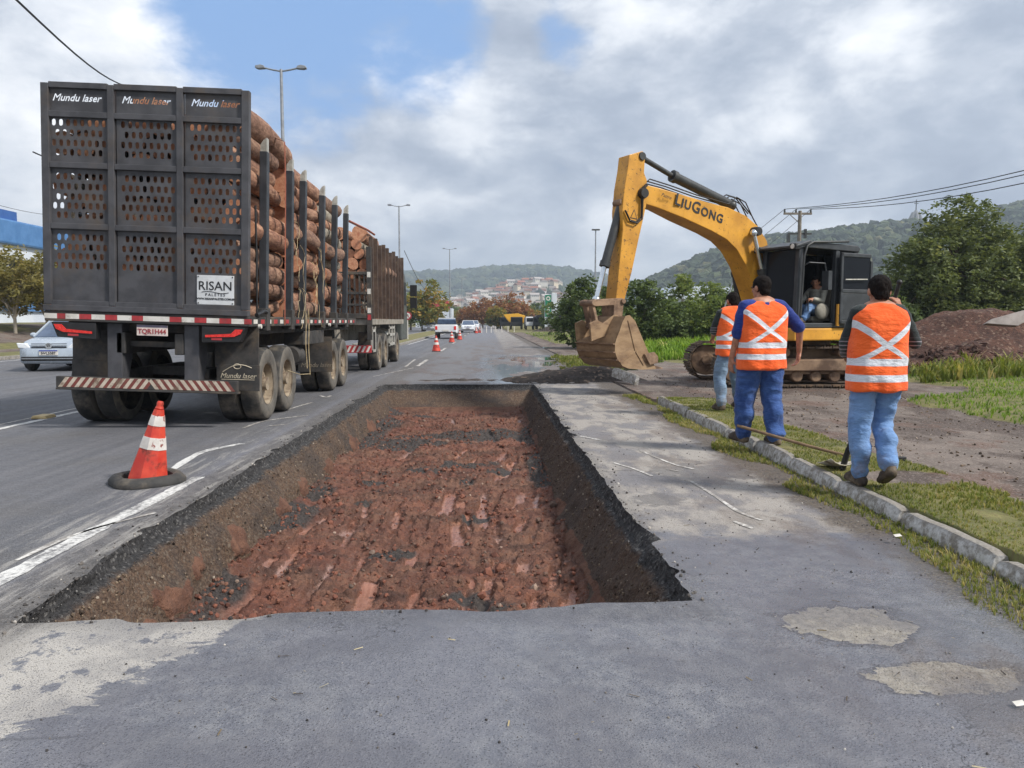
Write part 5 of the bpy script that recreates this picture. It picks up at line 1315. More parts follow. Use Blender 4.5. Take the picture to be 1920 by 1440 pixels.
    # hoses
    for k in range(3):
        q = MB(HM); o = -.14 + .14 * k
        path = [(1216, 342), (1222, 338 - k), (1260, 348), (1310, 366), (1370, 383), (1385, 374 - 2 * k), (1402, 384 - 2 * k), (1415, 410 - k), (1424, 425), (1437, 470)]
        q.tube([(fz(*w, .2)[0], o, fz(*w, .2)[1] + .012) for w in path], .013, 6); q.build('hose', M_HOSE, bo, W=True, smooth=60)
    for k in range(2):
        q = MB(HM); pts = [(1212, 345), (1204, 352), (1203, 385), (1202, 408), (1192, 416), (1180, 412), (1172, 394)]
        q.tube([(fz(w[0], w[1] + 3 * k, .2)[0], sw + .03 + .03 * k, fz(w[0], w[1] + 3 * k, .2)[1]) for w in pts], .016, 6); q.build('hose', M_HOSE, st, W=True, smooth=60)
    for k in range(2):
        q = MB(HM); pts = [(1366, 374), (1378, 366), (1395, 371), (1408, 388), (1419, 402)]
        q.tube([(fz(w[0], w[1] - 4 * k, .2)[0], .05 - .1 * k, fz(w[0], w[1] - 4 * k, .2)[1]) for w in pts], .014, 6); q.build('hose', M_HOSE, bo, W=True, smooth=60)
    # --- linkage and bucket
    q = MB(HM); a, b_ = fz(1112, 568, .17), fz(1166, 565, .17)
    for o in (-.17, .17): q.beam((a[0], o, a[1]), (b_[0], o, b_[1]), .05, .13)
    q.tube([(a[0], -.22, a[1]), (a[0], .22, a[1])], .055, 12); q.tube([(b_[0], -.24, b_[1]), (b_[0], .24, b_[1])], .05, 12); lk = q.build('rocker_link', M_MUDDY, T, W=True, bevel=.01)
    c = fz(1118, 613, .1); q = MB(HM)
    for o in (-.10, .10): q.beam((a[0], o, a[1]), (c[0], o, c[1]), .06, .14, (0, 1, 0))
    q.tube([(c[0], -.2, c[1]), (c[0], .2, c[1])], .05, 12); q.build('bucket_link', M_MUDDY, T, W=True, bevel=.01)
    bl = .62
    prof = [(1172, 593), (1180, 591), (1190, 602), (1201, 628), (1211, 652), (1229, 692), (1203, 693), (1178, 691), (1166, 686), (1157, 674), (1152, 660), (1152, 645), (1156, 632), (1161, 620), (1166, 604)]
    BP = [fz(*w, bl) for w in prof]
    q = MB(HM)
    for s_ in (-1, 1): q.prism(BP, (0, 0, 0), (1, 0, 0), (0, 0, 1), (0, 1, 0), s_ * bl - .018, s_ * bl + .018)
    bk = [0] + list(range(14, 4, -1))           # over the top, down the back, to the lip
    cx = sum(p[0] for p in BP) / len(BP); cz = sum(p[1] for p in BP) / len(BP)
    ring = []
    for o in (-bl, bl):
        ring.append([(BP[i][0], o, BP[i][1]) for i in bk]); ring.append([(BP[i][0] + (cx - BP[i][0]) * .05, o, BP[i][1] + (cz - BP[i][1]) * .05) for i in bk])
    k = len(bk)
    q.add(ring[0] + ring[2], [(i, i + 1, k + i + 1, k + i) for i in range(k - 1)]); q.add(ring[1] + ring[3], [(i, k + i, k + i + 1, i + 1) for i in range(k - 1)])
    bu = q.build('bucket', M_BUCKET, T, W=True, smooth=35)
    for o in (-.24, .24):
        q = MB(HM); e = [fz(*w, .24) for w in ((1105, 606), (1118, 600), (1130, 606), (1152, 590), (1168, 596), (1165, 622), (1128, 632), (1108, 640))]
        q.prism(e, (0, 0, 0), (1, 0, 0), (0, 0, 1), (0, 1, 0), o - .025, o + .025); q.build('bucket_ear', M_BUCKET, bu, W=True, bevel=.006)
    # wear strips on the back, side cutter, ribs and teeth
    for i in (10, 11, 9):
        q = MB(HM); a, b_ = BP[i], BP[i - 1]; nrm = Vector((a[0] - cx, 0, a[1] - cz)).normalized() * .012
        q.beam((a[0] + nrm.x, -bl - .02, a[1] + nrm.z), (a[0] + nrm.x, bl + .02, a[1] + nrm.z), .05, .02); q.build('wear_strip', M_MUDDY, bu, W=True)
    q = MB(HM)
    for (w0, w1) in (((1178, 600), (1192, 660)), ((1163, 680), (1192, 658)), ((1192, 658), (1207, 684))):
        a, b_ = fz(*w0, bl + .02), fz(*w1, bl + .02); q.beam((a[0], bl + .022, a[1]), (b_[0], bl + .022, b_[1]), .02, .03)
    q.build('side_rib', M_BUCKET, bu, W=True)
    q = MB(HM); e = [fz(*w, bl + .02) for w in ((1206, 664), (1224, 660), (1231, 668), (1231, 680), (1216, 684))]; q.prism(e, (0, 0, 0), (1, 0, 0), (0, 0, 1), (0, 1, 0), bl + .02, bl + .07); q.build('side_cutter', M_MUDDY, bu, W=True, bevel=.006)
    lip = BP[5]
    for i in range(5):
        o = -bl + .06 + i * (2 * bl - .12) / 4; q = MB(HM); q.hexa([(lip[0] + .02, o - .05, lip[1]), (lip[0] - .20, o - .03, lip[1] + .0), (lip[0] - .20, o + .03, lip[1]), (lip[0] + .02, o + .05, lip[1]), (lip[0] + .02, o - .05, lip[1] + .07), (lip[0] - .20, o - .03, lip[1] + .02), (lip[0] - .20, o + .03, lip[1] + .02), (lip[0] + .02, o + .05, lip[1] + .07)]); q.build('tooth', M_MUDDY, bu, W=True)
excavator()
# ================================================================== PEOPLE
def cloth(name, c1, c2, sc=7, bump=.35, extra=None):
    m, t, b = newmat(name); p = t.obj(); t.cap_ = 4
    n = t.noise(p, sc, 5, .6); w = t.noise(p, 240, 2, .5); fold = t.noise(t.vmul(p, (1, 1, 2.2)), 9, 4, .6)
    col = t.mix(t.step(n, .34, .66), c1, c2)
    if extra: col = extra(t, p, col, n)
    t.put(b.inputs['Base Color'], col); b.inputs['Roughness'].default_value = .85; b.inputs['Specular IOR Level'].default_value = .25
    b.inputs['Sheen Weight'].default_value = .15
    t.put(b.inputs['Normal'], t.bump(t.m('ADD', t.m('MULTIPLY', fold, 3.0), t.m('MULTIPLY', w, .25)), bump, .02)); return m
def tape_extra(zc, z1, z2, slope_up, slope_dn):
    """reflective tape sewn on the vest: a cross on the back, two bands round the body"""
    def f(t, p, col, n):
        x, y, z = t.sep(p); z = t.m('ADD', z, t.m('MULTIPLY', t.m('SUBTRACT', t.noise(p, 5, 2), .5), .012))
        dz = t.m('SUBTRACT', z, zc); up = t.m('GREATER_THAN', dz, 0.0)
        ax = t.m('ABSOLUTE', x)
        su = t.m('ABSOLUTE', t.m('SUBTRACT', t.m('MULTIPLY', dz, 1 / slope_up), ax)); sd = t.m('ABSOLUTE', t.m('SUBTRACT', t.m('MULTIPLY', dz, -1 / slope_dn), ax))
        d = t.m('ADD', t.m('MULTIPLY', su, up), t.m('MULTIPLY', sd, t.m('SUBTRACT', 1.0, up)))
        cross = t.m('MULTIPLY', t.step(d, .041, .036), t.m('LESS_THAN', y, .02))
        cross = t.m('MULTIPLY', cross, t.m('GREATER_THAN', z, z1 - .02))
        b1 = t.step(t.m('ABSOLUTE', t.m('SUBTRACT', z, z1)), .031, .027); b2 = t.step(t.m('ABSOLUTE', t.m('SUBTRACT', z, z2)), .031, .027)
        k = t.m('MAXIMUM', cross, t.m('MAXIMUM', b1, b2))
        dirt = t.step(t.noise(p, 14, 4, .65), .55, .72, 0, .45)
        return t.mix(k, col, t.mix(dirt, srgb(206, 210, 218), srgb(170, 164, 166)))
    return f
M_VEST_A = cloth('vest_orange_a', srgb(232, 90, 34), srgb(243, 106, 48), 5, .45, tape_extra(1.17, 1.035, .905, .78, .60))
M_VEST_B = cloth('vest_orange_b', srgb(232, 90, 34), srgb(243, 106, 48), 5, .45, tape_extra(1.20, 1.05, .93, .80, .62))
def jeans_extra(t, p, col, n):
    x, y, z = t.sep(p); wear = t.step(t.noise(t.vadd(p, (2, 1, 4)), 4, 4, .65), .40, .70)
    col = t.mix(t.m('MULTIPLY', wear, .18), col, srgb(146, 172, 206))
    mud = t.m('MULTIPLY', t.step(z, .45, .08), t.step(t.noise(p, 8, 4, .7), .42, .6)); return t.mix(t.m('MULTIPLY', mud, .6), col, srgb(112, 98, 82))
M_JEANS = cloth('pale_jeans', srgb(96, 130, 178), srgb(114, 148, 194), 5, .5, jeans_extra)
M_JEANS2 = cloth('grey_jeans', srgb(98, 118, 142), srgb(116, 138, 160), 5, .5, jeans_extra)
M_BLUE = cloth('work_blue', srgb(40, 66, 120), srgb(60, 90, 146), 6, .5)
M_SHIRT_BLUE = cloth('shirt_blue', srgb(26, 44, 110), srgb(40, 62, 134), 6, .4)
M_SHIRT_DARK = cloth('shirt_dark', srgb(34, 40, 42), srgb(50, 58, 58), 6, .4, lambda t, p, col, n: t.mix(t.m('MULTIPLY', t.step(t.m('SINE', t.m('MULTIPLY', t.sep(p)[2], 190.0)), .55, .8), t.step(t.sep(p)[2], 1.24, 1.2)), col, srgb(140, 132, 140)))
M_SHIRT_GREY = cloth('shirt_grey', srgb(148, 146, 136), srgb(176, 174, 164), 6, .4)
def skin_mat():
    m, t, b = newmat('skin'); p = t.obj(); n = t.noise(p, 18, 4, .6)
    t.put(b.inputs['Base Color'], t.mix(t.step(n, .35, .65), srgb(150, 104, 82), srgb(176, 126, 102))); b.inputs['Roughness'].default_value = .55
    b.inputs['Subsurface Weight'].default_value = .06; b.inputs['Subsurface Radius'].default_value = (.02, .008, .005)
    t.put(b.inputs['Normal'], t.bump(t.noise(p, 160, 3), .2, .003)); return m
M_SKIN = skin_mat()
def hair_mat():
    m, t, b = newmat('dark_hair'); p = t.obj(); n = t.noise(t.vmul(p, (1, 1, .35)), 130, 3, .6)
    t.put(b.inputs['Base Color'], t.mix(t.step(n, .35, .65), srgb(14, 12, 12), srgb(34, 28, 26))); b.inputs['Roughness'].default_value = .85; b.inputs['Specular IOR Level'].default_value = .12
    t.put(b.inputs['Normal'], t.bump(n, .8, .008)); return m
M_HAIR = hair_mat()
M_BOOT = pm('muddy_boot', srgb(52, 44, 38), srgb(78, 66, 56), 8, (.7, .9), 0, .3, 60, srgb(112, 98, 80), 6, (.46, .62))
M_WOOD = pm('tool_wood', srgb(104, 82, 60), srgb(136, 112, 86), 6, (.6, .8), 0, .3, 90, srgb(74, 58, 46), 5, (.5, .68), stretch=(1, 1, 1))

def hand(mb, wr, tip, nrm, curl, thumb_side):
    """palm, four unequal bent fingers and a thumb; wr wrist, tip direction of fingers, nrm palm normal"""
    wr, d, n = Vector(wr), Vector(tip).normalized(), Vector(nrm).normalized(); s = d.cross(n).normalized(); n = s.cross(d)
    for k in (-.026, -.009, .009, .026): mb.cap(wr + s * k * .6, wr + d * .085 + s * k, .018, .0135, 8)
    for k, L in ((-.031, .060), (-.011, .078), (.010, .082), (.030, .072)):
        a = wr + d * .088 + s * k; dirv = d
        for j, f in enumerate((.45, .32, .23)):
            dirv = (dirv * math.cos(curl * (.8 + .35 * j)) + n * math.sin(curl * (.8 + .35 * j))).normalized(); b_ = a + dirv * L * f * 1.15
            mb.cap(a, b_, .0105 - .0012 * j, .0098 - .0012 * j, 8); a = b_
            dn = (n * math.cos(curl) - d * math.sin(curl))
    a = wr + d * .022 + s * thumb_side * .028; b_ = a + (s * thumb_side * .75 + d * .6 + n * .35).normalized() * .042; c = b_ + (d * .8 + n * (.25 + curl * .4) + s * thumb_side * .05).normalized() * .034
    mb.cap(a, b_, .015, .012, 8); mb.cap(b_, c, .0118, .0095, 8)

def fold_disp(me, amp, seed, zs=1.0):
    v = mesh_np(me); n = mesh_nrm(me)
    d = amp * (fbm(v[:, 0] * 7, v[:, 1] * 7, v[:, 2] * 9 * zs + seed, 3) + .7 * (1 - 2 * np.abs(vnoise(v[:, 0] * 5 + v[:, 2] * 3 + seed, v[:, 1] * 5, v[:, 2] * 13 * zs))))
    mesh_set(me, v + n * d[:, None])

def person(label, loc, rotz, J, mats, group=None, vest=None, vw=.25, loose=1.0, vz=(.80, 1.49)):
    T = thing('person', label, 'person', loc, rotz, group)
    g = lambda k: Vector(J[k]); hc = g('head'); hr = J.get('head_turn', 0.0); HR = Matrix.Rotation(hr, 3, 'Z') @ Matrix.Rotation(J.get('head_nod', 0.0), 3, 'X')
    mirror = lambda k: (g(k + '_l'), g(k + '_r'))
    hl, h_r = mirror('hip'); kl, kr = mirror('knee'); al, ar = mirror('ankle'); tl, tr = mirror('toe'); sl, sr = mirror('shoulder'); el, er = mirror('elbow'); wl, wr = mirror('wrist')
    mid_h = (hl + h_r) / 2; mid_s = (sl + sr) / 2
    # body: one skin surface
    b = MB()
    for i in range(6):
        k = i / 5; c = mid_h.lerp(mid_s, k); b.ball(c, (.15 - .02 * math.sin(k * 3.1) + .02 * k, .095 + .02 * math.sin(k * 3), .12), 14, 8)
    b.cap(mid_s + Vector((0, 0, .0)), hc - Vector((0, .01, .06)), .062, .055); b.cap(sl.lerp(sr, .2), sl.lerp(sr, .8), .065, .065)
    for (h, k_, a_) in ((hl, kl, al), (h_r, kr, ar)): b.cap(h, k_, .085, .055); b.cap(k_, a_, .054, .036)
    for (s_, e_, w_) in ((sl, el, wl), (sr, er, wr)): b.cap(s_, e_, .052, .042); b.cap(e_, w_, .042, .028)
    hp = lambda x, y, z: hc + HR @ Vector((x, y, z))
    b.ball(hc + HR @ Vector((0, -.012, .022)), (.077, .094, .095), 18, 14, HR.to_4x4().to_3x3()); b.ball(hp(0, .022, -.045), (.06, .066, .07), 16, 12, HR)
    b.ball(hp(0, .098, -.012), (.014, .02, .026), 10, 8, HR); b.ball(hp(0, .105, -.026), (.018, .014, .012), 10, 8, HR); b.ball(hp(0, .084, -.062), (.026, .012, .010), 10, 8, HR); b.ball(hp(0, .07, -.10), (.03, .022, .02), 10, 8, HR)
    for sx in (-1, 1):
        b.ball(hp(sx * .082, -.008, -.012), (.016, .022, .036), 10, 8, HR); b.ball(hp(sx * .03, .082, .018), (.02, .012, .009), 8, 6, HR)
    hand(b, wl, J['hand_l'][0], J['hand_l'][1], J['hand_l'][2], J['hand_l'][3]); hand(b, wr, J['hand_r'][0], J['hand_r'][1], J['hand_r'][2], J['hand_r'][3])
    body = link_mesh('body', remesh(b, .0085 if vest is M_VEST_A or loose > 1.2 else .0105, 3), M_SKIN, T)
    for sx in (-1, 1):
        q = MB(); q.ball(hp(sx * .03, .088, .016), .0105, 10, 8); q.build('eye', M_INK, body, smooth=60)
    # hair
    q = MB(); q.ball(hc + HR @ Vector((0, -.018, .030)), (.088, .104, .100), 28, 20, HR); q.ball(hp(0, -.052, -.03), (.066, .06, .07), 20, 14, HR)
    me = remesh(q, .008, 3); v = mesh_np(me); n = mesh_nrm(me)
    lv = (np.array([[*(HR.inverted() @ (Vector(p) - hc))] for p in v]))
    mesh_set(me, v + n * (.006 * vnoise(v[:, 0] * 60, v[:, 1] * 60, v[:, 2] * 40) + .006 * fbm(v[:, 0] * 20, v[:, 1] * 20, v[:, 2] * 20, 2))[:, None])
    bm = bmesh.new(); bm.from_mesh(me); bm.verts.ensure_lookup_table()
    hairline = np.maximum(.028 + .062 * (lv[:, 1] - .02) / .08, np.where(lv[:, 1] > -.02, -.0 + .0 * lv[:, 1], -.088))
    dele = [bm.verts[i] for i in range(len(lv)) if (lv[i, 2] < (.060 if lv[i, 1] > .055 else (.0 if lv[i, 1] > .005 else (-.045 if lv[i, 1] > -.03 else -.085))))]
    bmesh.ops.delete(bm, geom=dele, context='VERTS'); bm.to_mesh(me); bm.free(); link_mesh('hair', me, M_HAIR, T)
    # trousers
    L = loose; q = MB(); q.ball(mid_h + Vector((0, -.01, .04)), (.175 * (.8 + .2 * L), .135, .14), 18, 12); q.cap(hl + Vector((.01, 0, .02)), h_r + Vector((-.01, 0, .02)), .105, .105)
    q.ball(mid_h + Vector((-.075, -.055, -.01)), (.09, .085, .10), 14, 10); q.ball(mid_h + Vector((.075, -.055, -.01)), (.09, .085, .10), 14, 10)
    for (h, k_, a_) in ((hl, kl, al), (h_r, kr, ar)):
        q.cap(h, k_, .108 * L, .082 * L, 16); an = a_ + (k_ - a_) * .06; q.cap(k_, an, .082 * L, .070 * L, 16); q.ball(k_.lerp(a_, .5) + Vector((0, -.02, 0)), (.075 * L, .08 * L, .14), 14, 10); q.ball(an + Vector((0, 0, .015)), (.078 * L, .08 * L, .045), 14, 8)
    me = remesh(q, .012, 3); fold_disp(me, .013 * L, 3.0 + loc[0]); link_mesh('trousers', me, mats['trousers'], T)
    # shirt with sleeves
    q = MB(); [q.ball(mid_h.lerp(mid_s, i / 7) + Vector((0, 0, .05 - .08 * i / 7)), (.16, .112, .12), 16, 10) for i in range(8)]; q.cap(sl.lerp(sr, .08), sl.lerp(sr, .92), .078, .078, 14); q.ball(mid_s + Vector((0, -.005, .025)), (.085, .075, .055), 14, 8)
    for (s_, e_, w_) in ((sl, el, wl), (sr, er, wr)):
        f = J.get('sleeve', .95)
        if f > 1: q.cap(s_, e_, .062, .054, 14); q.cap(e_, e_.lerp(w_, f - 1), .054, .042, 14)
        else: q.cap(s_, s_.lerp(e_, f), .072, .068, 14)
    me = remesh(q, .011, 3); fold_disp(me, .007, 8.0 + loc[0]); link_mesh('shirt', me, mats['shirt'], T)
    # vest
    if vest:
        q = MB(); rings = []; ax = mid_s - mid_h
        prof = [(vz[0], vw * 1.0, .165), (.9, vw * 1.0, .165), (1.05, vw * .985, .158), (1.2, vw * .975, .16), (1.32, vw * .985, .158), (1.40, vw * .99, .142), (1.45, vw * .90, .118), (1.485, vw * .62, .092), (vz[1] + .02, vw * .38, .072)]
        for (z, hw_, hd) in prof:
            k = (z - mid_h.z) / (mid_s.z - mid_h.z); c = mid_h.lerp(mid_s, k); ring = []
            for j in range(28):
                a = 2 * math.pi * j / 28; ca, sa = math.cos(a), math.sin(a)
                ring.append(Vector((c.x + hw_ * math.copysign(abs(ca) ** .72, ca), c.y + hd * math.copysign(abs(sa) ** .8, sa), z)))
            rings.append(ring)
        q.loft(rings); me = remesh(q, .011, 4); v = mesh_np(me); n = mesh_nrm(me)
        hem = sst(v[:, 2], 1.15, .8)
        d = .010 * fbm(v[:, 0] * 9, v[:, 1] * 9, v[:, 2] * 3.0 + loc[1], 3) + .012 * hem * vnoise(v[:, 0] * 14, v[:, 1] * 14, loc[0]) + .006 * (1 - 2 * np.abs(vnoise(v[:, 0] * 6 + v[:, 2] * 9, v[:, 1] * 5, loc[1] + 2)))
        mesh_set(me, v + n * d[:, None]); link_mesh('vest', me, vest, T)
    # boots
    for (a_, t_, k_) in ((al, tl, kl), (ar, tr, kr)):
        q = MB(); sh_ = (k_ - a_).normalized(); d = (t_ - a_); d2 = Vector((d.x, d.y, 0)).normalized(); dv = d.normalized()
        heel = a_ - d2 * .035 + Vector((0, 0, -.045)); q.cap(a_ + sh_ * .05, a_ - sh_ * .01, .05, .05, 14); q.cap(heel, t_ - dv * .06, .045, .044, 14); q.cap(t_ - dv * .09, t_ - dv * .02, .048, .036, 14)
        side_ = d2.cross(Vector((0, 0, 1)))
        for o in (-.018, .018): q.cap(heel + side_ * o + Vector((0, 0, -.02)), t_ + side_ * o * 1.4 - dv * .03 + Vector((0, 0, -.01)), .028, .028, 10)
        me = remesh(q, .010, 3); link_mesh('boot', me, M_BOOT, T)
    return T

def side_z(x, y): return float(side_height(np.array([[x]]), np.array([[y]]))[0][0, 0])
def people():
    # worker on the right, walking off with a tool
    g = gp(1636, 917, .08); z0 = side_z(g.x, g.y)
    J3 = dict(hip_l=(-.095, 0, .92), hip_r=(.095, 0, .92), knee_l=(-.115, .03, .50), knee_r=(.115, .13, .51), ankle_l=(-.10, .02, .09), ankle_r=(.055, -.17, .20), toe_l=(-.13, .19, .045), toe_r=(.075, .0, .04),
              shoulder_l=(-.18, .0, 1.43), shoulder_r=(.18, 0, 1.43), elbow_l=(-.215, .12, 1.17), elbow_r=(.325, .05, 1.18), wrist_l=(-.14, .30, 1.08), wrist_r=(.265, .20, 1.455),
              head=(.005, .035, 1.615), head_nod=-.12, hand_l=((.5, .5, -.3), (.3, -.6, -.6), .8, -1), hand_r=((-.25, .1, .95), (-.5, .75, .2), .9, -1), sleeve=1.85)
    p3 = person('worker in orange vest and pale jeans nearest the camera, walking with a tool', (g.x, g.y, z0), rad(-2), J3, dict(trousers=M_JEANS, shirt=M_SHIRT_DARK), 'road workers in orange vests', M_VEST_A, .232, 1.02); p3.scale = (.945, .945, .945)
    # the one in blue in the middle
    g2 = gp(1424, 832, .10); z2 = side_z(g2.x, g2.y)
    J2 = dict(hip_l=(-.10, 0, .93), hip_r=(.10, 0, .93), knee_l=(-.13, .10, .50), knee_r=(.12, .0, .51), ankle_l=(-.13, .12, .09), ankle_r=(.11, -.13, .09), toe_l=(-.18, .30, .045), toe_r=(.12, .06, .045),
              shoulder_l=(-.205, .0, 1.45), shoulder_r=(.205, -.0, 1.45), elbow_l=(-.27, .03, 1.15), elbow_r=(.40, -.05, 1.22), wrist_l=(-.285, .12, .90), wrist_r=(.46, .04, .97),
              head=(-.01, .04, 1.645), head_turn=.35, head_nod=-.08, hand_l=((0, .15, -1), (.8, .2, 0), .45, 1), hand_r=((-.05, .1, -1), (-.8, .1, 0), .5, -1), sleeve=.92)
    person('worker in blue shirt and blue trousers under an orange vest, arms apart', (g2.x, g2.y, z2), rad(10), J2, dict(trousers=M_BLUE, shirt=M_SHIRT_BLUE), 'road workers in orange vests', M_VEST_B, .262, 1.25)
    # the one half hidden behind him
    g1 = gp(1369, 776, .05); z1 = side_z(g1.x, g1.y)
    J1 = dict(hip_l=(-.09, 0, .90), hip_r=(.09, 0, .90), knee_l=(-.16, .05, .48), knee_r=(.16, .14, .50), ankle_l=(-.21, -.10, .11), ankle_r=(.24, .14, .09), toe_l=(-.22, .09, .045), toe_r=(.25, .33, .045),
              shoulder_l=(-.19, 0, 1.40), shoulder_r=(.19, 0, 1.40), elbow_l=(-.22, .12, 1.13), elbow_r=(.25, .08, 1.13), wrist_l=(-.12, .32, 1.05), wrist_r=(.24, .2, .92),
              head=(.03, .06, 1.585), head_nod=-.25, hand_l=((.3, .8, -.2), (.5, 0, -.7), .6, 1), hand_r=((0, .2, -1), (-.8, .1, 0), .5, -1), sleeve=.9)
    person('worker in orange vest and grey jeans half hidden behind the one in blue', (g1.x, g1.y, z1), rad(14), J1, dict(trousers=M_JEANS2, shirt=M_SHIRT_DARK), 'road workers in orange vests', M_VEST_B, .23, 1.05)
    # driver in the cab
    c = HM @ Vector((.42, .85, 0)); base = .62; ang = math.atan2(-ED.x, ED.y)
    J0 = dict(hip_l=(-.09, .0, .95), hip_r=(.09, .0, .95), knee_l=(-.13, .40, 1.08), knee_r=(.13, .40, 1.08), ankle_l=(-.12, .55, .82), ankle_r=(.12, .55, .82), toe_l=(-.13, .72, .79), toe_r=(.13, .72, .79),
              shoulder_l=(-.19, .0, 1.42), shoulder_r=(.19, .0, 1.42), elbow_l=(-.27, .16, 1.20), elbow_r=(.27, .16, 1.20), wrist_l=(-.22, .42, 1.24), wrist_r=(.22, .42, 1.24),
              head=(0, .06, 1.60), head_turn=.5, head_nod=-.2, hand_l=((0, .9, -.1), (.3, 0, -.9), .8, 1), hand_r=((0, .9, -.1), (-.3, 0, -.9), .8, -1), sleeve=1.8)
    person('operator in a grey shirt seated inside the excavator cab', (c.x, c.y, base), ang, J0, dict(trousers=M_JEANS, shirt=M_SHIRT_GREY))
    # tools
    bt = gp(1578, 884, .1); R3 = Matrix.Rotation(rad(-2), 4, 'Z'); hw_ = Vector((g.x, g.y, z0)) + R3 @ Vector((.235, .25, 1.53)) * .945; d = (hw_ - bt).normalized()
    t = thing('shovel', 'black-handled shovel with a pale worn blade held by the nearest worker', 'shovel', (bt.x, bt.y, .1))
    m_ = MB(); m_.tube([bt + d * .05, bt + d * .5, hw_ + d * .16], [.019, .017, .016], 12); m_.ball(hw_ + d * .16, .022, 10, 8); m_.build('handle', M_BLACK, t, W=True, smooth=50)
    vs = []; e = gp(1548, 868, .12) - bt; e = Vector((e.x, e.y, 0)).normalized(); s_ = Vector((-e.y, e.x, 0)); nU, nV = 10, 7
    for i in range(nU):
        for j in range(nV):
            u = i / (nU - 1); w = (j / (nV - 1) - .5); wid = .29 * (1 - .25 * u ** 3 - .1 * (1 - u)); vs.append(bt + e * (.30 * u - .06) + s_ * w * wid + Vector((0, 0, .05 * (1 - u) ** 2 + .06 * w * w * 4 * (.4 + .6 * (1 - u)) + .012)))
    k = len(vs); fs = [(i * nV + j, (i + 1) * nV + j, (i + 1) * nV + j + 1, i * nV + j + 1) for i in range(nU - 1) for j in range(nV - 1)]
    m_ = MB(); m_.add(vs, fs); o = m_.build('blade', pm('worn_blade', srgb(176, 170, 154), srgb(204, 198, 182), 9, (.5, .7), .3, .2, 60, srgb(112, 98, 80), 7, (.5, .66)), t, W=True, smooth=60)
    sd = o.modifiers.new('s', 'SOLIDIFY'); sd.thickness = .006
    m_ = MB(); m_.tube([bt + d * .02, bt + d * .22], [.027, .024], 10); m_.build('socket', M_BLACK, t, W=True, smooth=50)
    a, b_ = at(1383, 798, 8.05), at(1650, 871, 6.98)
    m_ = MB(); m_.tube([a, a.lerp(b_, .5) + Vector((0, 0, -.01)), b_], [.0165, .0155, .015], 10)
    t = thing('tool_pole', 'long brown wooden pole sloping across the grass strip between two workers', 'pole', (b_.x, b_.y, .1)); m_.build('handle', M_WOOD, t, W=True, smooth=50)
    m_ = MB(); hd = b_ + (b_ - a).normalized() * .02; m_.box(hd.x - .02, hd.x + .22, hd.y - .02, hd.y + .02, .085, .14); m_.build('rake_head', M_BLACK, t, W=True, bevel=.006)
people()
# ================================================================== HILLS, BUILDINGS, VEGETATION
def leaf_mat(name, stops, trans=.35, rough=.6):
    m = bpy.data.materials.new(name); m.use_nodes = True; t = NT(m.node_tree); t.n.clear()
    c = t.ramp(t.attr('lv'), stops); d = t.node('ShaderNodeBsdfPrincipled', None, Base_Color=c, Roughness=rough); d.inputs['Specular IOR Level'].default_value = .3
    tr = t.node('ShaderNodeBsdfTranslucent', None, Color=t.mix(1.0, c, (1.3, 1.25, .7), 'MULTIPLY')); mx = t.node('ShaderNodeMixShader', None, i0=trans, i1=d.outputs[0], i2=tr.outputs[0])
    o = t.n.new('ShaderNodeOutputMaterial'); t.l.new(mx.outputs[0], o.inputs[0]); return m
M_LEAF_DK = leaf_mat('leaf_dark', [(0, srgb(52, 61, 41)), (.45, srgb(83, 99, 59)), (.8, srgb(117, 133, 76)), (1, srgb(164, 170, 103))])
M_LEAF_TREE = leaf_mat('leaf_big_tree', [(0, srgb(60, 69, 45)), (.45, srgb(95, 107, 65)), (.8, srgb(129, 136, 85)), (1, srgb(167, 165, 110))])
M_LEAF_MID = leaf_mat('leaf_mid', [(0, srgb(67, 79, 43)), (.5, srgb(109, 126, 66)), (.85, srgb(148, 156, 84)), (1, srgb(203, 195, 121))])
M_LEAF_OLV = leaf_mat('leaf_olive', [(0, srgb(80, 80, 46)), (.5, srgb(124, 117, 66)), (.85, srgb(159, 143, 85)), (1, srgb(189, 164, 101))])
M_LEAF_AUT = leaf_mat('leaf_autumn', [(0, srgb(96, 64, 46)), (.4, srgb(136, 92, 62)), (.65, srgb(156, 110, 74)), (.85, srgb(122, 108, 66)), (1, srgb(170, 132, 92))])
M_LEAF_MIX = leaf_mat('leaf_turning', [(0, srgb(68, 78, 43)), (.4, srgb(110, 115, 57)), (.7, srgb(166, 136, 66)), (1, srgb(208, 150, 78))])
M_GRASS = leaf_mat('grass_blade', [(0, srgb(78, 90, 40)), (.4, srgb(112, 124, 56)), (.7, srgb(144, 142, 80)), (1, srgb(178, 164, 116))], .35, .7)
M_GRASS_LUSH = leaf_mat('tall_grass_blade', [(0, srgb(80, 110, 34)), (.5, srgb(118, 150, 52)), (.85, srgb(150, 170, 80)), (1, srgb(186, 180, 120))], .4, .7)
M_BARKT = pm('tree_bark', srgb(72, 60, 50), srgb(104, 90, 76), 6, (.85, .95), 0, .5, 30, bd=.02)

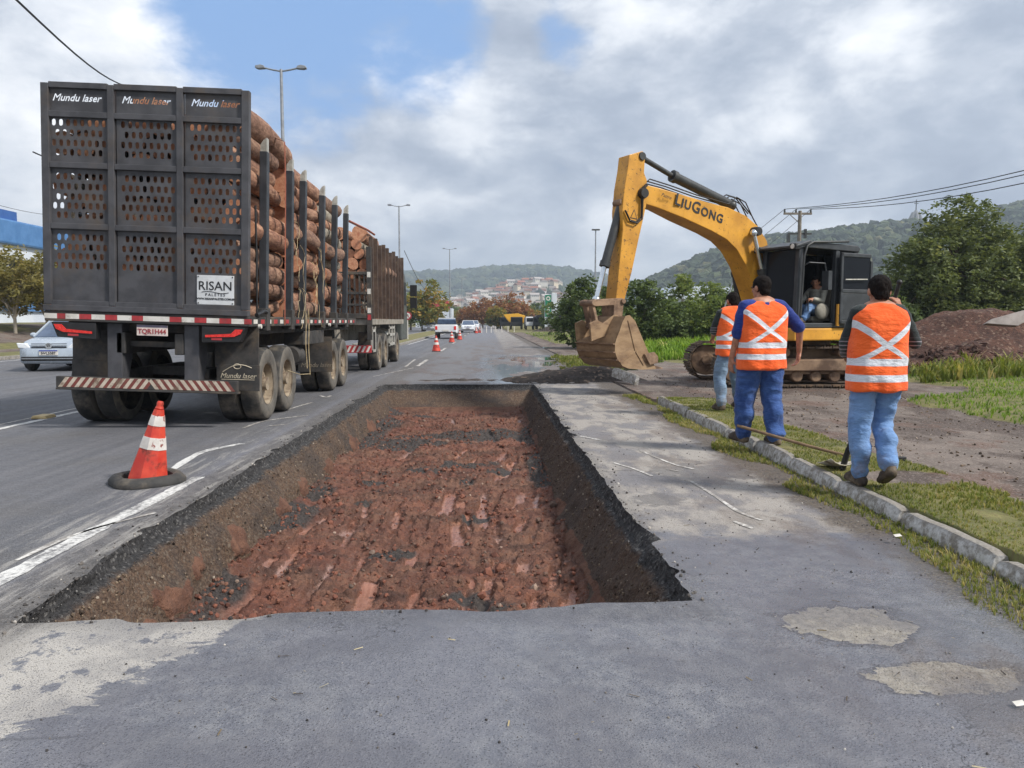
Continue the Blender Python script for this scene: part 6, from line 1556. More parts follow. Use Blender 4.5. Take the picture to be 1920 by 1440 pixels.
def leaves_np(clumps, per, size, rng, flat=.5):
    """clumps: (n,4) centre+radius -> leaf rhombs"""
    n = len(clumps) * per; c = np.repeat(clumps, per, 0)
    d = rng.normal(size=(n, 3)); d /= np.linalg.norm(d, axis=1)[:, None]; p = c[:, :3] + d * (c[:, 3] * rng.random(n) ** .45)[:, None] * np.array([1, 1, .8])
    a = rng.normal(size=(n, 3)); a[:, 2] *= flat; a /= np.linalg.norm(a, axis=1)[:, None]; b = np.cross(a, rng.normal(size=(n, 3))); b /= np.linalg.norm(b, axis=1)[:, None] + 1e-9
    s = size * (.6 + .8 * rng.random(n))[:, None]
    v = np.stack([p - a * s, p + b * s * .42, p + a * s, p - b * s * .42], 1)
    lv = np.repeat(np.clip(rng.normal(.45, .2, len(clumps)), 0, 1), per) * .6 + .4 * rng.random(n)
    return v.reshape(-1, 3), np.arange(n * 4).reshape(n, 4), lv

def tree(name, label, base, lobes, nclump, per, size, mat, cat='tree', group=None, trunk=.12, seed=0, clump=.45, limbs=10, trunk_mat=None):
    """lobes: (dx,dy,dz,rx,ry,rz,weight,sparse) ellipsoids of the crown relative to base"""
    rng = np.random.default_rng(seed + 100); T = thing(name, label, cat, base, 0, group)
    w = np.array([l[6] for l in lobes], float); w /= w.sum(); cl = []
    for l, k in zip(lobes, rng.multinomial(nclump, w)):
        d = rng.normal(size=(k, 3)); d /= np.linalg.norm(d, axis=1)[:, None]; r = rng.random(k) ** .38
        p = d * r[:, None] * np.array(l[3:6]) * (1 + .22 * fbm(d[:, 0] * 2 + seed, d[:, 1] * 2, d[:, 2] * 2, 2))[:, None] + np.array(l[:3]); p[:, 2] = np.maximum(p[:, 2], .1)
        cl.append(np.concatenate([p, clump * (.6 + .8 * rng.random((k, 1)))], 1))
    cl = np.concatenate(cl); v, f, lv = leaves_np(cl, per, size, rng)
    raw('crown', v, f, mat, T, False, {'lv': np.repeat(lv, 4)})
    top = max(l[2] for l in lobes); m_ = MB(); bx = lobes[0]
    m_.tube([(0, 0, -.1), (.05 * bx[0], .05 * bx[1], top * .3), (.4 * bx[0], .4 * bx[1], top * .7), (.7 * bx[0], .7 * bx[1], top)], [trunk, trunk * .8, trunk * .5, trunk * .2], 8)
    for i in range(limbs):
        e = cl[rng.integers(len(cl))]; s0 = Vector((.2 * bx[0], .2 * bx[1], top * rng.uniform(.2, .6))); e = Vector(e[:3]); mid = s0.lerp(e, .5) + Vector((0, 0, .12 * top * rng.uniform(-.3, 1)))
        m_.tube([s0, mid, e], [trunk * .42, trunk * .28, trunk * .07], 5)
    m_.build('trunk', trunk_mat or M_BARKT, T, smooth=60); return T

def hill_material(name, c1, c2):
    m, t, b = newmat(name); t.cap_ = 4; n = t.noise(t.pos(), .06, 5, .6); t.put(b.inputs['Base Color'], t.mix(t.step(n, .35, .65), c1, c2)); b.inputs['Roughness'].default_value = .95; return m
M_HILL = hill_material('wooded_hill', srgb(40, 52, 34), srgb(62, 74, 46))
def canopy_mat():
    m, t, b = newmat('canopy'); n = t.noise(t.pos(), .35, 4, .7); c = t.ramp(t.attr('lv'), [(0, srgb(34, 46, 30)), (.5, srgb(58, 72, 42)), (.85, srgb(80, 90, 52)), (1, srgb(104, 100, 62))])
    t.put(b.inputs['Base Color'], t.mix(t.step(n, .6, .4, 0, .6), c, srgb(26, 34, 24))); b.inputs['Roughness'].default_value = .95; t.put(b.inputs['Normal'], t.bump(n, 1.0, 1.5)); return m
M_CANOPY = canopy_mat()
def hill(name, ridge, Y, Yf, Yb, ncan, rc, seed, label, houses=0):
    rng = np.random.default_rng(seed); P = [at(px, py, Y) for px, py in ridge]; xs = np.array([p.x for p in P]); zs = np.array([p.z for p in P])
    nu, nv = 160, 30; X = np.linspace(xs[0], xs[-1], nu); top = np.interp(X, xs, zs); top = top * (1 + .03 * fbm(X * .01, 0 * X, seed, 3))
    v = np.linspace(0, 1, nv); Yv = Yf + (Yb - Yf) * v; k = (Y - Yf) / (Yb - Yf)
    prof = np.where(v < k, sst(v, -.15, k) , sst(v, 1.05, k))
    XX, YY = np.meshgrid(X, Yv, indexing='ij'); ZZ = top[:, None] * prof[None, :] * (1 + .10 * fbm(XX * .012, YY * .012, seed + 2., 3) * (1 - np.abs(prof[None, :]) ** 6)) - 2
    o = raw(name, np.stack([XX, YY, ZZ], -1).reshape(-1, 3), grid_faces(nu, nv), M_HILL, None, True); tag(o, kind='structure')
    iu = rng.integers(0, nu, ncan); iv = np.minimum((rng.random(ncan) ** .8 * (k + .08) * nv).astype(int), nv - 1)
    ju, jv = rng.normal(0, (xs[-1] - xs[0]) / nu * .6, ncan), rng.normal(0, (Yb - Yf) / nv * .6, ncan)
    bv, bf = ico(1, .16); s = rc * (.6 + .7 * rng.random(ncan))
    pos = np.stack([XX[iu, iv] + ju, YY[iu, iv] + jv, ZZ[iu, iv] + s * .15], -1)
    o = scatter(name + '_forest', bv, bf, pos, s, M_CANOPY, None, False, sq=(1, 1, .85)); tag(o, label, 'forest', kind='stuff')
    return X, Yv, ZZ
hill('hill', [(1020, 606), (1100, 584), (1180, 545), (1230, 523), (1290, 497), (1350, 471), (1420, 453), (1480, 443), (1560, 433), (1640, 425), (1700, 431), (1780, 421), (1850, 402), (1920, 380), (2100, 345), (2400, 330)], 700, 380, 950, 12000, 4.6, 5, 'dense dark forest covering the hill behind the excavator')
hill('far_hill', [(100, 560), (400, 540), (700, 522), (770, 516), (840, 517), (880, 513), (930, 507), (985, 505), (1040, 508), (1080, 513), (1150, 530), (1300, 560)], 1800, 1300, 2300, 7000, 10.5, 9, 'hazy blue forest on the ridge at the end of the road')
HX, HY, HZ = hill('low_hill', [(560, 605), (700, 596), (800, 584), (850, 572), (900, 556), (950, 541), (1000, 534), (1040, 540), (1080, 556), (1150, 585), (1260, 604)], 1050, 800, 1250, 3500, 5.5, 13, 'woods between the houses on the low hillside')

M_WALLS = [pm('house_wall_%d' % i, c, None, 2, (.8, .9), 0, 0) for i, c in enumerate((srgb(214, 208, 198), srgb(198, 188, 170), srgb(186, 178, 176), srgb(206, 190, 166)))]
M_ROOFS = [pm('house_roof_%d' % i, c, None, 2, (.8, .9), 0, 0) for i, c in enumerate((srgb(150, 96, 74), srgb(132, 120, 112), srgb(168, 160, 154), srgb(120, 82, 66)))]
def houses():
    rng = random.Random(17); meshes = []
    for i in range(8):
        w, d, h = rng.uniform(7, 12), rng.uniform(7, 10), rng.uniform(4, 8); mb = MB(); mb.box(-w / 2, w / 2, -d / 2, d / 2, -4, h); mb.cur = 1
        mb.add([(-w / 2 - .5, -d / 2 - .5, h), (w / 2 + .5, -d / 2 - .5, h), (w / 2 + .5, d / 2 + .5, h), (-w / 2 - .5, d / 2 + .5, h), (-w / 2 - .5, 0, h + 2.4), (w / 2 + .5, 0, h + 2.4)], [(0, 1, 5, 4), (3, 4, 5, 2), (0, 4, 3), (1, 2, 5), (0, 3, 2, 1)])
        mb.cur = 2
        for x in np.arange(-w / 2 + 1.2, w / 2 - .6, 2.2): mb.box(x, x + 1.0, -d / 2 - .06, -d / 2 + .02, h - 2.2, h - .9)
        me = mb.mesh('house'); me.materials.append(M_WALLS[i % 4]); me.materials.append(M_ROOFS[rng.randrange(4)]); me.materials.append(M_GLASS); meshes.append(me)
    spots = []
    while len(spots) < 135:
        px = rng.gauss(960, 48) if rng.random() < .72 else rng.uniform(765, 900); v = rng.uniform(.18, .98) ** .9
        iv = min(int(v * .55 * len(HY)), len(HY) - 1); Y = HY[iv] + rng.uniform(-6, 6); X = (px - 915) / 1440 * Y
        if not (HX[0] < X < HX[-1]): continue
        iu = int((X - HX[0]) / (HX[-1] - HX[0]) * (len(HX) - 1)); z = HZ[iu, iv]
        if any((X - a) ** 2 + (Y - b_) ** 2 < 130 for a, b_ in spots): continue
        spots.append((X, Y)); o = bpy.data.objects.new('house', meshes[rng.randrange(8)]); COL.objects.link(o); o.location = (X, Y, z + 3.5); o.rotation_euler = (0, 0, rng.choice((0, .3, -.4, 1.57, .8)))
        tag(o, 'small pale house on the distant wooded hillside', 'house', 'houses on the hillside')
houses()

def church():
    p = at(1716, 432, 690); T = thing('church', 'pale church with a cross on the hilltop behind the big tree', 'church', (p.x, p.y, p.z - 3)); T.scale = (.72, .72, .72); w = pm('church_stone', srgb(132, 132, 132), None, 2, (.8, .9), 0, 0)
    for k in range(7):
        a = k / 7 * 6.28; m_ = MB(); m_.tube([(8 * math.cos(a), 8 * math.sin(a), 0), (6.5 * math.cos(a), 6.5 * math.sin(a), 18), (4 * math.cos(a), 4 * math.sin(a), 27)], [2.6, 2.2, .6], 6); m_.build('pillar', w, T)
    m_ = MB(); m_.tube([(0, 0, 0), (0, 0, 22), (0, 0, 29)], [6, 5, 1.5], 10); m_.build('nave', w, T)
    m_ = MB(); m_.box(-.5, .5, -.5, .5, 28, 42); m_.box(-2.6, 2.6, -.4, .4, 37, 38); m_.build('cross', M_CYL, T)
church()

def buildings():
    blue = pm('blue_cladding', srgb(66, 110, 160), srgb(78, 122, 172), 1.0, (.4, .6), 0, 0); blue2 = pm('dark_blue_cladding', srgb(44, 84, 148), srgb(50, 92, 156), 1.0, (.4, .6), 0, 0)
    T = thing('warehouse', 'long warehouse with a bright blue roof band left of the truck', 'building', (-60, 90, 0)); wh = pm('pale_cladding', srgb(190, 198, 208), srgb(204, 210, 218), .6, (.5, .7), 0, 0)
    x = 12.4
    m_ = MB(); m_.box(-30, x, -32, 60, 0, 9.0); m_.build('wall', wh, T)
    m_ = MB(); m_.box(-30.5, x + .5, -32.5, 60.5, 8.98, 11.4); m_.build('roof', blue, T, bevel=.2); m_ = MB(); m_.box(-31, x + .2, -33, -10, 11.4, 12.3); m_.build('roof', blue2, T)
    m_ = MB(); m_.box(x, x + .3, -31, 60, 2.4, 3.4); m_.build('lower_band', blue, T)
    for k in range(14): m_ = MB(); m_.box(x, x + .12, -30 + k * 6.2, -26.2 + k * 6.2, 5.6, 7.6); m_.build('window', M_GLASS, T)
    T = thing('shed', 'low white shed showing through the bushes behind the excavator', 'building', (21.3, 76, 0)); 
    m_ = MB(); m_.box(-3.6, 3.6, 0, 8, 0, 3.6); m_.build('wall', wh, T); m_ = MB(); m_.prism([(-4, 3.6), (4, 3.6), (3.2, 4.7), (-2.6, 4.9)], (0, -.3, 0), (1, 0, 0), (0, 0, 1), (0, 1, 0), 0, 8.6); m_.build('roof', pm('zinc_roof', srgb(196, 206, 220), srgb(214, 222, 232), 3, (.4, .6), .1, .2, 3), T)
    for k in range(3): m_ = MB(); m_.box(-2.8 + k * 2.2, -1.6 + k * 2.2, -.05, .02, 1.2, 2.4); m_.build('window', M_GLASS, T)
    T = thing('service_building', 'low white building beside the green petrol sign', 'building', (12.4, 118, 0)); m_ = MB(); m_.box(-2.5, 5, 0, 8, 0, 3.4); m_.build('wall', wh, T); m_ = MB(); m_.box(-3, 5.5, -.5, 8.5, 3.4, 3.9); m_.build('roof', wh, T)
    for k in range(3): m_ = MB(); m_.box(-1.9 + k * 2.3, -.5 + k * 2.3, -.05, .02, .9, 2.5); m_.build('window', M_GLASS, T)
    red = pm('red_sign', srgb(176, 56, 66), None, 2, (.5, .6), 0, 0)
    p = at(822, 578, 170); T = thing('shop_front', 'distant building with a red top left of the road', 'building', (p.x, p.y, 0)); m_ = MB(); m_.box(-5, 3, 0, 8, 0, 4.2); m_.build('wall', wh, T); m_ = MB(); m_.box(-3, 2.4, -.2, 1, 4.2, 5.8); m_.build('sign', red, T)
    # petrol price totem
    p = at(1031, 612, 108); gr = pm('totem_green', srgb(24, 116, 84), None, 2, (.4, .5), 0, 0); T = thing('price_totem', 'tall white and green petrol station totem beside the road', 'sign', (p.x, p.y, 0))
    m_ = MB(); m_.box(.25, .95, -.2, .2, 0, 5.3); m_.build('pillar', wh, T, bevel=.03); m_ = MB(); m_.box(-.75, .22, -.16, .16, .0, 5.1); m_.build('side_panel', wh, T, bevel=.03)
    m_ = MB(); m_.box(-.68, .16, -.19, -.165, 2.0, 5.05); gp_ = m_.build('green_panel', gr, T)
    for z, r in ((4.55, .3), (3.7, .13), (2.9, .2)): m_ = MB(); m_.lathe([(r, 0), (r, .02), (r * .55, .021), (r * .55, 0)], (-.26, -.19, z), (0, -1, 0), 20, caps=False); m_.build('emblem', M_WHITE, gp_)
    for z in (3.3, 2.4): m_ = MB(); m_.box(-.5, .0, -.2, -.191, z - .05, z + .05); m_.build('lettering', M_WHITE, gp_)
buildings()

def vegetation():
    G = side_z
    # the large tree at the right edge
    b = gp(1800, 640); Y = 34; s = Y / 1440; X0 = at(1782, 600, Y).x
    tree('large_tree', 'large bushy tree with a thin airy top at the right edge', (X0, Y, .2), [(-.2, 0, 3.0, 2.7, 2.2, 2.5, 5, 0), (-1.5, .2, 3.0, 1.4, 1.4, 2.0, 2, 0), (1.9, .3, 3.3, 2.2, 1.8, 2.2, 3, 0), (3.9, .5, 3.2, 1.8, 1.8, 2.2, 2.4, 0), (.2, 0, 5.6, 1.9, 1.2, 1.1, .75, 0), (-.4, 0, 1.2, 3.0, 1.8, 1.2, 2.2, 0), (2.6, 0, 1.3, 2.2, 1.6, 1.3, 1.8, 0)], 1500, 36, .10, M_LEAF_TREE, trunk=.2, seed=1, clump=.38, limbs=60)
    # shrubs behind the excavator and along the verge (px, py top, Y, half width m, height m, palette)
    sh = [(1092, 40, 1.25, 3.6, M_LEAF_DK, 'dark leafy shrub just left of the bucket stick'), (1128, 38, 1.0, 2.8, M_LEAF_DK, 'dense shrub right behind the excavator bucket'), (1200, 40, 1.5, 3.5, M_LEAF_DK, 'tall dark shrub right of the excavator stick'),
          (1246, 42, 1.3, 2.5, M_LEAF_DK, 'rounded shrub before the low white shed'), (1300, 44, 1.5, 2.4, M_LEAF_MID, 'lighter shrub under the excavator boom'), (1345, 42, 1.4, 2.7, M_LEAF_MID, 'yellowish shrub left of the hidden worker'), (1390, 46, 1.7, 3.6, M_LEAF_DK, 'tall shrub behind the boom foot'),
          (1440, 48, 1.6, 3.4, M_LEAF_DK, 'dark shrub hidden partly by the excavator cab'), (1640, 33, 1.0, 2.6, M_LEAF_MID, 'leafy bush right behind the excavator cab'), (1676, 31, 1.0, 2.2, M_LEAF_DK, 'low bush between the cab and the large tree'), (1608, 40, 1.2, 3.6, M_LEAF_DK, 'slim tree rising behind the cab roof'),
          (1278, 50, 1.2, 4.3, M_LEAF_MID, 'loose shrub whose leaves cross the white shed roof'), (1330, 52, 1.4, 4.0, M_LEAF_MID, 'loose shrub right of the shed roof'), (1160, 52, 1.6, 2.6, M_LEAF_MID, 'pale shrub far behind the bucket'), (1058, 70, 2.0, 3.4, M_LEAF_DK, 'dark shrub beside the petrol totem')]
    for i, (px, Y, r, h, mt, lb) in enumerate(sh):
        X = at(px, 600, Y).x
        tree('shrub', lb, (X, Y, 0), [(0, 0, h * .62, r, r * .9, h * .40, 3, 0), (-.45 * r, 0, h * .35, r * .8, r * .7, h * .34, 2, 0), (.5 * r, .1, h * .33, r * .8, r * .7, h * .32, 2, 0), (.1 * r, 0, h * .86, r * .45, r * .4, h * .16, .6, 0)], 190, 32, .11, mt, 'shrub', 'shrubs along the verge', .06, 20 + i, .29, 16)
    # left of the truck
    for i, (px, Y, r, h, mt, lb, z0) in enumerate(((28, 44, 2.6, 5.4, M_LEAF_OLV, 'olive-green tree at the left edge before the blue warehouse', .6), (88, 47, 2.2, 4.7, M_LEAF_OLV, 'olive tree half hidden by the tailboard', .6), (-70, 48, 3.0, 5.6, M_LEAF_MIX, 'tree at the far left edge of the picture', .6), (140, 52, 2.4, 4.4, M_LEAF_OLV, 'tree behind the log trailer', .6))):
        X = at(px, 600, Y).x
        tree('roadside_tree', lb, (X, Y, z0), [(0, 0, h * .68, r, r * .9, h * .30, 3, 0), (-.5 * r, 0, h * .52, r * .8, r * .7, h * .26, 2, 0), (.6 * r, 0, h * .5, r * .8, r * .7, h * .26, 2, 0)], 170, 42, .12, mt, 'tree', 'trees left of the road', .10, 50 + i, .42, 18, pm('pale_bark_%d' % i, srgb(140, 132, 118), srgb(168, 158, 142), 6, (.85, .95), 0, .4, 30))
    # trees along the road ahead
    far = [(792, 104, 3.4, 7.0, M_LEAF_MIX, 'green and yellow tree on the median past the truck cab', 'tree'), (770, 118, 3.0, 6.0, M_LEAF_DK, 'dark tree behind the no-turn sign', 'tree'), (958, 150, 3.7, 7.6, M_LEAF_AUT, 'largest rust-red autumn tree at the end of the road', 'tree'), (905, 160, 3.2, 6.2, M_LEAF_AUT, 'smaller autumn tree left of the largest one', 'tree'),
           (878, 175, 2.6, 4.6, M_LEAF_AUT, 'low autumn tree beside the far white cars', 'tree'), (932, 140, 1.8, 4.0, M_LEAF_MIX, 'yellow-green bush between the two autumn trees', 'tree'), (984, 165, 2.8, 5.4, M_LEAF_MIX, 'tree right of the largest autumn tree', 'tree'), (1006, 190, 3.6, 6.4, M_LEAF_DK, 'dark tree left of the petrol totem', 'tree'),
           (1052, 150, 3.0, 4.8, M_LEAF_DK, 'dark tree right of the petrol totem', 'tree'), (842, 190, 3.0, 4.0, M_LEAF_OLV, 'olive tree behind the white pickup', 'tree'), (815, 150, 2.0, 3.0, M_LEAF_OLV, 'low bush behind the white van', 'tree'), (860, 220, 3.5, 5, M_LEAF_MIX, 'far tree above the row of cones', 'tree')]
    for i, (px, Y, r, h, mt, lb, c) in enumerate(far):
        X = at(px, 600, Y).x
        tree('avenue_tree', lb, (X, Y, 0), [(0, 0, h * .64, r, r, h * .34, 3, 0), (-.4 * r, 0, h * .42, r * .8, r * .8, h * .28, 2, 0), (.4 * r, 0, h * .42, r * .8, r * .8, h * .28, 2, 0)], 110, 26, .28, mt, c, 'trees along the road ahead', .16, 80 + i, .7, 8)
    # wood that closes the view
    rng = np.random.default_rng(2); n = 900
    cl = np.zeros((n, 4)); Yw = rng.uniform(230, 330, n); px = rng.uniform(700, 1800, n); cl[:, 0] = (px - 915) / 1440 * Yw; cl[:, 1] = Yw; hh = 3 + 5 * (fbm(px * .02, 0 * px, 3.3, 3) + .6); cl[:, 2] = rng.random(n) * np.clip(hh, 2, 9) + .6; cl[:, 3] = 1.6
    v, f, lv = leaves_np(cl, 14, .8, rng); o = raw('distant_wood', v, f, M_LEAF_DK, None, False, {'lv': np.repeat(lv, 4)}); tag(o, 'belt of trees closing the view beyond the verge', 'wood', kind='stuff')
vegetation()

# ---- the bank left of the road
def bank():
    xs = np.linspace(-75, -17.6, 60); ys = np.linspace(-2, 130, 80); X, Y = np.meshgrid(xs, ys, indexing='ij')
    Z = .11 + 1.1 * sst(X, -22, -30) + .12 * fbm(X * .3, Y * .3, 1.0, 3) * sst(X, -20, -24)
    g = 1 - .75 * sst(X, -22.5, -24.5) * sst(fbm(X * .2, Y * .2, 6.0, 3), -.5, .2)
    g = np.where((X < -20.3) & (X > -21.8), 0.1, g)
    tag(raw('bank', np.stack([X, Y, Z], -1).reshape(-1, 3), grid_faces(60, 80), M_SIDE, None, True, {'grass': g.ravel(), 'wet': 0 * g.ravel()}), kind='structure')
bank()

# ---- grass
def tuft(nb, rng, lean=.55, w=.045):
    v = []; f = []
    for i in range(nb):
        a = rng.uniform(0, 6.28); r = rng.uniform(0, .25); d = np.array([math.cos(a), math.sin(a), 0]); s = np.array([-d[1], d[0], 0]) * w; h = rng.uniform(.5, 1.0); L = lean * rng.uniform(.3, 1.2)
        b = d * r; m = b + d * L * .35 * h + np.array([0, 0, h * .62]); t = b + d * L * h + np.array([0, 0, h * .95]); o = len(v)
        v += [b - s, b + s, m - s * .7, m + s * .7, t]; f += [(o, o + 1, o + 3), (o, o + 3, o + 2), (o + 2, o + 3, o + 4)]
    return np.array(v), np.array(f)
def grass():
    rng = np.random.default_rng(31); bv, bf = tuft(4, rng, .6, .06)
    def zone(name, label, n, x0, x1, y0, y1, hmin, hmax, mat, thr=.5, z=None, ypow=1.0, patch=None, b=None, dry=0.0):
        x = x0 + (x1 - x0) * rng.random(n); y = y0 + (y1 - y0) * rng.random(n) ** ypow
        Z, gr, _ = side_height(x, y)
        keep = (gr > thr) if z is None else np.ones(n, bool)
        if patch is not None: keep &= patch(x, y)
        x, y, Z = x[keep], y[keep], (Z[keep] if z is None else np.full(keep.sum(), z))
        h = (hmin + (hmax - hmin) * rng.random(len(x)) ** 2) * (1 + .5 * fbm(x * 1.3, y * 1.3, 2.0, 2))
        lv = np.clip(.42 + dry + .32 * fbm(x * 1.1, y * 1.1, 7.0, 3) + .22 * rng.normal(size=len(x)), 0, 1)
        bb = b or (bv, bf)
        o = scatter(name, bb[0], bb[1], np.stack([x, y, Z - .004], -1), h, mat, upright=True, attrs={'lv': lv}); tag(o, label, 'grass', kind='stuff')
    zone('grass_strip', 'short grass on the strip behind the white kerb', 42000, 2.94, 4.2, 1.8, 13.4, .016, .05, M_GRASS, .42, ypow=1.25, dry=.12, patch=lambda x, y: fbm(x * 3, y * 3, 9.0, 3) > -.25)
    zone('kerb_weeds', 'weeds and dry grass growing along the road side of the kerb', 17000, 2.36, 2.84, 1.8, 14.5, .02, .07, M_GRASS, 0, 0.0, 1.2, lambda x, y: fbm(x * 2.2, y * 1.1, 4.0, 3) + (x - 2.60) * 2.4 > -.05, None, .18)
    zone('verge_grass', 'rough grass on the verge right of the dirt track', 46000, 6.6, 18, 5, 26, .035, .11, M_GRASS_LUSH, .4, ypow=1.3)
    zone('tall_grass', 'tall bright grass beneath the shrubs behind the bucket', 9000, 4.6, 16, 26.5, 42, .2, .6, M_GRASS_LUSH, .4)
    zone('island_grass', 'grass patch beside the kerb behind the bucket', 2500, 2.2, 3.8, 18.8, 30, .06, .16, M_GRASS, .4)
    zone('far_grass', 'pale green grass beside the road ahead', 5000, 4, 20, 46, 85, .08, .2, M_GRASS_LUSH, .4)
    zone('mound_weeds', 'tall weeds at the foot of the soil mound', 1100, 8.5, 15, 16.5, 19.5, .25, .6, M_GRASS, .3, None, 1, lambda x, y: fbm(x * .8, y * .8, 3.0, 2) > .05)
grass()
# ================================================================== MOUNDS, VEHICLES, STREET FURNITURE
def mound_mat(name, a, b_, c):
    m, t, b = newmat(name); p = t.pos(); t.cap_ = 5; n = t.noise(p, 1.6, 6, .65); n2 = t.noise(p, 14, 5, .7); vv = t.sep(t.voro(p, 16, 'F1', 'Color'))[0]
    col = t.mix(t.step(n, .35, .65), a, b_); col = t.mix(t.step(n2, .55, .35, 0, .7), col, c); col = t.mix(t.step(vv, .82, .97, 0, .5), col, srgb(140, 120, 104))
    t.put(b.inputs['Base Color'], col); b.inputs['Roughness'].default_value = .95; t.put(b.inputs['Normal'], t.bump(t.m('ADD', t.m('MULTIPLY', n2, 1.0), t.m('MULTIPLY', vv, .5)), .9, .06)); return m
M_MOUND = mound_mat('mound_soil', srgb(70, 46, 38), srgb(94, 63, 50), srgb(40, 28, 24)); M_DARKSOIL = mound_mat('dark_soil', srgb(52, 46, 43), srgb(76, 67, 62), srgb(34, 30, 29))
def mound(name, label, cat, c, rx, ry, h, seed, mat, lumps=(), n=90, pw=1.15):
    xs = np.linspace(-1.25, 1.25, n); X, Y = np.meshgrid(xs, xs, indexing='ij'); r = np.sqrt(X ** 2 + Y ** 2) * (1 + .18 * fbm(X * 1.4, Y * 1.4, seed, 3))
    Z = h * np.clip(1 - r ** pw, -.2, 1) ; Z = np.where(Z > 0, Z, Z * .4)
    for (lx, ly, lr, lh) in lumps: Z += lh * np.exp(-(((X - lx) / lr) ** 2 + ((Y - ly) / lr) ** 2))
    Z += h * .10 * fbm(X * 5, Y * 5, seed + 1, 4) + .03 * vnoise(X * rx * 6, Y * ry * 6, seed)
    o = raw(name, np.stack([X * rx, Y * ry, Z - .05], -1).reshape(-1, 3), grid_faces(n, n), mat, None, True); o.location = c; tag(o, label, cat); return o
mound('soil_mound', 'large brown soil mound at the right before the big tree', 'soil mound', (15.6, 23.5, .1), 4.6, 2.6, 1.75, 2.0, M_MOUND, ((-.35, .1, .3, .35), (.5, .3, .3, .5)))
mound('soil_mound', 'lower brown soil heap spilling towards the grass at right', 'soil mound', (13.4, 20.6, .1), 3.2, 1.7, .75, 6.0, M_MOUND, ((.3, 0, .3, .3),))
mound('soil_mound', 'tall brown soil mound cut by the right edge of the picture', 'soil mound', (19.6, 22.5, .1), 3.4, 2.4, 2.0, 9.0, M_MOUND)
mound('soil_heap', 'dark heap of wet soil at the far end of the trench', 'soil heap', (2.1, 18.35, -.02), 1.9, 1.0, .36, 4.0, M_DARKSOIL, ((.4, -.2, .35, .12),), 80, 1.3)
mound('soil_heap', 'thin dark soil spill along the far trench rim', 'soil heap', (-.6, 18.2, -.02), 1.9, .6, .10, 5.0, M_DARKSOIL, (), 60, 1.3)
def mound_clods():
    bv, bf = ico(1, .28); rng = np.random.default_rng(51); n = 2600; P = []
    for (cx, cy, rx, ry, h) in ((15.6, 23.5, 4.6, 2.6, 1.55), (13.4, 20.6, 3.2, 1.7, .75), (19.6, 22.5, 3.4, 2.4, 2.0)):
        a = rng.uniform(0, 6.28, n // 3); r = rng.random(n // 3) ** .6 * 1.1; P.append(np.stack([cx + rx * r * np.cos(a), cy + ry * r * np.sin(a), .06 + np.clip(h * (1 - r ** 1.15), 0, 9)], -1))
    P = np.concatenate(P); tag(scatter('mound_clods', bv, bf, P, .03 + .09 * rng.random(len(P)) ** 3, M_MOUND), 'clods lying over the brown soil mounds', 'clods', kind='stuff')
mound_clods()
def slab():
    p = at(1895, 592, 21.0); m_ = MB(); m_.prism([(-.8, -.25), (.1, -.32), (.95, .12), (1.0, .3), (.2, .1), (-.6, -.12)], (0, 0, 0), (1, 0, 0), (0, .3, .95), (0, .95, -.3), -.09, .09)
    o = m_.build('concrete_slab', pm('slab_concrete', srgb(132, 124, 120), srgb(156, 148, 144), 3, (.8, .9), 0, .3, 30), bevel=.015); o.location = p; tag(o, 'grey broken concrete slab lying on the soil mound', 'slab')
slab()

# ---- cones
M_CONE = pm('cone_red', srgb(178, 46, 34), srgb(198, 70, 50), 6, (.45, .6), 0, .1, 60, srgb(112, 44, 36), 9, (.50, .66))
M_CBAND = pm('cone_band', srgb(186, 180, 174), srgb(206, 202, 198), 8, (.5, .6), 0, .05, 60, srgb(128, 70, 64), 13, (.58, .64))
def cone_bits(T, h, sides=8, base='square'):
    R = lambda z: (.165 if sides > 8 else .145) * (1 - z / h) * (h / .7) + .028
    def seg(name, z0, z1, mat, e=0.0):
        m_ = MB(); k = max(2, int((z1 - z0) / .04) + 1); m_.lathe([(R(z0 + (z1 - z0) * i / (k - 1)) + e, z0 + (z1 - z0) * i / (k - 1)) for i in range(k)], (0, 0, 0), (0, 0, 1), sides); return m_.build(name, mat, T, smooth=30)
    seg('cone_body', .03, h * .90, M_CONE); seg('band', h * .43, h * .57, M_CBAND, .004); seg('band', h * .71, h * .83, M_CBAND, .004)
    m_ = MB(); m_.lathe([(.030, h * .90), (.036, h * .92), (.026, h * .95), (.030, h * .975), (.022, h)], (0, 0, 0), (0, 0, 1), 12); m_.build('cone_tip', M_CONE, T, smooth=40)
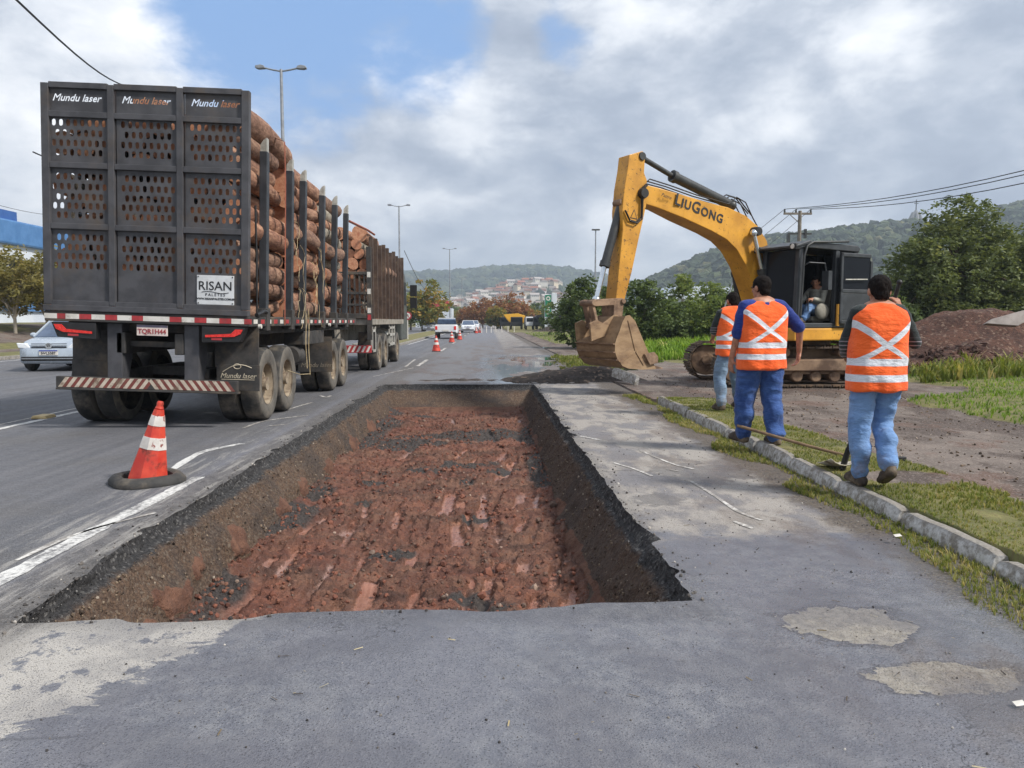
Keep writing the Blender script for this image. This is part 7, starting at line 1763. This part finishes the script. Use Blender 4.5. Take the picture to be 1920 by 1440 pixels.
def cones():
    g = gp(272, 906); T = thing('traffic_cone', 'faded red cone with two white bands standing in an old tyre', 'traffic cone', (g.x, g.y + .05, 0))
    cone_bits(T, .72, 8)
    T.rotation_euler = (0, rad(11), 0)
    ty = thing('old_tyre', 'flat black tyre ring round the foot of the nearest cone', 'tyre', (g.x, g.y + .05, 0))
    m_ = MB(); prof = [(.20, .035), (.205, .065), (.235, .08), (.28, .07), (.315, .03), (.312, .004), (.20, .004)]
    rings = []
    for j in range(40):
        a = 2 * math.pi * j / 40; k = 1 + .05 * math.cos(4 * a + .5); rings.append([Vector((math.cos(a) * r * k, math.sin(a) * r * k, z)) for r, z in prof])
    rings.append(rings[0]); m_.loft(rings, caps=False); m_.build('tread', M_TYRE, ty, smooth=50)
    m_ = MB(); m_.lathe([(.17, .012), (.20, .012), (.206, .03), (.17, .03)], (0, 0, 0), (0, 0, 1), 32, caps=False); m_.build('bead', M_BLACK, ty, smooth=40)
    base = None
    for i, (px, py, lb) in enumerate(((818, 659, 'plain red cone right behind the truck on the lane edge'), (847, 642, 'second small cone ahead, with a white band'), (862, 637, 'third small cone, near the white pickup'), (893, 625, 'farthest of the cones along the lane edge'), (899, 624, 'tiny cone beside the farthest one'))):
        g = gp(px, py)
        if i < 3: T = thing('traffic_cone', lb, 'traffic cone', (g.x, g.y, 0), 0, 'cones along the lane ahead'); cone_bits(T, .74, 16); m_ = MB(); m_.box(-.19, .19, -.19, .19, .0, .03); m_.build('foot', M_BLACK, T, bevel=.01); base = T
        else: c = copy_tree(base); c.location = (g.x, g.y, 0); c['label'] = lb
cones()

# ---- poles, wires, signs
M_GALV = pm('galvanised', srgb(128, 132, 138), srgb(150, 154, 160), 4, (.5, .65), .3, 0); M_CONC = pm('pole_concrete', srgb(108, 100, 92), srgb(132, 124, 114), 4, (.8, .9), 0, .2, 30); M_WIRE = pm('wire', srgb(44, 46, 50), None, 4, (.6, .7), 0, 0)
def lamps():
    base = None
    for i, (px, py, Y, lb) in enumerate(((527, 130, 32.0, 'double-armed street lamp rising above the logs'), (748, 386, 70.0, 'double-armed street lamp above the truck cab'), (843, 467, 112.0, 'thin distant lamp post over the white pickup'), (866, 520, 180.0, 'farthest lamp post along the median'))):
        p = at(px, py, Y); H = p.z
        T = thing('street_lamp', lb, 'street lamp', (p.x, Y, 0), 0, 'lamps along the median')
        m_ = MB(); m_.tube([(0, 0, 0), (0, 0, H * .5), (0, 0, H)], [.11, .085, .055], 10); m_.build('pole', M_GALV, T, smooth=40)
        for s_ in (-1, 1):
            m_ = MB(); m_.tube([(0, 0, H - .08), (s_ * .35, 0, H - .02), (s_ * .70, 0, H + .06)], .035, 6); a = m_.build('arm', M_GALV, T)
            m_ = MB(); m_.prism([(.62, .02), (.66, .12), (.80, .16), (1.0, .12), (1.02, .04), (.9, .0)], (0, 0, H), (s_, 0, 0), (0, 0, 1), (0, 1, 0), -.11, .11); m_.build('lamp_head', M_GALV, a, bevel=.02)
    p = at(1117, 432, 90); T = thing('flood_mast', 'tall thin floodlight mast right of the bucket stick', 'mast', (p.x, 90, 0)); m_ = MB(); m_.tube([(0, 0, 0), (0, 0, p.z)], [.13, .07], 8); m_.build('pole', M_GALV, T); m_ = MB(); m_.box(-.45, .45, -.2, .2, p.z, p.z + .14); m_.build('lamp_head', M_CYL, T)
lamps()
def utility():
    Y = 47.0; p = at(1500, 400, Y); T = thing('utility_pole', 'utility pole with a wooden crossarm and three wires behind the cab', 'utility pole', (p.x, Y, 0)); H = p.z
    m_ = MB(); m_.tube([(0, 0, 0), (0, 0, H + .15)], [.17, .11], 8); m_.build('pole', M_CONC, T, smooth=40)
    m_ = MB(); m_.box(-1.0, .72, -.06, .06, H - .08, H + .04); ca = m_.build('crossarm', M_CONC, T)
    for x in (-.95, -.25, .66): m_ = MB(); m_.lathe([(.05, 0), (.07, .06), (.05, .12), (.06, .18), (.03, .22)], (x, 0, H + .04), (0, 0, 1), 8); m_.build('insulator', M_CYL, ca)
    m_ = MB(); m_.beam((-.6, 0, H - .1), (0, 0, H - .6), .04, .04); m_.build('brace', M_CONC, T)
    m_ = MB(); m_.box(-.7, .75, -.05, .05, H - 1.28, H - 1.18); m_.box(.3, .42, -.1, .1, H - 1.5, H - .95); m_.box(-.75, -.6, -.1, .1, H - 1.75, H - 1.25); m_.build('switch_gear', M_CYL, T)
    ends = [(-.95, (1930, 268)), (-.25, (1930, 276)), (.66, (1930, 292))]
    for x, q in ends:
        a = Vector((p.x + x, Y, H + .25)); e = at(*q, 26.0); w = thing('power_line', {-.95: 'uppermost of the three wires running off to the right', -.25: 'middle of the three wires running off to the right', .66: 'lowest of the three wires running off to the right'}[x], 'wire', a)
        far = e + (e - a) * .8; pts = [a.lerp(far, k / 16) - Vector((0, 0, .9 * math.sin(math.pi * k / 16))) for k in range(17)]; m_ = MB(); m_.tube(pts, .018, 5); m_.build('cable', M_WIRE, w, W=True)
        f = at(1300 + 40 * x, 520, 130); w2 = thing('power_line', {-.95: 'left of the thin wires leading off behind the boom', -.25: 'middle thin wire leading off behind the boom', .66: 'right of the thin wires leading off behind the boom'}[x], 'wire', a)
        m_ = MB(); m_.tube([a.lerp(f, k / 10) - Vector((0, 0, 1.2 * math.sin(math.pi * k / 10))) for k in range(11)], .016, 5); m_.build('cable', M_WIRE, w2, W=True)
    for (q0, Y0, q1, Y1, sag, lb, r) in (((25, -6), 14, (278, 166), 34, .5, 'single cable crossing the sky above the trailer', .022), ((-20, 380), 60, (120, 405), 75, .2, 'faint wire left of the tailboard', .02), ((62, 285), 30, (110, 300), 34, .05, 'short cable end left of the tailboard top', .03), ((758, 470), 70, (800, 545), 150, .6, 'thin wire running down from the lamp above the cab', .03)):
        a, e = at(*q0, Y0), at(*q1, Y1); w = thing('cable', lb, 'wire', a); m_ = MB(); m_.tube([a.lerp(e, k / 12) - Vector((0, 0, sag * math.sin(math.pi * k / 12))) for k in range(13)], r, 5); m_.build('strand', M_WIRE, w, W=True)
    a, e = at(1386, 490, 30), at(1344, 622, 30); T = thing('leaning_pole', 'thin grey pole leaning behind the workers', 'pole', e); m_ = MB(); m_.tube([e, a], .03, 6); m_.build('shaft', M_GALV, T, W=True)
    # no-turn sign
    p = at(764, 592, 56); T = thing('road_sign', 'round red-edged no-turn sign on a white post by the median', 'sign', (p.x, 56, 0)); m_ = MB(); m_.tube([(0, .03, 0), (0, .03, p.z)], .035, 8); m_.build('post', M_WHITE, T)
    red = pm('sign_red', srgb(150, 34, 48), None, 3, (.4, .5), 0, 0)
    m_ = MB(); m_.lathe([(.30, -.01), (.30, .01)], (0, 0, p.z), (0, 1, 0), 28); d = m_.build('plate', red, T); m_ = MB(); m_.lathe([(.21, 0), (.21, .004)], (0, -.012, p.z), (0, -1, 0), 28); m_.build('face', M_WHITE, d)
    m_ = MB(); z = p.z; m_.tube([(-.08, -.02, z - .12), (-.08, -.02, z + .05), (-.03, -.02, z + .10), (.04, -.02, z + .08), (.06, -.02, z)], .018, 4); m_.build('arrow', M_INK, d); m_ = MB(); m_.beam((-.17, -.022, z + .15), (.17, -.022, z - .15), .01, .04); m_.build('bar', red, d)
    # raised lane stud
    g = gp(82, 784); m_ = MB(); m_.prism([(-.12, 0), (.12, 0), (.09, .045), (-.09, .045)], (0, 0, 0), (1, 0, 0), (0, 0, 1), (0, 1, 0), -.13, .13); o = m_.build('lane_stud', pm('stud_yellow', srgb(186, 160, 112), srgb(206, 184, 136), 8, (.6, .7), 0, .2, 40), bevel=.012); o.location = (g.x, g.y, .004); tag(o, 'square yellowish lane stud on the white line left of the trailer', 'lane stud')
    g2 = gp(1395, 812, .1)
utility()

# ---- cars
M_TINT = pm('car_glass', srgb(60, 74, 96), srgb(76, 92, 116), 2, (.08, .12), 0, 0); M_CARSILVER = pm('silver_paint', srgb(168, 178, 190), srgb(180, 190, 200), 2, (.2, .3), .35, 0); M_CARWHITE = pm('white_paint', srgb(206, 208, 212), srgb(216, 218, 222), 2, (.25, .35), 0, 0)
M_CHR = pm('bright_trim', srgb(200, 204, 210), None, 2, (.15, .2), .8, 0); M_HEAD = pm('headlamp', srgb(214, 220, 226), srgb(230, 234, 238), 20, (.1, .15), 0, 0)
def rsec(hw_, z0, z1, y, r=.12, n=5, tuck=0.0):
    P = []
    for (cx, cz, a0) in ((hw_ - r, z1 - r, 0), (-hw_ + r, z1 - r, 90), (-hw_ + r, z0 + r, 180), (hw_ - r, z0 + r, 270)):
        for i in range(n + 1): a = rad(a0 + 90 * i / n); P.append(Vector((cx + r * math.cos(a) * (1 if cz > (z0 + z1) / 2 else 1), y, cz + r * math.sin(a))))
    return P
def car_wheel(T, x, y, r=.31):
    m_ = MB(); s_ = 1 if x > 0 else -1; m_.lathe([(r * .62, .0), (r * .9, .01), (r, -.03), (r, -.17), (r * .9, -.2), (r * .6, -.2)], (x, y, r), (s_, 0, 0), 24); w = m_.build('wheel', M_TYRE, T, smooth=40)
    m_ = MB(); m_.lathe([(r * .62, -.01), (r * .55, -.03), (r * .2, -.01), (.01, .0)], (x, y, r), (s_, 0, 0), 20, caps=False); m_.build('rim', M_CHR, w, smooth=40)
def sedan(name, label, cat, loc, rotz, paint, group=None, front=True):
    """car with its nose at -y"""
    T = thing(name, label, cat, loc, rotz, group)
    st = [(-1.98, .62, .28, .62, .10), (-1.9, .78, .22, .74, .12), (-1.6, .83, .2, .86, .14), (-1.0, .85, .2, .95, .14), (0, .86, .2, .97, .14), (1.2, .86, .2, .98, .14), (1.7, .83, .22, .98, .14), (1.95, .72, .3, .9, .12)]
    m_ = MB(); m_.loft([rsec(hw_, z0, z1, y, r) for y, hw_, z0, z1, r in st]); m_.build('body', paint, T, smooth=50)
    m_ = MB(); cab = [(-1.05, .74, .93, .96, .01), (-.35, .66, .9, 1.38, .1), (-.05, .62, .9, 1.46, .12), (.8, .62, .9, 1.47, .12), (1.4, .66, .9, 1.30, .1), (1.75, .7, .9, .97, .02)]
    m_.loft([rsec(hw_, z0, z1, y, r, 3) for y, hw_, z0, z1, r in cab]); m_.build('greenhouse', M_TINT, T, smooth=40)
    m_ = MB(); m_.loft([rsec(.60, 1.40, 1.485, -.15, .035, 3), rsec(.625, 1.41, 1.50, .1, .04, 3), rsec(.625, 1.41, 1.50, .8, .04, 3), rsec(.58, 1.36, 1.44, 1.15, .035, 3)]); m_.build('roof', paint, T, smooth=40)
    for s_ in (-1, 1):
        m_ = MB(); m_.beam((s_ * .77, -1.08, .95), (s_ * .635, -.18, 1.45), .05, .04); m_.build('pillar', paint, T)
        m_ = MB(); m_.ball((s_ * .93, -.72, 1.0), (.10, .06, .07), 12, 8); m_.build('mirror', paint, T, smooth=60)
        m_ = MB(); m_.prism([(.42, .62), (.80, .66), (.84, .80), (.60, .78)], (0, -1.93, 0), (s_, 0, 0), (0, 0, 1), (0, 1, 0), -.02, .16); m_.build('headlight', M_HEAD, T, bevel=.02)
        for y in (-1.25, 1.25): car_wheel(T, s_ * .86, y)
    for z in (.66, .71, .76): m_ = MB(); m_.box(-.46, .46, -1.985 + (z - .6) * .2, -1.93, z, z + .02); m_.build('grille_bar', M_BLACK if z != .71 else M_CHR, T)
    m_ = MB(); m_.lathe([(.085, 0), (.085, .02)], (0, -1.965, .715), (0, -1, 0), 20); b = m_.build('badge', M_CHR, T); m_ = MB(); m_.tube([(-.045, -1.99, .76), (-.02, -1.99, .69), (0, -1.99, .735), (.02, -1.99, .69), (.045, -1.99, .76)], .008, 4); m_.tube([(-.025, -1.99, .785), (0, -1.99, .74), (.025, -1.99, .785)], .008, 4); m_.build('emblem', M_INK, b)
    m_ = MB(); m_.box(-.72, .72, -2.0, -1.9, .30, .42); m_.build('lower_grille', M_BLACK, T, bevel=.02); m_ = MB(); m_.box(-.70, .70, -2.008, -1.99, .355, .375); m_.build('trim', M_CHR, T)
    m_ = MB(); m_.box(-.24, .24, -2.01, -1.985, .46, .60); pl = m_.build('number_plate', M_WHITE, T); m_ = MB(); m_.box(-.24, .24, -2.013, -2.0105, .565, .60); m_.build('band', pm('plate_blue', srgb(46, 66, 150), None, 3, (.5, .6), 0, 0), pl)
    put_text('lettering', 'IWL5587', .10, frame((0, -2.013, .51), (1, 0, 0), (0, 0, 1)), M_INK, pl, bold=.002)
    return T
def pickup(label, loc):
    T = thing('pickup_truck', label, 'pickup', loc, 0)       # tail towards the camera (-y)
    m_ = MB(); st = [(-2.3, .80, .5, 1.08, .06), (-2.22, .86, .45, 1.12, .08), (-.6, .88, .4, 1.12, .1), (.6, .88, .4, 1.1, .12), (1.6, .86, .4, 1.08, .14), (2.2, .74, .45, .9, .12)]
    m_.loft([rsec(hw_, z0, z1, y, r) for y, hw_, z0, z1, r in st]); m_.build('body', M_CARWHITE, T, smooth=45)
    m_ = MB(); m_.loft([rsec(.74, 1.05, 1.5, -.55, .08, 3), rsec(.70, 1.05, 1.62, -.35, .1, 3), rsec(.68, 1.05, 1.62, .5, .1, 3), rsec(.76, 1.02, 1.1, 1.35, .03, 3)]); m_.build('cab', M_TINT, T, smooth=40)
    m_ = MB(); m_.loft([rsec(.67, 1.58, 1.66, -.4, .035, 3), rsec(.66, 1.58, 1.66, .45, .035, 3)]); m_.build('roof', M_CARWHITE, T)
    m_ = MB(); m_.box(-.8, .8, -2.1, -.6, 1.125, 1.18); m_.build('bed_cover', M_BLACK, T, bevel=.02)
    for s_ in (-1, 1):
        m_ = MB(); m_.box(s_ * .74 - .09, s_ * .74 + .09, -2.33, -2.2, .72, 1.0); m_.build('tail_light', M_LAMP, T, bevel=.02); m_ = MB(); m_.ball((s_ * .98, .75, 1.12), (.1, .05, .08), 10, 8); m_.build('mirror', M_BLACK, T)
        for y in (-1.4, 1.4): car_wheel(T, s_ * .86, y, .33)
    m_ = MB(); m_.box(-.8, .8, -2.4, -2.28, .42, .56); m_.build('bumper', M_BLACK, T, bevel=.02); m_ = MB(); m_.box(-.24, .24, -2.335, -2.31, .60, .72); m_.build('number_plate', M_WHITE, T)
def cars():
    sedan('car', 'silver hatchback coming towards the camera left of the trailer', 'car', (-12.35, 23.6, 0), rad(6), M_CARSILVER)
    g = gp(836, 632); pickup('white pickup seen from behind in the lane ahead', (at(836, 620, 61).x, 63, 0))
    for i, (px, Y, lb, paint) in enumerate(((878, 95, 'white hatchback coming down the road beyond the cones', M_CARWHITE), (888, 118, 'white car just behind the oncoming white hatchback', M_CARWHITE), (806, 105, 'small white van-like car on the far left carriageway', M_CARWHITE))):
        sedan('car', lb, 'car', (at(px, 600, Y).x, Y, 0), 0, paint, 'cars on the road ahead')
    # parked works vehicles in the distance
    ye = pm('truck_yellow', srgb(222, 166, 40), None, 3, (.5, .6), 0, 0)
    for i, (px, Y, bodym, lb, tank) in enumerate(((948, 138, M_BLACK, 'dark truck leftmost of the parked works vehicles', 0), (968, 132, ye, 'parked works truck with a yellow hopper', 1), (996, 128, M_GALV, 'grey works vehicle right of the yellow truck', 0), (1010, 126, M_BLACK, 'black tank truck rightmost of the parked vehicles', 2))):
        X = at(px, 600, Y).x; T = thing('works_truck', lb, 'truck', (X, Y, 0), 0, 'works vehicles parked ahead')
        m_ = MB(); m_.box(-1.0, 1.0, -1.2, 3.0, .55, .8); m_.build('chassis', M_BLACK, T); m_ = MB(); m_.box(-1.0, 1.0, -2.2, -.9, .6, 2.1); m_.build('cab', M_BLACK if i != 2 else M_CARWHITE, T, bevel=.1); m_ = MB(); m_.box(-.85, .85, -2.22, -2.19, 1.3, 1.9); m_.build('windscreen', M_GLASS, T)
        m_ = MB()
        if tank == 1: m_.prism([(-2.2, 2.5), (-1.2, 1.2), (1.2, 1.0), (1.5, 2.3), (.3, 2.7)], (0, 0, 0), (1, 0, 0), (0, 0, 1), (0, 1, 0), -.6, 2.6)
        elif tank == 2: m_.lathe([(.2, -1), (.8, -.9), (.8, 2.6), (.2, 2.8)], (0, .2, 1.6), (0, 1, 0), 18)
        else: m_.box(-1.05, 1.05, -.7, 3.0, .8, 2.0)
        m_.build('body', bodym, T, bevel=.05)
        for s_ in (-1, 1):
            for y in (-1.5, 1.8): car_wheel(T, s_ * 1.0, y, .45)
    mound('asphalt_heap', 'black heap of asphalt beside the parked works vehicles', 'heap', (at(1058, 600, 100).x, 100, 0), 4.2, 2.0, 1.3, 3.0, M_DARKSOIL, (), 40)
    # markers by the verge ahead
    base = None
    for k, px in enumerate((903, 912, 921, 930, 942, 955, 968)):
        p = at(px, 616, 92); m_ = MB()
        if base is None: m_.tube([(0, 0, 0), (0, 0, .75)], [.06, .045], 8); base = m_.build('marker_post', M_WHITE); o = base
        else: o = base.copy(); COL.objects.link(o)
        o.location = (p.x, 92 + k * 1.3, 0); tag(o, 'small pale marker post in the row across the road ahead', 'marker post', 'marker posts ahead')
cars()

# ---- litter on the ground
def litter():
    rng = np.random.default_rng(77); n = 260; x = -1.2 + 4.0 * rng.random(n); y = 1.9 + 4.2 * rng.random(n); k = ~((x < XR + .06) & (y > 3.4)) & (x < 2.8); x, y = x[k], y[k]
    v = np.array([(-1, -.12, 0), (1, -.12, .0), (1, .12, .08), (-1, .12, .05)]); f = np.array([(0, 1, 2, 3)]); s = np.where(rng.random(len(x)) < .7, .006, .02)
    m = clod_material('litter', [(0, srgb(44, 38, 34)), (.6, srgb(84, 72, 58)), (.85, srgb(150, 134, 96)), (1, srgb(196, 184, 150))])
    o = scatter('twigs', v, f, np.stack([x, y, np.full(len(x), .006)], -1), s, m, upright=True); tag(o, 'bits of twig and straw scattered on the asphalt', 'litter', kind='stuff')
    bv, bf = ico(1, .25); n = 2600; x = 3.9 + 4.2 * rng.random(n); y = 4 + 16 * rng.random(n); Z, gr, _ = side_height(x, y); kp = gr < .5; x, y, Z = x[kp], y[kp], Z[kp]; s = .004 + .013 * rng.random(len(x)) ** 3
    o = scatter('clods', bv, bf, np.stack([x, y, Z + s * .3], -1), s, M_GRAVEL); tag(o, 'clods and stones lying on the dirt track', 'clods', kind='stuff')
    for (px, py, w, h, lb) in ((1912, 1317, .02, .012, 'tiny white paper scrap at the lower right edge'), (1683, 1014, .022, .016, 'white paper scrap in the weeds below the kerb'), (1406, 812, .03, .03, 'white scrap between the boots of the worker in blue')):
        g = gp(px, py, .02); m_ = MB(); m_.add([(-w, -h, 0), (w, -h * .8, .004), (w * .9, h, .012), (-w, h, .006)], [(0, 1, 2, 3)]); o = m_.build('paper_scrap', M_WHITE); o.location = (g.x, g.y, .10 if px == 1406 else (.012 if px > 1800 else .05)); tag(o, lb, 'paper')
litter()

# ---- the air
def haze():
    m = bpy.data.materials.new('haze'); m.use_nodes = True; t = NT(m.node_tree); t.n.clear()
    v = t.node('ShaderNodeVolumePrincipled', None, Color=(.74, .86, 1.0), Density=HAZE_D); v.inputs['Anisotropy'].default_value = .2
    o = t.n.new('ShaderNodeOutputMaterial'); t.l.new(v.outputs[0], o.inputs[1])
    mb = MB(); mb.box(-1500, 1800, -350, 2600, -6, 190); ob = mb.build('haze', m); tag(ob, 'thin haze over the valley', 'haze', kind='stuff')
HAZE_D = 4.5e-4
haze()
